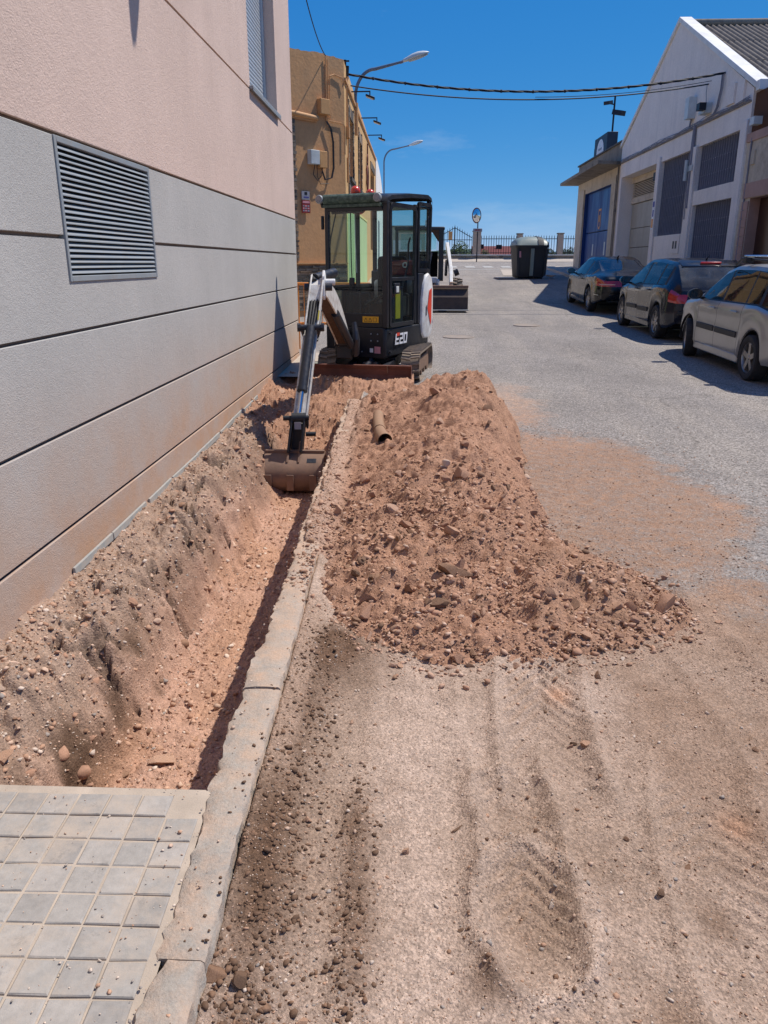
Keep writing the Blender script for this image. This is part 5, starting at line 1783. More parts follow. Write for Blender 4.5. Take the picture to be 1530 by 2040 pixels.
m = MB(); m.box(XR - .02, XR - .001, 24.95, 25.75, 1.95, 2.5); bx = m.build('meter_cabinet', 'white_wall', wb, bevel=.006, seg=1)
m = MB(); m.box(XR - .024, XR - .0205, 25.15, 25.3, 2.1, 2.32); m.box(XR - .024, XR - .0205, 25.4, 25.55, 2.1, 2.32); m.build('vent_slot', 'iron_black', bx)
# meter boxes, ledge of cables
for lab, y, z0, z1, w_, dpt, mat in (('white angled', 24.95, 5.62, 6.18, .32, .22, 'lamp_white'), ('open grey', 23.7, 5.55, 5.80, .45, .2, 'box_grey'), ('flat white', 22.1, 5.5, 5.95, .5, .05, 'white_wall'), ('flat tall', 21.45, 5.42, 5.92, .45, .05, 'white_wall')):
    rp('meter_box' if dpt > .1 else 'hatch', y - w_ / 2, y + w_ / 2, z0, z1, XR - .002, dpt, mat, wb)['label'] = lab + ' box on the gable wall'
rp('lamp_bracket', 23.35, 23.6, 5.6, 5.78, XR - .2, .18, 'iron_black', wb)
m = MB()
r0 = random.Random(3)
for k in range(6):
    pts = []
    for i in range(28):
        y = Y0 + .1 + (Y1 - Y0 - .2) * i / 27
        sag = .05 * math.sin(i * 1.3 + k) + (.10 * math.sin(i * .7 + k * 2) if k > 3 else 0)
        pts.append((XR - .03 - .012 * (k % 3), y, 5.40 + .028 * (k % 3) - .02 + sag * .45 + r0.uniform(-.01, .01)))
    m.tube(pts, .011 if k < 4 else .008, 5)
m.tube([(XR - .05, 24.55, 5.4), (XR - .055, 24.5, 4.8), (XR - .06, 24.45, 3.2)], .045, 6)
m.tube([(XR - .05, 24.65, 5.4), (XR - .09, 24.6, 4.4), (XR - .08, 24.55, 2.9)], .014, 5)
m.tube([(XR - .05, 24.95, 5.62), (XR - .07, 24.98, 5.42)], .03, 5)
for dy in (-.05, .03, .1):
    m.tube([(XR - .04, 22.78 + dy, 6.34), (XR - .06, 22.72 + dy, 6.0), (XR - .05, 22.9 + dy, 5.6), (XR - .04, 23.2 + dy, 5.42)], .012, 5)
m.tube([(XR - .04, 23.96, 6.33), (XR - .06, 23.9, 6.1), (XR - .06, 23.8, 5.8)], .009, 5)
m.build('wall_cable', 'iron_bar', wb, smooth=50)
m = MB(); m.box(XR - .10, XR - .003, 24.3, 24.75, 4.2, 4.35); m.cyl((XR - .16, 24.6, 3.95), (XR - .16, 24.6, 4.5), .05, n=8); m.build('wall_lamp', 'box_grey', wb)
m = MB(); m.box(XR - .03, XR - .001, Y0 + .05, Y1 - .03, 5.33, 5.37); m.build('string_course', 'stained_concrete', wb)
# ------------------------------------------------------------------ low beige workshop with blue door
bw = thing('beige_workshop', (XR + 3, 37, g(37)), 'low stained beige workshop with blue sheet door and thin concrete canopy', 'building')
Yb0, Yb1 = 33.07, 41.5
holes = [(34.35, 39.7, .6, 4.76, 'd')]
m = MB()
cellwall(m, XR + .05, [Yb0, 34.35, 39.7, Yb1], [.4, 4.76, 5.32], holes)
m.add([(XR + .05, Yb1, .4), (XR + 12, Yb1, .4), (XR + 12, Yb1, 5.32), (XR + .05, Yb1, 5.32)], [(0, 1, 2, 3)])
m.build('wall', 'beige_wall', bw, recalc=False)
m = MB(); m.box(XR + .02, XR + 12, Yb0, Yb1 + .03, 5.46, 6.14); m.build('parapet', 'stained_concrete', bw)
m = MB(); m.box(XR - .05, XR + .15, Yb0, Yb1 + .08, 6.14, 6.20); m.build('parapet_cap', 'slate_dark', bw)
m = MB(); m.prism([(XR + .2, Yb0), (6.98, 32.75), (7.15, Yb1 + .4), (XR + .2, Yb1 + .4)], 5.33, 5.45, lambda a, b, d: Vector((a, b, d))); m.build('canopy', 'stained_concrete', bw)
for a, b in ((33.6, 34.3), (39.75, 40.5)):
    m = MB(); m.box(XR - .02, XR + .049, a, b, .6, 4.95); m.build('door_jamb', 'beige_wall', bw, bevel=.01)
m = MB(); m.box(XR + .05, XR + .3, 34.34, 34.352, .6, 4.76); m.box(XR + .05, XR + .3, 39.698, 39.71, .6, 4.76); m.box(XR + .05, XR + .3, 34.35, 39.7, 4.755, 4.77)
bd = m.build('sheet_door', 'blue_paint', bw)
for (a, b, c, d) in ((34.36, 37.0, .62, 3.0), (37.03, 39.69, .62, 3.0), (34.36, 39.69, 3.03, 4.75)):
    m = MB(); m.box(XR + .2, XR + .24, a, b, c, d); m.build('door_leaf', 'blue_paint', bd, bevel=.015, seg=1)
m = MB(); m.box(XR + .192, XR + .198, 35.5, 35.72, 2.0, 2.55); m.box(XR + .192, XR + .198, 37.8, 38.0, 2.0, 2.5); m.build('small_window', 'lamp_white', bd)
# emblem: small crest of a shield-like outline on the upper leaf
m = MB(); m.box(XR + .190, XR + .197, 36.7, 36.78, 3.2, 3.9); m.box(XR + .190, XR + .197, 37.12, 37.2, 3.2, 3.9); m.box(XR + .190, XR + .197, 36.7, 37.2, 3.88, 3.96); m.box(XR + .190, XR + .197, 36.82, 37.08, 3.12, 3.22); m.box(XR + .188, XR + .196, 36.88, 37.02, 3.42, 3.7)
m.build('emblem', 'sign_orange', bd)
m = MB(); m.tube([(XR - .04, 33.2, 5.3), (XR - .04, 33.2, .8)], .035, 8); m.tube([(XR - .02, 33.5, 5.0), (XR - .02, 33.5, 2.0)], .015, 6); m.build('downpipe', 'stained_concrete', bw, smooth=40)
m = MB(); m.box(XR + 1.2, XR + 12, 33.3, 38.5, 6.2, 6.9); m.build('roof_shed', 'slate_dark', bw)
# roof sign box and floodlight mast
rs = thing('roof_sign', (9.3, 43, 6.1), 'dark box sign with a white arched emblem on the workshop roof', 'sign')
M['sign_dark'] = simple('dark_sign_box', srgb(44, 58, 72), .6, bump=0)
m = MB(); m.box(9.0, 9.5, 40.6, 43.3, 6.2, 7.60); m.build('box', 'sign_dark', rs, bevel=.02)
m = MB(); m.box(9.2, 9.5, 43.4, 44.3, 6.2, 7.3); m.build('box', 'sign_dark', rs)
m = MB()
m.prism([(41.2, 6.45)] + [(41.95 - .75 * math.cos(t), 6.85 + .6 * math.sin(t)) for t in np.linspace(0, math.pi, 12)] + [(42.7, 6.45)], 8.99, 8.999, lambda a, b, d: Vector((d, a, b))); m.build('emblem', 'sign_white', rs)
m = MB(); m.box(8.98, 8.989, 41.6, 42.3, 6.6, 6.8); m.box(8.98, 8.989, 41.6, 42.3, 6.95, 7.05); m.build('print_mark', 'sign_grey', rs)
ms = thing('floodlight_mast', (9.5, 41.9, 6.2), 'thin dark mast with two floodlights on the workshop roof', 'mast')
m = MB(); m.tube([(9.5, 41.9, 6.1), (9.5, 41.85, 9.35)], .045, 8); m.build('mast', 'spot_black', ms)
m = MB(); m.bar((9.28, 41.85, 9.05), (9.05, 41.6, 8.98), .3, .16); m.bar((9.5, 41.8, 8.95), (9.25, 41.85, 9.0), .05, .05); m.build('floodlight', 'spot_black', ms)
m = MB(); m.bar((9.5, 41.8, 8.62), (9.85, 41.4, 8.5), .34, .22); m.build('floodlight', 'spot_black', ms)
# ------------------------------------------------------------------ beige and brown building at the right edge
rb = thing('beige_brown_building', (XR + 3, 16, g(16)), 'beige building with brown upper wall and dark doorway at the right edge', 'building')
m = MB()
cellwall(m, XR, [8, 17.2, 20.1, 20.7], [.1, 3.15, 4.42], [(17.2, 20.1, .1, 3.15)])
m.build('wall', 'beige_wall', rb, recalc=False)
m = MB(); m.box(XR - .03, XR + .2, 8, 20.7, 4.43, 4.62); m.build('trim_band', 'brick_tile', rb)
m = MB(); m.box(XR + .05, XR + .3, 8, 20.68, 4.62, 5.5); m.build('upper_wall', 'brown_render', rb)
m = MB(); m.box(XR - .03, XR - .002, 16.8, 20.5, 3.16, 3.5); m.build('lintel', 'brick_tile', rb)
z = .5
while z < 3.1:
    m = MB(); m.box(XR - .03, XR - .002, 20.12, 20.5, z, z + .19); m.build('tile', 'brick_tile', rb); z += .2
M['door_brown'] = simple('dark_brown_door', srgb(58, 30, 24), .35, bump=0)
m = MB(); m.box(XR + .25, XR + .3, 17.2, 20.1, .3, 3.15); dd = m.build('doorway', 'door_brown', rb)
m = MB(); m.box(XR + .21, XR + .249, 18.6, 18.75, .3, 3.15); m.build('mullion', 'iron_black', dd)
m = MB(); m.box(XR + .001, XR + .25, 20.098, 20.1, .3, 3.15); m.box(XR + .001, XR + .25, 17.2, 20.1, 3.148, 3.15); m.build('reveal', 'brick_tile', dd)
m = MB(); m.tube([(XR - .02, 20.4, 4.5), (XR - .02, 20.4, .5)], .02, 6); m.build('cable', 'iron_bar', rb)
m = MB(); m.box(XR - .15, XR + .045, 20.1, 20.35, 4.75, 4.92); m.build('wall_lamp', 'lamp_white', rb)
m = MB(); m.box(XR - .04, XR - .002, 20.1, 20.3, 3.9, 4.2); m.build('conduit_box', 'beige_wall', rb)

# ------------------------------------------------------------------ overhead cables
def cat(p0, p1, sag, n=40):
    p0 = Vector(p0); p1 = Vector(p1)
    return [p0.lerp(p1, t) - Vector((0, 0, sag * 4 * t * (1 - t))) for t in np.linspace(0, 1, n)]
m = MB()
base = cat((XW + .02, 22.15, 6.28), (XR, 22.78, 6.36), .42, 60)
for k in range(3):
    m.tube([p + Vector((0, .018 * math.cos(i * .9 + k * 2.1), .018 * math.sin(i * .9 + k * 2.1))) for i, p in enumerate(base)], .014, 6)
for i in range(4, 58, 5):
    m.cyl(base[i] - Vector((.02, 0, 0)), base[i] + Vector((.02, 0, 0)), .04, n=8)
tag(m.build('overhead_cable', 'cable_black', smooth=50), 'thick twisted overhead cable, the upper one crossing the street', 'cable', 'overhead cables')
m = MB(); m.tube(cat((XW + .02, 23.2, 6.22), (XR, 23.96, 6.33), .36), .017, 6); m.tube(cat((3.2, 23.6, 5.98), (XR, 23.75, 6.37), .10), .008, 5)
tag(m.build('overhead_cable', 'cable_black', smooth=50), 'thin overhead cable below the thick twisted one', 'cable', 'overhead cables')
m = MB(); m.tube(cat((XW - .05, 13.2, 6.3), CH(.62, 6.42, .03), .25), .011, 6)
tag(m.build('overhead_cable', 'cable_black', smooth=50), 'single slack cable running down to the ochre parapet', 'cable', 'overhead cables')
m = MB(); m.cyl((XW + .01, 22.1, 6.15), (XW + .03, 22.1, 6.45), .05, n=6); m.box(XW - .3, XW + .12, 21.6, 21.64, 6.44, 6.47); m.box(XW - .3, XW + .02, 21.9, 21.94, 6.40, 6.55); m.build('cable_anchor', 'iron_black', och)

# ------------------------------------------------------------------ orange barrier by the corner
ob = thing('orange_barrier', (-1.6, 13.1, g(13)), 'orange tubular street barrier standing at the building corner', 'barrier')
m = MB(); z0 = g(13.1) + .1
def tb(a, b, r_=.018): m.tube([a, b], r_, 8)
X0, X1 = -1.93, -.75
tb((X0, 13.1, z0), (X0, 13.1, z0 + 1.05)); tb((X1, 13.1, z0), (X1, 13.1, z0 + 1.05)); tb((X0 - .01, 13.1, z0 + 1.05), (X1 + .01, 13.1, z0 + 1.05), .024); tb((X0, 13.1, z0 + .42), (X1, 13.1, z0 + .42), .022)
m.build('frame', 'orange_paint', ob, smooth=40)
for x in (-1.38, -1.28):
    m = MB(); m.tube([(x, 13.1, z0 + .42), (x, 13.1, z0 + .02), (x, 12.85, z0)], .018, 8); m.build('leg', 'orange_paint', ob, smooth=40)
for i in range(1, 6):
    x = X0 + .1 * i
    m = MB(); m.tube([(x, 13.1, z0 + .42), (x, 13.1, z0 + 1.04)], .006, 6); m.build('rod', 'orange_paint', ob, smooth=40)
# ================================================================== MINI EXCAVATOR
M['black_paint'] = simple('black_machine_paint', srgb(27, 31, 38), .35, .0, var=.15, vs=4, bump=.05, dirt=srgb(70, 64, 60), dscale=7, damt=.22)
M['black_worn'] = simple('worn_black_paint', srgb(30, 31, 36), .42, .0, var=.2, vs=9, bump=.08, dirt=srgb(66, 52, 50), dscale=16, damt=.32)
M['green_black'] = simple('weathered_roof_paint', srgb(40, 62, 54), .5, .0, var=.25, vs=12, bump=.1, dirt=srgb(136, 156, 142), dscale=22, damt=.35)
M['white_paint'] = simple('white_machine_paint', srgb(226, 226, 224), .4, .0, var=.05, vs=4, bump=.05, dirt=srgb(150, 124, 100), dscale=9, damt=.35)
M['white_dirty'] = simple('white_arm_paint', srgb(216, 214, 208), .45, .0, var=.06, vs=6, bump=.12, dirt=srgb(122, 92, 72), dscale=14, damt=.5)
M['blade_rust'] = simple('rusty_blade', srgb(112, 70, 58), .65, .25, var=.3, vs=5, bump=.3, dirt=srgb(86, 54, 44), dscale=8, damt=.5)
M['bucket_steel'] = simple('earth_worn_steel', srgb(120, 96, 82), .6, .25, var=.2, vs=6, bump=.3, dirt=srgb(148, 118, 98), dscale=9, damt=.6)
M['mud'] = simple('caked_mud', srgb(74, 54, 42), .95, var=.3, vs=20, bump=1.0, bs=60, bd=.01, dirt=srgb(100, 76, 60), dscale=30)
M['rubber'] = simple('dusty_rubber', srgb(112, 103, 94), .9, var=.2, vs=12, bump=.3, dirt=srgb(160, 138, 118), dscale=10, damt=.6)
M['rubber_dark'] = simple('black_hose', srgb(28, 28, 32), .55, var=.1, bump=.05)
M['rubber_tyre'] = simple('tyre_rubber', srgb(34, 34, 36), .85, var=.15, bump=.2, dirt=srgb(84, 76, 70), dscale=9, damt=.3)
M['chrome'] = simple('chrome_rod', srgb(200, 206, 214), .12, 1.0, bump=0, var=.02)
M['dark_steel'] = simple('dark_steel', srgb(38, 42, 52), .4, .2, var=.15, bump=.1, dirt=srgb(86, 76, 68), dscale=14, damt=.25)
M['seat_black'] = simple('seat_cloth', srgb(18, 20, 24), .8, bump=.1)
M['seat_red'] = simple('dark_red_panel', srgb(110, 26, 24), .5, bump=.1)
M['beacon_red'] = simple('red_beacon', srgb(206, 62, 34), .25, bump=0, var=.1, coat=.5)
M['sticker_yellow'] = simple('yellow_sticker', srgb(222, 164, 36), .5, bump=0)
M['sticker_yellow2'] = simple('dull_yellow_sticker', srgb(176, 160, 40), .5, bump=0)
M['logo_orange'] = simple('orange_red_print', srgb(226, 74, 52), .45, bump=0)
M['cab_glass'] = glass_mat('cab_glass', (.74, .88, .85), dust_haze=.035, rough=.03)
M['cab_glass_low'] = glass_mat('dusty_cab_glass', (.55, .66, .62), dust_haze=.07, rough=.05)
M['lamp_glass'] = simple('lamp_glass', srgb(130, 130, 136), .2, .3, bump=0)

PHI = R(-24)
EC = Vector((-.499, 11.365, 0)); EG = g(10.7) + .0
ex = thing('mini_excavator', (EC.x, EC.y, EG), 'white and black mini excavator with its bucket down in the trench', 'excavator', rz=PHI)
UX = Vector((math.cos(PHI), math.sin(PHI), 0)); UY = Vector((-math.sin(PHI), math.cos(PHI), 0))


def U(x, y, z):
    """upper body frame: x to the machine's left (picture right), y to its back, z above the ground"""
    p = EC + UX * x + UY * y
    return Vector((p.x, p.y, EG + z))


TU = Matrix.Translation((EC.x, EC.y, EG)) @ Matrix.Rotation(PHI, 4, 'Z')
W2, YF, YB = .465, -.74, .74


def ubox(name, x0, x1, y0, y1, z0, z1, mat, par=None, bevel=.01, seg=2):
    m = MB(); m.box(x0, x1, y0, y1, z0, z1, TU)
    return m.build(name, mat, par or ex, bevel=bevel, seg=seg)


# ---- house
m = MB()
# main skirt: rounded rear counterweight
poly = [(-W2, -.70), (W2 - .02, -.74), (W2, -.70), (W2 + .02, .2), (W2 + .01, .62), (W2 - .06, .80), (W2 - .22, .90), (0, .95), (-W2 + .22, .90), (-W2 + .06, .80), (-W2, .62)]
m.prism(poly, .31, .69, lambda a, b, d: U(a, b, d))
body = m.build('house_skirt', 'black_paint', ex, bevel=.02, seg=3)
# E20 lettering, raised strokes on the side skirt
def letters(par, T, mats, strokes, th=.003):
    for k, (poly, mt) in enumerate(strokes):
        m = MB(); m.prism(poly, 0, th, T)
        m.build('letter_stroke', mt, par, recalc=True)
XS = W2 + .022
LT = lambda a, b, d: U(XS + d - .002 + (.02 * 0), a, b)
sl = .18
def para(x0, x1, z0, z1):   # slanted stroke rectangle
    return [(x0 + sl * (z0 - .46), z0), (x1 + sl * (z0 - .46), z0), (x1 + sl * (z1 - .46), z1), (x0 + sl * (z1 - .46), z1)]
y0 = -.53
Z0, Z1 = .465, .61
tk = .026
E_ = [para(y0, y0 + tk, Z0, Z1 - .0), para(y0 + tk + .001, y0 + .11, Z0, Z0 + tk), para(y0 + tk + .001, y0 + .10, (Z0 + Z1) / 2 - .013, (Z0 + Z1) / 2 + .013)]
for p in E_:
    m = MB(); m.prism(p, 0, .006, LT); m.build('letter', 'sign_white', body)
m = MB(); m.prism(para(y0 + tk + .003, y0 + .115, Z1 - tk - .006, Z1 + .01), 0, .006, LT); m.build('letter', 'logo_orange', body)
y1 = y0 + .135
for p in (para(y1, y1 + .11, Z1 - tk, Z1), para(y1 + .084, y1 + .11, (Z0 + Z1) / 2 + .0135, Z1 - tk - .001), para(y1, y1 + .11, (Z0 + Z1) / 2 - .013, (Z0 + Z1) / 2 + .013), para(y1, y1 + .026, Z0 + tk + .001, (Z0 + Z1) / 2 - .0135), para(y1, y1 + .11, Z0, Z0 + tk)):
    m = MB(); m.prism(p, 0, .006, LT); m.build('letter', 'sign_white', body)
y1 = y0 + .265
for p in (para(y1, y1 + .11, Z1 - tk, Z1), para(y1, y1 + .026, Z0 + tk + .001, Z1 - tk - .001), para(y1 + .084, y1 + .11, Z0 + tk + .001, Z1 - tk - .001), para(y1, y1 + .11, Z0, Z0 + tk)):
    m = MB(); m.prism(p, 0, .006, LT); m.build('letter', 'sign_white', body)
for zz0, yy0 in ((.63, -.66), (.38, -.66), (.40, .55)):
    m = MB(); m.cyl(U(W2 + .0, yy0, zz0), U(W2 + .028, yy0, zz0), .018, n=8); m.build('bolt', 'dark_steel', body)
ubox('front_skirt', -W2 + .01, W2 - .03, YF - .015, YF + .10, .30, .70, 'black_worn', ex, .012)
m = MB()
for x, z in ((.24, .62), (.34, .62), (.24, .53), (.34, .53), (.1, .38), (-.1, .36)):
    m.cyl(U(x, YF - .014, z), U(x, YF - .024, z), .010, n=6)
m.build('bolt', 'alu', ex)
ubox('warning_plate', .22, .27, YF - .018, YF - .0155, .375, .43, 'sign_white', ex, 0)
ubox('warning_plate', .29, .38, YF - .018, YF - .0155, .365, .455, 'sign_pink', ex, 0)
# ---- cab shell
ZR = 2.33
fr = MB()
def post(m, p0, p1, w=.055, h=.055): m.bar(p0, p1, w, h, up=tuple(UY))
post(fr, U(W2 - .03, YF + .03, .70), U(W2 - .03, YF + .05, ZR - .05), .075, .07)
fr.build('front_post', 'black_worn', ex, bevel=.012, seg=3)
m = MB(); post(m, U(-W2 + .03, YF + .03, .70), U(-W2 + .03, YF + .05, ZR - .05), .06, .06); m.build('front_post', 'black_paint', ex, bevel=.012, seg=3)
m = MB(); post(m, U(W2 - .03, .22, .70), U(W2 - .03, .22, ZR - .04), .05, .07); m.build('door_post', 'black_paint', ex, bevel=.01)
m = MB(); post(m, U(W2 - .03, YB - .04, 1.2), U(W2 - .03, YB - .05, ZR + .04), .05, .07); m.build('rear_post', 'black_paint', ex, bevel=.01)
m = MB(); post(m, U(-W2 + .03, YB - .04, 1.2), U(-W2 + .03, YB - .05, ZR + .04), .05, .07); m.build('rear_post', 'black_paint', ex, bevel=.01)
m = MB(); post(m, U(-W2 + .03, .15, .70), U(-W2 + .03, .15, ZR - .04), .05, .07); m.build('door_post', 'black_paint', ex, bevel=.01)
# roof
m = MB()
rows = []
for t, z in ((0, -.06), (.02, -.005), (.10, .035), (.5, .05), (.9, .035), (.98, -.005), (1, -.06)):
    y = YF - .0 + (YB - YF) * t
    zr_ = .10 * max(0, (t - .08))
    rows.append([U(x, y, ZR + z + dz + zr_) for x, dz in ((-W2 - .005, -.06), (-W2, -.01), (-W2 + .06, .0), (0, .012), (W2 - .06, .0), (W2, -.01), (W2 + .005, -.06))])
m.grid(rows)
m.prism([(-W2 - .004, YF), (W2 + .004, YF), (W2 + .004, YB), (-W2 - .004, YB)], ZR - .075, ZR - .055 , lambda a, b, d: U(a, b, d))
m.build('roof', 'black_paint', ex, smooth=50)
m = MB(); m.tube([U(-W2 + .02, YF - .01, ZR - .015), U(W2 - .1, YF - .01, ZR - .012)], .062, 12); m.build('roof_edge_roll', 'green_black', ex, smooth=40)
ubox('rain_lip', -W2, W2 - .07, YF - .03, YF + .03, ZR - .115, ZR - .075, 'green_black', ex, .006)
ubox('front_header', -W2 + .05, W2 - .07, YF + .01, YF + .06, ZR - .16, ZR - .115, 'black_paint', ex, .006)
# round-cornered door frame on the side
def ring_frame(name, y0, y1, z0, z1, w, x0, x1, mat, par, rad=.10):
    out, inn = [], []
    def rr(y0, y1, z0, z1, r):
        p = []
        for cy, cz, a0 in ((y1 - r, z1 - r, 0), (y0 + r, z1 - r, 90), (y0 + r, z0 + r * .3, 180), (y1 - r, z0 + r * .3, 270)):
            for k in range(5):
                a = R(a0 + 22.5 * k)
                rr_ = r if a0 < 180 else r * .3
                p.append((cy + rr_ * math.cos(a) if a0 in (0, 270) else cy + r * math.cos(a), cz + rr_ * math.sin(a)))
        return p
    A_ = rr(y0, y1, z0, z1, rad); B_ = rr(y0 + w, y1 - w, z0 + w, z1 - w, max(.01, rad - w))
    n = len(A_)
    m = MB()
    vs = [U(x0, a, b) for a, b in A_] + [U(x0, a, b) for a, b in B_] + [U(x1, a, b) for a, b in A_] + [U(x1, a, b) for a, b in B_]
    fs = []
    for i in range(n):
        j = (i + 1) % n
        fs += [(i, j, n + j, n + i), (2 * n + i, 3 * n + i, 3 * n + j, 2 * n + j), (i, 2 * n + i, 2 * n + j, j), (n + i, n + j, 3 * n + j, 3 * n + i)]
    m.add(vs, fs)
    return m.build(name, mat, par, smooth=40)
door = ring_frame('door', YF + .07, .20, .70, ZR - .06, .055, W2 - .02, W2 + .016, 'black_paint', ex, .12)
m = MB(); m.grid([[U(W2, YF + .12, .75), U(W2, .15, .75)], [U(W2, YF + .12, ZR - .115), U(W2, .15, ZR - .115)]]); m.build('glass', 'cab_glass', door)
ubox('mid_rail', W2 - .015, W2 + .012, YF + .12, .15, 1.30, 1.345, 'black_paint', door, .005)
ubox('handle_plate', W2 + .003, W2 + .02, -.53, -.37, 1.13, 1.27, 'dark_steel', door, .006)
ubox('handle', W2 + .02, W2 + .03, -.50, -.42, 1.15, 1.23, 'lamp_white', door, .004)
qw = ring_frame('quarter_window', .24, YB - .02, 1.40, ZR + .0, .05, W2 - .02, W2 + .012, 'black_paint', ex, .06)
m = MB(); m.grid([[U(W2 - .004, .28, 1.44), U(W2 - .004, YB - .06, 1.44)], [U(W2 - .004, .28, ZR - .06), U(W2 - .004, YB - .06, ZR - .0)]]); m.build('glass', 'cab_glass', qw)
m = MB(); m.box(W2 + .02, W2 + .035, .52, .56, 1.55, 2.15, TU); m.build('grab_rail', 'black_paint', ex, bevel=.004)
# front windscreen: upper and lower panes, wiper, lower panel
fw_ = MB(); fw_.grid([[U(-W2 + .06, YF + .028, 1.19), U(W2 - .07, YF + .028, 1.19)], [U(-W2 + .06, YF + .028, ZR - .16), U(W2 - .07, YF + .028, ZR - .16)]]); fw_.build('windscreen', 'cab_glass', ex)
fw_ = MB(); fw_.grid([[U(-W2 + .06, YF + .025, .88), U(W2 - .07, YF + .025, .88)], [U(-W2 + .06, YF + .025, 1.175), U(W2 - .07, YF + .025, 1.175)]]); fw_.build('lower_windscreen', 'cab_glass_low', ex)
ubox('lower_panel', -W2 + .05, W2 - .06, YF + .015, YF + .06, .70, .88, 'black_worn', ex, .008)
wp = MB(); wp.tube([U(-.06, YF + .0, 2.15), U(-.055, YF - .005, 1.55), U(-.05, YF, 1.32)], .007, 6); wp.build('wiper', 'rubber_dark', ex)
ubox('wiper_motor', -.09, -.02, YF - .01, YF + .03, 1.24, 1.34, 'black_paint', ex, .01)
m = MB(); m.tube([U(-W2 + .16, YF + .04, 2.14), U(-W2 + .08, YF + .04, 1.85), U(-W2 + .06, YF + .04, 1.72)], .009, 6); m.tube([U(-W2 + .10, YF + .05, 2.16), U(.1, YF + .05, 2.17)], .022, 6); m.build('gas_strut', 'rubber_dark', ex)
st = ubox('warning_sticker', .10, .34, YF + .008, YF + .0145, .765, .845, 'sticker_yellow', ex, 0)
for k in range(2):
    c = .15 + k * .065
    m = MB()
    for a, b in (((c - .024, .778), (c, .828)), ((c, .828), (c + .024, .778)), ((c - .024, .778), (c + .024, .778))):
        m.bar(U(a[0], YF + .0075, a[1]), U(b[0], YF + .0075, b[1]), .005, .002, up=tuple(UY))
    m.build('warning_triangle', 'iron_black', st)
m = MB()
for a, b in (((.26, .778), (.31, .778)), ((.31, .778), (.31, .828)), ((.31, .828), (.26, .828)), ((.26, .828), (.26, .778))):
    m.bar(U(a[0], YF + .0075, a[1]), U(b[0], YF + .0075, b[1]), .004, .002, up=tuple(UY))
m.build('warning_frame', 'iron_black', st)
# left side (far), rear glass and rear housing
m = MB(); m.grid([[U(-W2, YF + .1, 1.24), U(-W2, .12, 1.24)], [U(-W2, YF + .1, ZR - .1), U(-W2, .12, ZR - .1)]]); m.build('left_glass', 'cab_glass', ex)
ubox('left_lower_side', -W2 - .003, -W2 + .02, -.30, .74, .70, 1.20, 'black_paint', ex, .01)
m = MB(); m.grid([[U(-W2 + .004, YF + .07, .72), U(-W2 + .004, -.31, .72)], [U(-W2 + .004, YF + .07, 1.16), U(-W2 + .004, -.31, 1.16)]]); m.build('left_low_glass', 'cab_glass', ex)
ubox('left_waist_rail', -W2 - .006, -W2 + .028, YF + .05, .74, 1.165, 1.235, 'black_paint', ex, .01)
m = MB(); m.grid([[U(-W2 + .06, YB - .05, 1.45), U(W2 - .06, YB - .05, 1.45)], [U(-W2 + .06, YB - .05, ZR - .05), U(W2 - .06, YB - .05, ZR - .05)]]); m.build('rear_glass', 'cab_glass', ex)
ubox('rear_bulkhead', -W2 + .02, W2 - .04, YB - .16, YB - .02, .70, 1.42, 'black_paint', ex, .02)
ubox('cab_floor', -W2 + .02, W2 - .05, YF + .07, YB - .17, .66, .71, 'seat_black', ex, 0)
# engine cover at the rear left: grey strip + white rounded panel with the orange wedge emblem
ubox('side_cover', W2 - .03, W2 + .012, .26, .46, .70, 1.39, 'dark_steel', ex, .01)
m = MB()
pts2 = [(.36, .55), (.33, .72), (.34, 1.05), (.39, 1.24), (.48, 1.36), (.58, 1.39), (.68, 1.34), (.74, 1.22), (.76, .9), (.75, .62), (.69, .50), (.55, .47), (.43, .48)]
rows = []
cy, cz = .55, .93
for f, o in ((1.0, .0), (1.0, .02), (.96, .04), (.80, .055), (0.02, .06)):
    rows.append([U(W2 + .0 + o - max(0, (cy + (a - cy) * f) - .62) ** 2 * .9, cy + (a - cy) * f, cz + (b - cz) * f) for a, b in pts2 + [pts2[0]]])
m.grid(rows); wc = m.build('engine_cover', 'white_paint', ex, smooth=35)
def ec(y, z, o=.0):
    f = max(abs((y - cy) / .22), abs((z - cz) / .5))
    return U(W2 + .0605 + o - max(0, y - .62) ** 2 * .9, y, z)
m = MB(); pp_ = [(.48, .90), (.54, 1.15), (.63, 1.18), (.63, .72), (.61, .66)]
m.add([ec(a, b, .004) for a, b in pp_], [tuple(range(5))]); m.build('emblem_wedge', 'logo_orange', wc, recalc=False)
m = MB(); pp_ = [(.43, .93), (.46, .95), (.46, .80), (.43, .80)]
m.add([ec(a, b, .002) for a, b in pp_], [tuple(range(4))]); m.build('emblem_bar', 'iron_black', wc, recalc=False)
m = MB(); pp_ = [(.645, .70), (.67, .76), (.67, .66)]
m.add([ec(a, b, .006) for a, b in pp_], [(0, 1, 2)]); m.build('emblem_bar', 'sign_blue', wc, recalc=False)
ubox('counterweight', -.40, .38, .55, .90, .60, 1.30, 'white_paint', ex, .06, 4)
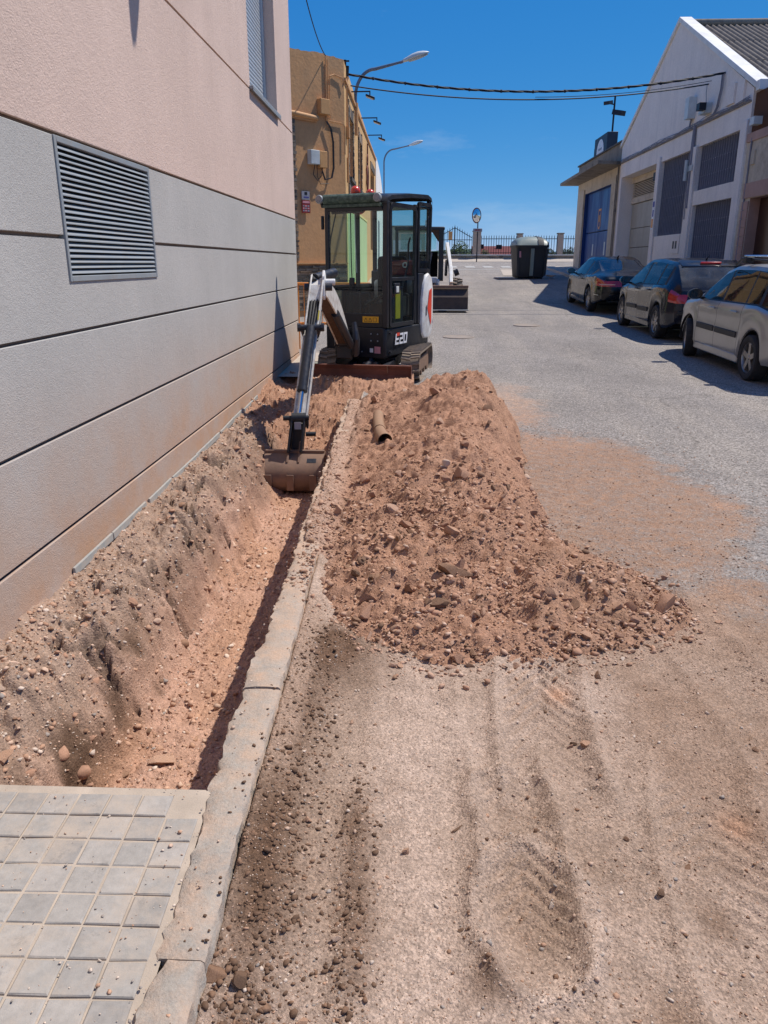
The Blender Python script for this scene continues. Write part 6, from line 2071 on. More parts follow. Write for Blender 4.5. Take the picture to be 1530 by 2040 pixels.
# seat, levers, console
ubox('seat', -.25, .22, -.08, .38, .72, 1.02, 'seat_black', ex, .04, 3)
m = MB(); m.box(-.24, .21, .36, .50, 1.0, 1.62, TU); m.build('seat_back', 'seat_black', ex, bevel=.05, seg=3)
m = MB(); m.box(.05, .42, .20, .30, 1.36, 1.56, TU); m.build('red_panel', 'seat_red', ex, bevel=.03, seg=3)
m = MB(); m.lathe([(.022, 0), (.04, .003), (.04, .012), (.022, .012)], 16, Matrix.Translation(U(.30, .19, 1.50)) @ Matrix.Rotation(PHI, 4, 'Z') @ Matrix.Rotation(R(90), 4, 'X')); m.build('white_ring', 'lamp_white', ex)
for s in (-1, 1):
    m = MB(); m.box(s * .33 - .07, s * .33 + .07, -.30, .30, .80, 1.12, TU); m.build('console', 'seat_black', ex, bevel=.03)
    m = MB(); m.tube([U(s * .33, -.25, 1.1), U(s * .33, -.28, 1.3)], [.012, .02], 8); m.build('joystick', 'seat_black', ex)
m = MB(); m.tube([U(-.08, -.45, .72), U(-.10, -.42, 1.15)], .012, 6); m.tube([U(.06, -.45, .72), U(.05, -.42, 1.15)], .012, 6); m.build('travel_lever', 'dark_steel', ex)
m = MB(); m.tube([U(.38, -.2, 1.02), U(.385, .1, 1.5), U(.38, .12, 1.78), U(.36, .22, 1.86)], .014, 6); m.build('grab_handle', 'black_paint', ex, smooth=40)
ubox('sticker_strip', W2 - .036, W2 - .031, -.40, -.25, .80, 1.17, 'sticker_yellow2', ex, 0)
ubox('inner_box', W2 - .12, W2 - .04, -.45, -.12, .72, 1.22, 'dark_steel', ex, .02)
# dangling cord seen through the windscreen
m = MB(); m.tube([U(-.10, -.55, 2.2), U(-.09, -.56, 1.8), U(-.08, -.55, 1.4)], .006, 5); m.build('cord', 'lamp_white', ex)
m = MB(); m.tube([U(.12, -.68, .98), U(.38, -.69, 1.12)], .022, 8); m.build('extinguisher_tube', 'seat_black', ex)
# roof beacons, work lights
for (x, y, r_, h) in ((-.22, -.30, .066, .10), (-.10, -.10, .06, .07)):
    m = MB(); m.lathe([(0, h + .035), (r_ * .6, h + .025), (r_, h * .75 + .01), (r_ * 1.02, h * .4), (r_ * .9, .03), (r_ * .7, .0)], 20, Matrix.Translation(U(x, y, ZR + .05)))
    b_ = m.build('beacon', 'beacon_red', ex, smooth=50)
    m = MB(); m.cyl(U(x, y, ZR + .03), U(x, y, ZR + .075), r_ * .8, n=16); m.build('base', 'black_paint', b_, smooth=40)
for x in (-W2 - .02, W2 - .10):
    m = MB(); m.lathe([(0, -.01), (.035, -.006), (.05, .0), (.055, .012), (.05, .05), (.03, .08), (0, .085)], 20, Matrix.Translation(U(x, YF - .09, ZR - .012)) @ Matrix.Rotation(PHI, 4, 'Z') @ Matrix.Rotation(R(-90), 4, 'X'))
    w_ = m.build('work_light', 'alu', ex, smooth=40)
    m = MB(); m.lathe([(0, -.014), (.03, -.013), (.042, -.008)], 20, Matrix.Translation(U(x, YF - .09, ZR - .012)) @ Matrix.Rotation(PHI, 4, 'Z') @ Matrix.Rotation(R(-90), 4, 'X')); m.build('lens', 'lamp_glass', w_, smooth=40)
    m = MB(); m.bar(U(x, YF - .03, ZR - .02), U(x, YF + .02, ZR - .10), .02, .05); m.build('bracket', 'black_paint', w_)
m = MB(); m.box(-W2 - .045, -W2 - .02, YF + .0, YF + .05, 1.95, 2.12, TU); m.build('hinge', 'black_paint', ex, bevel=.006)
# ---- undercarriage
PSI = R(-8)
FC = Vector((-.52, 11.20, 0))
FX = Vector((math.cos(PSI), math.sin(PSI), 0)); FYv = Vector((-math.sin(PSI), math.cos(PSI), 0))
def D(x, y, z):
    p = FC + FX * x + FYv * y
    return Vector((p.x, p.y, EG - .015 + z))
TD = Matrix.Translation((FC.x, FC.y, EG - .015)) @ Matrix.Rotation(PSI, 4, 'Z')
m = MB(); m.box(-.30, .30, -.35, .35, .16, .30, TD); m.cyl(D(0, 0, .28), D(0, 0, .36), .27, n=24); m.build('undercarriage_frame', 'dark_steel', ex, bevel=.01)
m = MB(); m.prism([(-.14, 0), (.14, 0), (.10, .14), (-.10, .14)], -.62, -.40, lambda a, b, d: D(a, d, .12 + b)); m.build('front_casting', 'bucket_steel', ex, bevel=.015)
TL, TR_ = .56, .20
def track_path(s):
    """closed path, s in 0..1 -> (y, z, tangent)"""
    per = 2 * (2 * TL) + 2 * math.pi * TR_
    d = (s % 1) * per
    if d < 2 * TL: return (-TL + d, 2 * TR_, (1, 0))
    d -= 2 * TL
    if d < math.pi * TR_:
        a = math.pi / 2 - d / TR_; return (TL + TR_ * math.cos(a), TR_ + TR_ * math.sin(a), (math.sin(a), -math.cos(a)))
    d -= math.pi * TR_
    if d < 2 * TL: return (TL - d, 0.0, (-1, 0))
    d -= 2 * TL
    a = -math.pi / 2 - d / TR_; return (-TL + TR_ * math.cos(a), TR_ + TR_ * math.sin(a), (math.sin(a), -math.cos(a)))
for sd in (-1, 1):
    xc = sd * .57
    m = MB()
    n = 96
    prof = [(-.125, 0), (-.125, -.022), (.125, -.022), (.125, 0)]
    rows = []
    for i in range(n + 1):
        y, z, t = track_path(i / n)
        nn = (-t[1], t[0])
        rows.append([D(xc + a, y + nn[0] * b, z + nn[1] * b) for a, b in prof])
    m.grid(rows)
    tr = m.build('track', 'rubber', ex, smooth=40)
    m = MB()
    nl = 38
    for i in range(nl):
        for h in (-1, 1):
            y, z, t = track_path((i + (.25 if h > 0 else 0)) / nl)
            nn = Vector((0, -t[1], t[0])); tt = Vector((0, t[0], t[1]))
            c = Vector((xc + h * .062, y, z)) + nn * .009
            vs = []
            for k, (hh, ww) in enumerate(((-.008, .016), (.012, .011))):
                for a, b in ((-1, -1), (1, -1), (1, 1), (-1, 1)):
                    sk = h * a * .010
                    q_ = c + Vector((a * .06, 0, 0)) + tt * (b * ww + sk) + nn * hh
                    vs.append(TD @ q_)
            m.add(vs, [(0, 1, 2, 3), (7, 6, 5, 4), (0, 4, 5, 1), (1, 5, 6, 2), (2, 6, 7, 3), (3, 7, 4, 0)])
    lg = m.build('track_lug', 'rubber', tr); lg['kind'] = 'stuff'
    m = MB(); m.box(xc - .07, xc + .07, -TL, TL, .10, .29, TD); m.build('track_beam', 'bucket_steel', tr, bevel=.01)
    for y in (-TL, TL):
        m = MB(); m.cyl(D(xc - .07 * 1, y, TR_), D(xc + .07, y, TR_), .165, n=20); m.build('sprocket', 'bucket_steel', tr, bevel=.01)
    for y in (-.3, 0, .3):
        m = MB(); m.cyl(D(xc - .06, y, .085), D(xc + .06, y, .085), .06, n=12); m.build('roller', 'bucket_steel', tr)
# dozer blade
BY = -1.25
bl = MB()
rows = []
for z, o in ((.0, -.03), (.05, .015), (.12, .035), (.19, .03), (.245, .0)):
    rows.append([D(x, BY + o, z + .05) for x in (-.66, -.3, 0, .3, .66)])
rows += [[D(x, BY + .045, .30) for x in (-.66, -.3, 0, .3, .66)], [D(x, BY + .055, .05) for x in (-.66, -.3, 0, .3, .66)]]
bl.grid(rows)
for s in (-1, 1):
    bl.add([D(s * .66, BY - .03, .05), D(s * .66, BY + .06, .05), D(s * .66, BY + .06, .30), D(s * .66, BY, .30)], [(0, 1, 2, 3)])
blade = bl.build('dozer_blade', 'blade_rust', ex)
m = MB(); m.bar(D(.35, BY - .012, .30), D(.352, BY + .02, .20), .012, .008); m.build('weld_patch', 'bucket_steel', blade)
for s in (-1, 1):
    m = MB(); m.bar(D(s * .22, BY + .05, .17), D(s * .26, -.35, .22), .08, .09); m.build('blade_arm', 'dark_steel', ex)
m = MB(); m.cyl(D(.02, BY + .05, .22), D(.02, -.5, .30), .035, n=12); m.build('blade_ram', 'dark_steel', ex, smooth=40)
# ---- swing post and boom
BP = Vector((-.90, 9.98, EG + .56))          # boom foot
EL = Vector((-1.03, 8.36, 1.44))             # elbow (boom / arm)
AT = Vector((-1.12, 7.42, .17))              # arm tip
BK = Vector((-1.13, 7.36, .0))
m = MB()
ctr = U(-.12, YF - .10, .45)
m.cyl(U(-.14, YF - .12, .30), U(-.14, YF - .12, .66), .10, n=16)
m.bar(U(-.14, YF + .1, .42), BP + Vector((.0, .02, -.1)), .20, .20)
m.build('swing_post', 'black_worn', ex, bevel=.012)
m = MB(); m.tube([U(-.05, YF - .02, .34), BP + Vector((.15, -.06, -.12)), BP + Vector((.17, -.16, .06)), BP + Vector((.14, -.10, .26))], [.05, .05, .045, .03], 10); m.build('hose_guard', 'dark_steel', ex, smooth=40)
bd_ = (EL - BP)
side = Vector((1, .14, 0)).normalized()
# boom: banana profile of plates in the plane holding BP, EL and up
def Bm(t, h, s):
    """t along foot->elbow, h upwards bow, s sideways"""
    up = Vector((0, -.35, .94)).normalized()
    p = BP.lerp(EL, t) + up * (.13 * math.sin(math.pi * t) ** 1.0)
    return p + up * h + side * s
for s in (-.075, .075):
    m = MB()
    ts = np.linspace(0, 1, 12)
    hw = lambda t: .05 + .075 * math.sin(math.pi * min(1, t * 1.05 + .0)) + .03 * t
    rows = []
    for o in (-.008, .008):
        rows.append([Bm(t, hw(t), s + o) for t in ts]); rows.append([Bm(t, -hw(t), s + o) for t in ts])
    rows = [rows[0], rows[1], rows[3], rows[2], rows[0]]
    m.grid(rows)
    m.build('boom_plate', 'white_dirty', ex)
m = MB(); rows = []
for h, in ((-1,), (1,)):
    rows.append([Bm(t, h * (hw(t) - .012), -.067) for t in ts]); rows.append([Bm(t, h * (hw(t) - .012), .067) for t in ts])
m.grid([rows[0], rows[1]]); m.grid([rows[2], rows[3]]); m.build('boom_web', 'mud', ex, recalc=False)
m = MB(); m.cyl(Bm(.0, 0, -.12), Bm(.0, 0, .12), .045, n=14); m.build('foot_pin', 'dark_steel', ex, smooth=40)
m = MB(); m.cyl(EL - side * .13, EL + side * .16, .038, n=14); m.build('pivot_pin', 'dark_steel', ex, smooth=40)
# crane-like head of the boom (white horn with pin boss to the right)
m = MB()
for s in (.075,):
    hp = [(-.02, -.10), (.10, .02), (.08, .16), (.0, .20), (-.07, .14), (-.08, -.06)]
    m.prism(hp, s - .012, s + .014, lambda a, b, d: EL + Vector((0, 1, 0)) * a + Vector((0, 0, 1)) * (b - .03) + side * d)
m.cyl(EL + side * .085 + Vector((0, .02, .05)), EL + side * .19 + Vector((0, .02, .05)), .034, n=12)
m.build('boom_head', 'white_paint', ex, bevel=.006)
# arm ram on top of the boom and its gland
m = MB(); m.cyl(EL + Vector((.14, .42, .14)), EL + Vector((-.02, .0, .085)), .050, n=16); m.build('arm_ram', 'dark_steel', ex, smooth=40)
m = MB(); m.tube([EL + Vector((-.09, .12, .08)), EL + Vector((-.06, 0, .10)), EL + Vector((-.02, -.05, .06))], .032, 10); m.build('ram_eye', 'rubber_dark', ex, smooth=40)
# boom ram below
m = MB(); m.cyl(BP + Vector((.10, -.12, -.02)), BP.lerp(EL, .55) + Vector((.06, -.03, .02)), .048, n=16); m.build('boom_ram', 'dark_steel', ex, smooth=40)
# ---- dipper arm
ad = (AT - EL).normalized()
fwd = side.cross(ad).normalized()
if fwd.y > 0: fwd = -fwd            # towards the camera
def Ar(t, f, s): return EL.lerp(AT, t) + fwd * f + side * s
for s in (-.062, .062):
    m = MB()
    outl = [(-.09, .03), (-.05, .10), (.06, .11), (.2, .10), (.45, .075), (.75, .055), (1.0, .045), (1.02, .0), (1.0, -.04), (.75, -.05), (.45, -.06), (.2, -.07), (.05, -.075), (-.06, -.05)]
    m.prism(outl, s - .009, s + .009, lambda a, b, d: Ar(a, b, d))
    m.build('arm_plate', 'white_dirty', ex, bevel=.004, seg=1)
m = MB()
fo = [(.30, .075), (.45, .062), (.75, .042), (1.0, .035)]; bo = [(-.02, -.06), (.2, -.06), (.45, -.05), (.75, -.04), (1.0, -.03)]
m.grid([[Ar(a, b, -.055) for a, b in bo], [Ar(a, b, .055) for a, b in bo]]); m.grid([[Ar(a, b, -.055) for a, b in fo], [Ar(a, b, .055) for a, b in fo]])
m.build('arm_web', 'white_dirty', ex, recalc=False)
m = MB(); m.prism([(-.05, .05), (.02, .085), (.13, .06), (.13, .03), (.02, .05), (-.03, .02)], -.052, .052, lambda a, b, d: Ar(a, b, d)); m.build('arm_gusset', 'white_dirty', ex)
m = MB()
for k in range(3):
    m.tube([Ar(.02, -.02 + .02 * k, -.02 + .02 * k), Ar(.14, .06, -.03 + .03 * k), Ar(.3, .085, -.03 + .026 * k), Ar(.46, .09, -.02 + .02 * k)], .012, 7)
m.tube([Ar(-.04, -.14, .02), Ar(.1, -.16, .06), Ar(.18, -.08, .075), Ar(.3, -.02, .08), Ar(.42, .04, .075)], .012, 7)
m.build('hydraulic_hose', 'rubber_dark', ex, smooth=50)
# bucket ram in front of the arm
R0 = Ar(.36, .14, .0); R1 = Ar(.80, .125, -.005); R2 = Ar(.985, .11, -.008)
m = MB(); m.cyl(R0, R1, .047, n=20); m.cyl(R1 - (R1 - R0).normalized() * .03, R1 + (R1 - R0).normalized() * .012, .052, n=20); m.build('bucket_ram', 'dark_steel', ex, smooth=40)
m = MB(); m.cyl(R1, R2, .022, n=16); m.build('ram_rod', 'chrome', ex, smooth=40)
m = MB(); m.cyl(R0 - side * .13, R0 + side * .13, .028, n=12); m.cyl(R0 - side * .135, R0 - side * .10, .042, n=8); m.cyl(R0 + side * .10, R0 + side * .135, .042, n=8)
m.bar(R0 - side * .085, Ar(.36, .02, -.065), .03, .07); m.bar(R0 + side * .085, Ar(.36, .02, .065), .03, .07)
m.build('ram_trunnion', 'dark_steel', ex, smooth=40)
# linkage and coupler
m = MB(); m.cyl(R2 - side * .15, R2 + side * .10, .024, n=12); m.cyl(R2 - side * .07, R2 + side * .07, .05, n=16); m.build('link_pin', 'rubber_dark', ex, smooth=40)
BT = Vector((-1.15, 7.30, -.09))
for s in (-.06, .06):
    m = MB(); m.bar(R2 + side * s, BT + side * s + Vector((0, -.06, .02)), .022, .09, up=(0, -1, 0)); m.build('link_arm', 'rubber_dark', ex, bevel=.006)
    m = MB(); m.bar(R2 + side * (s * 1.4), AT + side * (s * 1.35) + Vector((0, .0, -.02)), .018, .06, up=(0, -1, 0)); m.build('side_link', 'dark_steel', ex, bevel=.006)
m = MB(); m.bar(AT + Vector((0, 0, .02)), BT + Vector((0, .10, .0)), .12, .11, up=(0, -1, 0)); m.build('coupler', 'rubber_dark', ex, bevel=.01)
m = MB(); m.box(R2.x - .035, R2.x + .03, R2.y - .062, R2.y - .056, R2.z - .10, R2.z - .03); m.build('coupler_plate', 'sign_grey', ex)
m = MB(); m.cyl(AT + side * .06 + Vector((0, -.02, -.09)), AT + side * .16 + Vector((0, -.02, -.09)), .022, n=10); m.build('coupler_bolt', 'rubber_dark', ex, smooth=40)
# ---- bucket: back faces the camera
bw2 = .285
BCX = -1.155
bk = MB()
profb = [(7.30, -.08), (7.20, -.12), (7.12, -.19), (7.08, -.27), (7.09, -.36), (7.15, -.43), (7.26, -.465), (7.42, -.47)]
rows = [[(x, a, b) for x in (BCX - bw2, BCX - .1, BCX + .1, BCX + bw2)] for a, b in profb]
bk.grid(rows)
bk.grid([[(x, a + .015, b + .008) for x in (BCX - bw2, BCX + bw2)] for a, b in profb])
bucket = bk.build('bucket', 'bucket_steel', ex, smooth=40, recalc=False)
for s in (-1, 1):
    m = MB()
    pl = [(a, b) for a, b in profb] + [(7.46, -.36), (7.45, -.20), (7.36, -.08)]
    m.prism(pl, BCX + s * bw2 - .008, BCX + s * bw2 + .008, lambda a, b, d: Vector((d, a, b)))
    m.build('bucket_side', 'bucket_steel', bucket)
for x in (-.235, -.02, .20):
    m = MB(); m.box(BCX + x - .035, BCX + x + .035, 7.060, 7.072, -.40, -.245)
    m.build('wear_strap', 'bucket_steel', bucket, bevel=.004)
m = MB(); m.box(BCX - bw2 - .005, BCX + bw2 + .005, 7.285, 7.33, -.085, -.055); m.build('bucket_lip', 'bucket_steel', bucket, bevel=.005)
m = MB(); m.prism([(7.22, -.095), (7.16, -.14), (7.30, .02), (7.36, .02)], BCX + .045, BCX + .065, lambda a, b, d: Vector((d, a, b))); m.prism([(7.22, -.095), (7.16, -.14), (7.30, .02), (7.36, .02)], BCX - .065, BCX - .045, lambda a, b, d: Vector((d, a, b)))
m.build('bucket_ear', 'bucket_steel', bucket)
m = MB(); m.add([(BCX + .13, 7.165, -.147), (BCX + .22, 7.165, -.147), (BCX + .22, 7.205, -.116), (BCX + .13, 7.205, -.116)], [(0, 1, 2, 3)]); m.build('bucket_plate', 'dark_steel', bucket)
# yellow decals on the arm
for a, s, mt in ((.10, .072, 'sticker_yellow2'), (.22, .072, 'sticker_yellow2')):
    m = MB(); p0 = Ar(a, .102, .062); p1 = Ar(a + .07, .099, .062); m.bar(p0, p1, .014, .004, up=tuple(fwd)); m.build('decal', mt, ex)

# ================================================================== SKID STEER LOADER behind
SG = g(22.6)
sk = thing('skid_steer_loader', (.05, 23.2, SG), 'white and black skid steer loader with wide bucket down, behind the excavator', 'loader', rz=0)
def S(x0, x1, y0, y1, z0, z1, name, mat, bevel=.015, par=None):
    m = MB(); m.box(.05 + x0, .05 + x1, y0, y1, SG + z0, SG + z1); return m.build(name, mat, par or sk, bevel=bevel)
# bucket
m = MB()
X0, X1 = .05 - .95, 1.42
pb = [(21.55, .04), (21.60, .35), (21.78, .60), (21.98, .64), (22.05, .62), (22.0, .10), (21.95, .03), (21.55, .02)]
m.prism([(a, SG + b) for a, b in pb], X0, X1, lambda a, b, d: Vector((d, a, b)))
sbk = m.build('loader_bucket', 'blade_rust', sk)
sbk.data.materials[0] = simple('old_bucket_steel', srgb(72, 60, 54), .6, .25, var=.2, dirt=srgb(110, 90, 76), dscale=4, damt=.4)
m = MB(); m.box(X0 - .01, X1 + .01, 21.70, 21.76, SG + .585, SG + .655); m.build('bucket_lip', 'bucket_steel', sbk, bevel=.01)
m = MB(); m.box(X0 - .01, X1 + .01, 21.40, 21.62, SG + .012, SG + .035); m.build('cutting_edge', 'alu', sbk)
# cab
S(-.62, -.54, 22.55, 22.65, .75, 2.12, 'cab_post', 'black_paint'); S(.58, .72, 22.55, 22.68, .75, 2.12, 'cab_post', 'black_paint')
S(-.64, .74, 22.55, 24.1, 2.08, 2.18, 'cab_roof', 'black_paint', .03)
m = MB(); m.prism([(.35, 2.10), (.60, 2.10), (.60, 1.75)], 22.56, 22.64, lambda a, b, d: Vector((.05 + a, d, SG + b))); m.build('cab_gusset', 'mud', sk)
S(.64, .70, 22.68, 24.1, 1.0, 2.08, 'side_screen', 'black_paint'); S(-.62, -.56, 22.68, 24.1, 1.0, 2.08, 'side_screen', 'black_paint')
m = MB(); m.box(.05 - .55, .05 + .60, 23.95, 24.0, SG + .8, SG + 1.55); m.build('rear_bulkhead', 'seat_black', sk)
m = MB(); m.box(.05 - .5, .05 + .55, 23.97, 23.98, SG + 1.6, SG + 2.04); m.build('rear_glass', 'cab_glass', sk)
S(-.3, .3, 23.2, 23.8, .8, 1.45, 'seat', 'seat_black', .05)
m = MB(); m.tube([(-.1, 22.8, SG + .9), (-.2, 22.9, SG + 1.5)], .02, 6); m.tube([(.35, 22.8, SG + .9), (.45, 22.9, SG + 1.5), (.3, 22.8, SG + 1.55)], .02, 6); m.build('control_lever', 'iron_bar', sk)
# chassis and arms
S(-.6, .62, 22.5, 24.6, .25, .8, 'chassis', 'white_paint', .03)
S(-.55, .55, 22.25, 22.5, .70, .86, 'front_plate', 'white_paint', .02)
S(-.5, .5, 22.2, 22.45, .45, .66, 'tilt_frame', 'bucket_steel', .02)
m = MB(); m.cyl((.05 + .05, 22.3, SG + .62), (.05 + .45, 22.3, SG + .62), .09, n=14); m.build('tilt_ram', 'blade_rust', sk, smooth=40)
for s in (-1, 1):
    xs_ = .05 + s * .94
    m = MB(); m.bar((xs_ - .06 * s, 24.4, SG + 1.75), (xs_, 22.9, SG + 1.05), .10, .17); m.bar((xs_, 22.95, SG + 1.1), (xs_, 22.15, SG + .45), .10, .15)
    m.build('lift_arm', 'white_paint', sk, bevel=.02)
    m = MB(); m.cyl((xs_ + .1 * s, 22.9, SG + .95), (xs_ + .22 * s, 22.9, SG + 1.0), .09, n=12); m.cyl((xs_ - .13 * s, 23.0, SG + .9), (xs_ - .1 * s, 23.4, SG + 1.3), .04, n=8); m.build('arm_lamp', 'black_worn', sk, smooth=40)
    m = MB(); m.bar((xs_, 22.4, SG + .66), (xs_, 22.0, SG + .35), .09, .2); m.build('arm_foot', 'bucket_steel', sk, bevel=.01)
    for yy_ in (22.75, 23.95):
        xw = .05 + s * 1.12
        m = MB(); T = Matrix.Translation((xw, yy_, SG + .40)) @ Matrix.Rotation(R(90), 4, 'Y')
        m.lathe([(.18, -.13), (.36, -.14), (.385, -.12), (.39, 0), (.385, .12), (.36, .14), (.18, .13)], 28, T)
        wh_ = m.build('wheel', 'rubber_tyre', sk, smooth=40)
        m = MB()
        for k in range(16):
            for h in (-1, 1):
                a = 2 * math.pi * (k + (.5 if h > 0 else 0)) / 16
                for (x0_, a0, x1_, a1) in ((h * .01, a, h * .14, a + .16),):
                    p0 = Vector((xw + x0_, yy_ + .40 * math.sin(a0), SG + .40 + .40 * math.cos(a0))); p1 = Vector((xw + x1_, yy_ + .385 * math.sin(a1), SG + .40 + .385 * math.cos(a1)))
                    m.bar(p0, p1, .045, .04, up=(0, math.sin(a0), math.cos(a0)))
        lg = m.build('tyre_lug', 'rubber', wh_); lg['kind'] = 'stuff'
        m = MB(); m.lathe([(0, .10 * s), (.17, .10 * s), (.19, .13 * s)], 20, T); m.build('rim', 'white_paint', wh_, smooth=40)
# ================================================================== CARS
def car_paint(name, col, metal=.5, rough=.28):
    q = NT(name)
    n = q.noise(3, 5, .6)
    c = q.mix(q.ramp(n, [(.35, 0), (.7, 1)]), tuple(x * .94 for x in col), tuple(x * 1.05 for x in col))
    dn = q.ramp(q.noise(5, 6, .7), [(.45, 0), (.8, .22)])
    c = q.mix(q.math('MULTIPLY', dn, .5), c, srgb(110, 100, 92))
    q.set(**{'Base Color': c, 'Metallic': metal, 'Roughness': q.ramp(n, [(.3, rough), (.7, rough + .08)]), 'Coat Weight': .5, 'Coat Roughness': .03, 'Specular IOR Level': .15})
    return q.m
M['paint_silver'] = car_paint('silver_car_paint', srgb(172, 170, 168), .7, .36)
M['paint_dark'] = car_paint('dark_blue_grey_paint', srgb(26, 31, 44), .3, .25)
M['paint_black'] = car_paint('black_car_paint', srgb(20, 21, 26), .25, .25)
M['car_glass'] = glass_mat('car_glass', (.30, .34, .34), dust_haze=.22, rough=.02, refl=1.2)  # rear screens: film gives dust plus a painted haze of sun glare
M['car_glass_clear'] = glass_mat('car_glass_side', (.34, .40, .40), dust_haze=.03, rough=.015, refl=.6)
M['plastic_black'] = simple('black_car_plastic', srgb(34, 34, 36), .6, bump=0)
M['tail_red'] = simple('tail_lamp_red', srgb(172, 16, 22), .15, bump=0, var=.2, vs=12, coat=1.0)
M['tail_clear'] = simple('tail_lamp_clear', srgb(206, 150, 146), .15, bump=0, coat=1.0)
M['rim_alloy'] = simple('alloy_rim', srgb(164, 160, 156), .35, .8, var=.08, bump=0, dirt=srgb(90, 80, 72), dscale=14, damt=.3)
M['mirror_dark'] = NT('mirror_dark').set(**{'Base Color': (.22, .23, .24), 'Metallic': 1.0, 'Roughness': .08})
M['car_interior'] = simple('car_interior', srgb(40, 40, 44), .8, bump=0)
M['brake_red'] = simple('third_brake_lamp', srgb(226, 60, 64), .3, bump=0)


def interp(tab, y):
    ks = [k for k, _ in tab]; vs = [v for _, v in tab]
    return float(np.interp(y, ks, vs))


def smooth_tab(tab, ys, w=.10):
    ks = [k for k, _ in tab]; vs = [v for _, v in tab]
    yy = np.linspace(ks[0], ks[-1], 400)
    v = np.interp(yy, ks, vs)
    n = max(1, int(w / (yy[1] - yy[0])))
    k = np.hanning(n * 2 + 3)[1:-1]; k /= k.sum()
    p = len(k) // 2
    v2 = np.convolve(np.concatenate([np.full(p, v[0]), v, np.full(p, v[-1])]), k, 'valid')
    return np.interp(ys, yy, v2)


def wheel(par, x, y, z, r, s, spokes, steer=0.0, w=.20):
    T = Matrix.Translation((x, y, z)) @ Matrix.Rotation(steer, 4, 'Z') @ Matrix.Rotation(R(90) * s, 4, 'Y')
    # local z points outward
    m = MB()
    m.lathe([(r * .66, -w * .45), (r * .70, -w * .5), (r * .93, -w * .5), (r * .99, -w * .40), (r, -w * .2), (r, w * .2), (r * .99, w * .40), (r * .93, w * .5), (r * .72, w * .5), (r * .665, w * .44)], 36, T)
    t = m.build('tyre', 'rubber_tyre', par, smooth=40)
    m = MB()
    m.lathe([(r * .67, w * .42), (r * .645, w * .44), (r * .62, w * .36), (r * .60, w * .0), (r * .60, -w * .4)], 36, T)
    m.lathe([(0, w * .40), (r * .09, w * .40), (r * .12, w * .34), (r * .12, w * .1)], 20, T)
    for k in range(spokes):
        a = 2 * math.pi * k / spokes
        ca, sa = math.cos(a), math.sin(a)
        def P(rr_, t_, h): return T @ Vector((rr_ * ca - t_ * sa, rr_ * sa + t_ * ca, h))
        wd0, wd1 = r * (.085 if spokes > 5 else .12), r * (.06 if spokes > 5 else .10)
        vs = [P(r * .09, -wd0, w * .36), P(r * .09, wd0, w * .36), P(r * .62, wd1, w * .38), P(r * .62, -wd1, w * .38), P(r * .09, -wd0, w * .1), P(r * .09, wd0, w * .1), P(r * .62, wd1, w * .2), P(r * .62, -wd1, w * .2)]
        m.add(vs, [(0, 1, 2, 3), (7, 6, 5, 4), (0, 4, 5, 1), (1, 5, 6, 2), (2, 6, 7, 3), (3, 7, 4, 0)])
    rm = m.build('rim', 'rim_alloy', t, smooth=40)
    m = MB(); m.lathe([(r * .61, w * .06), (0, w * .06)], 24, T); m.build('brake_disc', 'dark_steel', t)
    return t


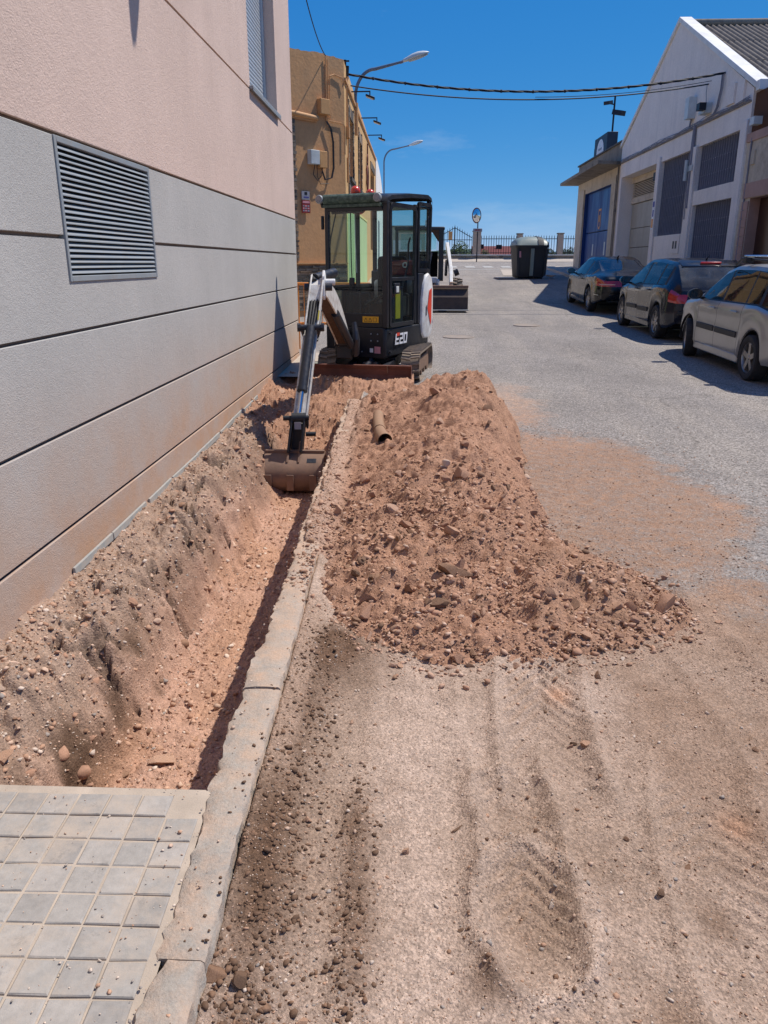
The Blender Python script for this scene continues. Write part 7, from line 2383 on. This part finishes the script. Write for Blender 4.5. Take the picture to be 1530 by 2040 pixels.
def make_car(name, label, x0, yr, wb, spec):
    """car facing +Y; x0 = centre line, yr = rear axle"""
    z0 = g(yr); z1 = g(yr + wb); pitch = (z1 - z0) / wb
    root = thing(name, (x0, yr, z0), label, 'car')
    ra, fa = spec['rear'], spec['front']           # overhangs
    yb, yf = -ra, wb + fa
    n = 110
    ys_ = list(np.linspace(yb, yf, n))
    for s in spec['seams']:
        ys_ += [s - .005, s + .005]
    ys_ = np.array(sorted(ys_))
    top = smooth_tab(spec['top'], ys_, spec.get('sm', .08)); belt = smooth_tab(spec['belt'], ys_, .10)
    hw = smooth_tab(spec['hw'], ys_, .14); rw = smooth_tab(spec['rw'], ys_, .14); low = smooth_tab(spec['low'], ys_, .06)
    r_w = spec['r']; ar = r_w + .055
    def W(x, y, z):
        return Vector((x0 + x, yr + y, z0 + z + pitch * y))
    rows = []
    for i, y in enumerate(ys_):
        zl = low[i]
        for yw in (0, wb):
            d = abs(y - yw)
            if d < ar:
                zl = max(zl, r_w + math.sqrt(ar * ar - d * d) * 1.0)
        w_, t, b, rr_ = hw[i], top[i], belt[i], rw[i]
        h = max(t - b, .012)
        zs = lambda f: zl + (b - zl) * f
        flare = 0.0
        for yw in (0, wb):
            d = abs(y - yw)
            flare = max(flare, .018 * math.exp(-((d - ar) / .09) ** 2) if d > ar * .2 else 0)
        sec = [(w_ - .035 + flare, zl), (w_ - .004 + flare, zs(.10)), (w_ + .004 + flare * .6, zs(.30)), (w_ + .002, zs(.52)), (w_ - .010, zs(.70)), (w_ - .002, zs(.80)), (w_ - .018, zs(.92)), (w_ - .045, b)]
        xi = w_ - .065
        sec += [(xi, b + h * .04), (xi + (rr_ - xi) * .42, b + h * .46), (xi + (rr_ - xi) * .84, b + h * .84), (rr_ - .0, b + h * .93), (rr_ * .86, b + h * .975), (rr_ * .45, t - .004 * (h > .1)), (0, t)]
        rows.append(sec)
    NJ = len(rows[0])
    side_gl = spec['side_glass']; wsh, rsh = spec['windshield'], spec['rearscreen']
    def cls(y, j):
        for s in spec['seams']:
            if abs(y - s) < .006 and (j < 7):
                return 'seam'
        if 8 <= j < 10:
            for a, b in side_gl:
                if a < y < b: return 'side'
            if side_gl[0][0] - .12 < y < side_gl[-1][1] + .1: return 'trim'
        if j >= 11:
            if wsh[0] < y < wsh[1]: return 'screen'
            if rsh[0] < y < rsh[1]: return 'rearscreen'
        if j == 7 and side_gl[0][0] < y < side_gl[-1][1]: return 'trim'
        if spec.get('tail_side') and spec['tail_side'][0] < y < spec['tail_side'][1] and j in spec['tail_rows']: return 'tail'
        if j < 7:
            for k, (a, b) in enumerate(spec['doors']):
                if a < y < b: return 'door%d' % k
        return 'body'
    parts = {}
    def face(key, vs):
        m = parts.setdefault(key, MB())
        m.add(vs, [(0, 1, 2, 3)])
    for i in range(len(ys_) - 1):
        ym = (ys_[i] + ys_[i + 1]) / 2
        for j in range(NJ - 1):
            k = cls(ym, j)
            for s in (-1, 1):
                a, b, c, d = rows[i][j], rows[i][j + 1], rows[i + 1][j + 1], rows[i + 1][j]
                vs = [W(s * a[0], ys_[i], a[1]), W(s * b[0], ys_[i], b[1]), W(s * c[0], ys_[i + 1], c[1]), W(s * d[0], ys_[i + 1], d[1])]
                if s < 0: vs = vs[::-1]
                kk = k + ('_l' if s < 0 else '_r') if k.startswith('door') or k in ('side', 'tail') else k
                face(kk, vs)
    # rear and front caps: bulging sheets across the end section
    for end, yy, dirn, bul in ((0, yb, -1, spec['bulge'][0]), (len(ys_) - 1, yf, 1, spec['bulge'][1])):
        sec = rows[end]
        nx = 18
        xs = np.sin(np.linspace(-1, 1, nx + 1) * math.pi / 2)
        zt_, zb_ = sec[-1][1], sec[0][1]
        for j in range(NJ - 1):
            for i in range(nx):
                q_ = []
                for (u, jj) in ((xs[i], j), (xs[i + 1], j), (xs[i + 1], j + 1), (xs[i], j + 1)):
                    w_, z = sec[jj]
                    f = math.sin(math.pi * min(1, max(0, (z - zb_) / max(.05, zt_ - zb_))) * .86 + .25)
                    bump_ = 1.25 if z < spec['bumper'] else 1.0
                    q_.append(W(u * w_, yy + dirn * bul * (1 - abs(u) ** 2.6) * max(0.15, f) * bump_, z))
                xm = abs((xs[i] + xs[i + 1]) / 2)
                k = 'body'
                if end == 0 and j in spec['tail_rows'] and xm > spec['tail_x']: k = 'tail_l' if xs[i] < 0 else 'tail_r'
                if end == 0 and j == 1 and False: k = 'trim'
                face(k, q_)
    MAT = spec['mat']
    names = dict(body='body', seam='panel_gap', side_l='side_window', side_r='side_window', trim='window_trim', screen='windscreen', rearscreen='rear_window', tail_l='tail_light', tail_r='tail_light')
    mats = dict(body=MAT, seam='plastic_black', side_l='car_glass_clear', side_r='car_glass_clear', trim='plastic_black', screen='car_glass_clear', rearscreen='car_glass', tail_l='tail_red', tail_r='tail_red')
    bodyo = None
    for k in sorted(parts, key=lambda s: s != 'body'):
        mb = parts[k]
        nm = names.get(k, 'door' if k.startswith('door') else 'body'); mt = mats.get(k, MAT)
        o = mb.build(nm, mt, root, recalc=False)
        bm = bmesh.new(); bm.from_mesh(o.data); bmesh.ops.remove_doubles(bm, verts=bm.verts, dist=.0008); bm.to_mesh(o.data); bm.free()
        o.data.polygons.foreach_set('use_smooth', [True] * len(o.data.polygons)); o.data.set_sharp_from_angle(angle=R(40))
        if k == 'body': bodyo = o
    # floor, interior, seats
    m = MB()
    for a, b in ((yb + .05, -ar), (ar, wb - ar), (wb + ar, yf - .05)):
        m.add([W(x, y, .24 + (.0)) for x, y in ((-.70, a), (.70, a), (.70, b), (-.70, b))], [(0, 1, 2, 3)])
    m.build('underbody', 'plastic_black', root)
    m = MB()
    bl_ = spec['belt'][len(spec['belt']) // 2][1]
    m.add([W(x, y, bl_ - .18) for x, y in ((-.72, yb + .25), (.72, yb + .25), (.72, wb - .1), (-.72, wb - .1))], [(0, 1, 2, 3)])
    m.build('interior', 'car_interior', root)
    for yy_, xx_ in ((.35, (-.38, .38)), (1.15, (-.36, .36))):
        for xx in xx_:
            m = MB(); p = W(xx, yy_, bl_ - .2)
            m.box(p.x - .22, p.x + .22, p.y - .06, p.y + .06, p.z, p.z + .38); m.box(p.x - .12, p.x + .12, p.y - .05, p.y + .05, p.z + .41, p.z + .56)
            o_ = m.build('seat', 'car_interior', root, bevel=.03)
    m = MB(); p = W(-.36, 1.62, bl_ + .0); m.tube([p + Vector((.17 * math.cos(a), .06 * math.sin(a), .17 * math.sin(a))) for a in np.linspace(0, 6.2832, 20)], .014, 6); m.build('steering_wheel', 'plastic_black', root)
    # wheel housings and wheels
    xw = spec['track']
    for yw in (0, wb):
        for s in (-1, 1):
            m = MB(); P = []
            for a in np.linspace(-.15, math.pi + .15, 18):
                P.append([W(s * (hw[0] * 0 + xw + .075), yw + (ar + .004) * math.cos(a), r_w + (ar + .004) * math.sin(a)), W(s * (xw - .30), yw + (ar + .004) * math.cos(a), r_w + (ar + .004) * math.sin(a))])
            m.grid(P); m.build('wheel_housing', 'plastic_black', root, recalc=False, smooth=60)
            c = W(s * xw, yw, r_w)
            wheel(root, c.x, c.y, c.z, r_w, s, spec['spokes'], steer=spec.get('steer', 0) if yw else 0)
    # mirrors, handles
    for s in (-1, 1):
        m = MB(); p = W(s * (spec['hwm'] + .10), spec['mirror_y'], spec['mirror_z'])
        rws = []
        for f, dy in ((.55, .09), (.9, .06), (1.0, .0), (.97, -.05)):
            rws.append([p + Vector((s * .115 * f * math.cos(a), dy, .085 * f * math.sin(a))) for a in np.linspace(0, 2 * math.pi, 15)])
        m.grid(rws); m.add([rws[0][i] for i in range(14)], [tuple(range(14))]); 
        mo = m.build('wing_mirror', spec.get('mirror_mat', MAT), root, smooth=50)
        m = MB(); m.add([q_ + Vector((0, .006, 0)) for q_ in rws[3][:14]], [tuple(range(14))]); m.build('mirror_glass', 'mirror_dark', mo)
        m = MB(); m.bar(p + Vector((-s * .08, .03, -.05)), p + Vector((-s * .17, .06, -.07)), .05, .035); m.build('mirror_foot', 'plastic_black', mo)
        for hy, hz in spec['handles']:
            m = MB(); p = W(s * (spec['hwm'] + .012), hy, hz)
            m.tube([p + Vector((0, -.10, 0)), p + Vector((s * .022, -.06, .004)), p + Vector((s * .022, .06, .004)), p + Vector((0, .10, 0))], .014, 8)
            m.build('door_handle', MAT, root, smooth=50)
        if spec.get('mould'):
            for a, b in spec['mould']:
                m = MB(); m.bar(W(s * (spec['hwm'] + .010), a, spec['mould_z'][0]), W(s * (spec['hwm'] + .012), b, spec['mould_z'][1]), .022, .085); m.build('rubbing_strip', 'plastic_black', root, bevel=.01)
        # sill
        m = MB(); m.bar(W(s * (spec['hwm'] - .04), ar + .01, .24), W(s * (spec['hwm'] - .04), wb - ar - .01, .24), .07, .12); m.build('sill', MAT, root, bevel=.02)
    return root, W, rows, ys_


# silver estate, nearest
L = dict(rear=.93, front=.86, r=.305, track=.735, spokes=5, hwm=.826, mat='paint_silver', sm=.10,
         top=[(-.93, .86), (-.90, 1.02), (-.62, 1.42), (-.35, 1.475), (.6, 1.505), (1.25, 1.49), (1.62, 1.40), (2.30, 1.03), (2.42, 1.00), (2.95, .93), (3.20, .82), (3.32, .68)],
         belt=[(-.93, .85), (0, .98), (1.2, .955), (2.2, .94), (2.9, .87), (3.2, .76), (3.32, .64)],
         hw=[(-.93, .70), (-.7, .80), (0, .825), (1.3, .83), (2.5, .815), (3.0, .77), (3.32, .60)],
         rw=[(-.93, .58), (-.6, .60), (0, .60), (1.2, .595), (1.7, .60), (2.3, .66), (3.0, .62), (3.32, .50)],
         low=[(-.93, .38), (-.6, .27), (0, .24), (2.5, .24), (3.0, .24), (3.32, .36)],
         seams=[.42, 1.30, 2.10], doors=[(.42, 1.30), (1.30, 2.10)], side_glass=[(-.62, -.06), (.02, .42), (.47, 1.24), (1.31, 2.12)], windshield=(1.66, 2.30), rearscreen=(-.90, -.55),
         tail_rows=(5, 6, 7), tail_x=.8, bulge=(.10, .16), bumper=.55, mirror_y=2.02, mirror_z=1.02, mirror_mat='plastic_black', handles=[(.62, .86), (1.46, .855)],
         mould=[(.46, 1.26), (1.33, 2.05)], mould_z=(.56, .56), steer=R(-14))
car1, W1, _, _ = make_car('estate_car', 'silver beige estate car with roof bars, nearest of the parked row', 5.32, 10.75, 2.52, L)
for s in (-1, 1):
    m = MB(); m.tube([W1(s * .56, -.55, 1.47), W1(s * .565, -.45, 1.535), W1(s * .57, 1.25, 1.56), W1(s * .565, 1.45, 1.47)], .016, 8); m.build('roof_rail', 'plastic_black', car1, smooth=50)
for yy_ in (.05, .95):
    m = MB(); m.bar(W1(-.66, yy_, 1.60), W1(.66, yy_, 1.60), .07, .028); m.build('roof_bar', 'chrome', car1, bevel=.01)
    for s in (-1, 1):
        m = MB(); m.box(5.32 + s * .60 - .06, 5.32 + s * .60 + .06, 10.75 + yy_ - .06, 10.75 + yy_ + .06, W1(0, yy_, 1.50).z, W1(0, yy_, 1.59).z); m.build('roof_bar_foot', 'plastic_black', car1, bevel=.015)

# dark hatchback, middle
L = dict(rear=.83, front=.90, r=.318, track=.765, spokes=7, hwm=.868, mat='paint_dark', sm=.12,
         top=[(-.83, .88), (-.80, 1.04), (-.30, 1.41), (-.05, 1.455), (.8, 1.50), (1.4, 1.475), (1.8, 1.36), (2.62, .99), (2.8, .96), (3.2, .88), (3.4, .74), (3.51, .58)],
         belt=[(-.83, .87), (-.4, 1.0), (0, 1.01), (1.2, .965), (2.4, .91), (3.0, .84), (3.3, .72), (3.51, .55)],
         hw=[(-.83, .74), (-.55, .85), (0, .868), (1.3, .87), (2.6, .855), (3.1, .80), (3.51, .58)],
         rw=[(-.83, .66), (-.3, .60), (0, .60), (1.2, .595), (1.9, .62), (2.6, .70), (3.2, .64), (3.51, .46)],
         low=[(-.83, .36), (-.6, .26), (0, .22), (2.6, .22), (3.2, .22), (3.51, .34)],
         seams=[.44, 1.28, 2.20], doors=[(.44, 1.28), (1.28, 2.20)], side_glass=[(-.18, .20), (.27, 1.16), (1.24, 2.30)], windshield=(1.86, 2.62), rearscreen=(-.80, -.26),
         tail_rows=(4, 5, 6, 7), tail_side=(-.9, -.58), tail_x=.72, bulge=(.12, .18), bumper=.62, mirror_y=2.08, mirror_z=1.02, handles=[(.52, .90), (1.42, .88)],
         mould=[(.5, 1.22), (1.33, 2.1)], mould_z=(.52, .50))
car2, W2_, _, _ = make_car('hatchback_car', 'dark blue grey hatchback with large red tail lights, middle of the parked row', 5.55, 15.75, 2.61, L)
m = MB(); m.box(5.55 - .19, 5.55 + .19, 15.75 - .30, 15.75 - .25, W2_(0, -.27, 1.405).z, W2_(0, -.27, 1.44).z); m.build('brake_light', 'brake_red', car2, bevel=.01)
m = MB(); m.prism([(-.27, 1.40), (-.38, 1.352), (-.37, 1.372), (-.05, 1.468)], -.55, .55, lambda a, b, d: W2_(d, a, b)); m.build('roof_spoiler', 'paint_dark', car2, bevel=.008)
m = MB(); m.tube([W2_(0, -.0, 1.455), W2_(0, -.05, 1.50), W2_(0, -.16, 1.55)], [.02, .012, .005], 6); m.build('aerial', 'plastic_black', car2)
m = MB(); m.bar(W2_(.02, -.87, 1.05), W2_(.42, -.84, 1.07), .02, .04); m.build('rear_wiper', 'plastic_black', car2)
m = MB(); m.bar(W2_(-.20, -.945, .84), W2_(.20, -.945, .84), .012, .022); m.build('emblem_strip', 'chrome', car2)
for s in (-1, 1):
    m = MB(); m.bar(W2_(s * .30, -.965, .55), W2_(s * .72, -.91, .55), .02, .07); m.build('bumper_strip', 'plastic_black', car2, bevel=.01)

# black coupe, farthest
L = dict(rear=.98, front=.95, r=.325, track=.765, spokes=5, hwm=.884, mat='paint_black', sm=.14,
         top=[(-.98, .86), (-.94, .965), (-.42, 1.01), (-.18, 1.07), (.52, 1.33), (.95, 1.395), (1.35, 1.385), (1.7, 1.30), (2.48, .98), (2.7, .95), (3.3, .87), (3.6, .72), (3.71, .56)],
         belt=[(-.98, .85), (-.5, .955), (0, .95), (1.2, .90), (2.4, .87), (3.2, .80), (3.5, .70), (3.71, .54)],
         hw=[(-.98, .72), (-.7, .84), (0, .882), (1.3, .885), (2.7, .87), (3.3, .80), (3.71, .56)],
         rw=[(-.98, .64), (-.3, .60), (.4, .55), (1.2, .55), (1.9, .60), (2.5, .68), (3.3, .62), (3.71, .44)],
         low=[(-.98, .38), (-.6, .26), (0, .20), (2.7, .20), (3.3, .2), (3.71, .32)],
         seams=[.60, 2.05], doors=[(.60, 2.05)], side_glass=[(.02, .62), (.68, 2.18)], windshield=(1.78, 2.48), rearscreen=(-.20, .50),
         tail_rows=(4, 5, 6), tail_side=(-1.0, -.66), tail_x=.42, bulge=(.13, .2), bumper=.58, mirror_y=1.98, mirror_z=.96, handles=[(.82, .82)])
car3, W3, _, _ = make_car('coupe_car', 'black coupe with wide red rear lamps, farthest of the parked row', 5.54, 21.9, 2.76, L)
m = MB(); m.bar(W3(-.55, -1.05, .50), W3(.55, -1.05, .50), .014, .02); m.bar(W3(-.87, -.70, .505), W3(-.80, -.93, .50), .01, .016); m.build('chrome_strip', 'chrome', car3)
for s in (-1, 1):
    m = MB(); m.bar(W3(s * .42, -1.085, .765), W3(s * .80, -.99, .765), .012, .028); m.build('lamp_bar', 'tail_clear', car3)
m = MB(); m.tube([W3(0, .62, 1.35), W3(0, .58, 1.40), W3(0, .48, 1.43)], [.03, .02, .008], 6); m.build('aerial', 'plastic_black', car3)

# ================================================================== GREY CONTAINER
M['bin_body'] = simple('dark_grey_bin', srgb(46, 49, 54), .6, var=.1, vs=2, bump=.1, dirt=srgb(60, 58, 56), dscale=4, damt=.3, streak=1)
M['bin_lid'] = simple('grey_green_lid', srgb(124, 138, 134), .45, var=.08, vs=2, bump=.05, dirt=srgb(140, 140, 132), dscale=4, damt=.3)
BXc, BYc = 4.78, 34.6
BG = g(34.2)
bn = thing('waste_container', (BXc, BYc, BG), 'large dark grey waste container with a domed grey green lid', 'container', rz=R(6))
TB = Matrix.Translation((BXc, BYc, BG)) @ Matrix.Rotation(R(6), 4, 'Z')
m = MB()
rows = []
for z, hx, hy in ((.06, .56, .50), (.10, .58, .52), (.7, .63, .58), (1.22, .67, .62), (1.27, .71, .66), (1.33, .71, .66)):
    sec = []
    for cx, cy, a0 in ((1, 1, 0), (-1, 1, 90), (-1, -1, 180), (1, -1, 270)):
        for k in range(4):
            a = R(a0 + 30 * k); r_ = .12
            sec.append(TB @ Vector((cx * (hx - r_) + r_ * math.cos(a), cy * (hy - r_) + r_ * math.sin(a), z)))
    rows.append(sec + [sec[0]])
m.grid(rows); m.add(rows[0][:-1], [tuple(range(len(rows[0]) - 1))])
m.build('body', 'bin_body', bn, smooth=40)
for x in (-.62, .0, .60):
    m = MB()
    w_ = .07 if x == 0 else .05
    m.add([TB @ Vector(p) for p in ((x * .93 - w_, -.525, .12), (x * .93 + w_, -.525, .12), (x + w_, -.63, 1.2), (x - w_, -.63, 1.2), (x * .93 - w_, -.60, .12), (x * .93 + w_, -.60, .12), (x + w_, -.665, 1.2), (x - w_, -.665, 1.2))], [(4, 5, 6, 7), (0, 4, 7, 3), (1, 2, 6, 5), (3, 7, 6, 2), (0, 1, 5, 4)])
    m.build('rib', 'bin_lid' if x == 0 else 'bin_body', bn)
m = MB(); rows = []
for t in np.linspace(0, 1, 11):
    a = t * math.pi
    x = -.70 * math.cos(a)
    rows.append([])
    for u in np.linspace(-1, 1, 13):
        yy_ = .66 * u
        z = 1.33 + .36 * max(0, math.sin(a)) ** .55 * (1 - abs(u) ** 2.6) ** .55
        rows[-1].append(TB @ Vector((x, yy_, z)))
m.grid(rows); m.build('lid', 'bin_lid', bn, smooth=60)
m = MB(); rows = []
for t in np.linspace(.60, .72, 5):
    a = t * math.pi; x = -.715 * math.cos(a)
    rows.append([TB @ Vector((x, .68 * u, 1.33 + .385 * max(0, math.sin(a)) ** .55 * (1 - abs(u) ** 2.6) ** .55)) for u in np.linspace(-1, 1, 13)])
m.grid(rows); m.build('lid_band', 'bin_body', bn, smooth=60)
m = MB(); m.add([TB @ Vector(p) for p in ((-.60, -.625, .85), (-.47, -.625, .85), (-.49, -.638, 1.1), (-.62, -.638, 1.1))], [(0, 1, 2, 3)]); m.build('sticker', 'sign_pink', bn, recalc=False)
m = MB(); m.box(-.2, .2, -.1, .1, .0, .06, TB); m.box(-.52, -.3, -.4, .4, .0, .05, TB); m.box(.3, .52, -.4, .4, .0, .05, TB); m.build('foot', 'iron_black', bn)
tr = thing('flattened_cardboard', (3.75, 34.3, g(34.3)), 'flat pale board lying on the road left of the container', 'board')
m = MB(); z = g(34.2) + .01; m.add([(3.35, 34.6, z + .02), (4.15, 34.6, z + .03), (4.15, 33.9, z + .0), (3.45, 33.9, z + .0), (3.35, 34.6, z + .04), (4.15, 34.6, z + .05), (4.15, 33.9, z + .02), (3.45, 33.9, z + .02)], [(4, 5, 6, 7), (0, 3, 2, 1), (0, 1, 5, 4), (1, 2, 6, 5), (2, 3, 7, 6), (3, 0, 4, 7)]); m.build('sheet', 'pave_far', tr)
tr = thing('rubbish_bag', (5.7, 34.4, g(34.4)), 'small crumpled tan bag lying right of the container foot', 'bag')
v, f = rock_shape(3, 77, 7, .7, .7)
m = MB(); m.add([(5.72 + a * .26, 34.3 + b * .2, g(34.4) + .1 + c * .14) for a, b, c in v], [tuple(x) for x in f]); m.build('bag', 'sign_orange', tr, smooth=20)
tr.children[0].data.materials[0] = simple('tan_bag', srgb(196, 158, 130), .7)
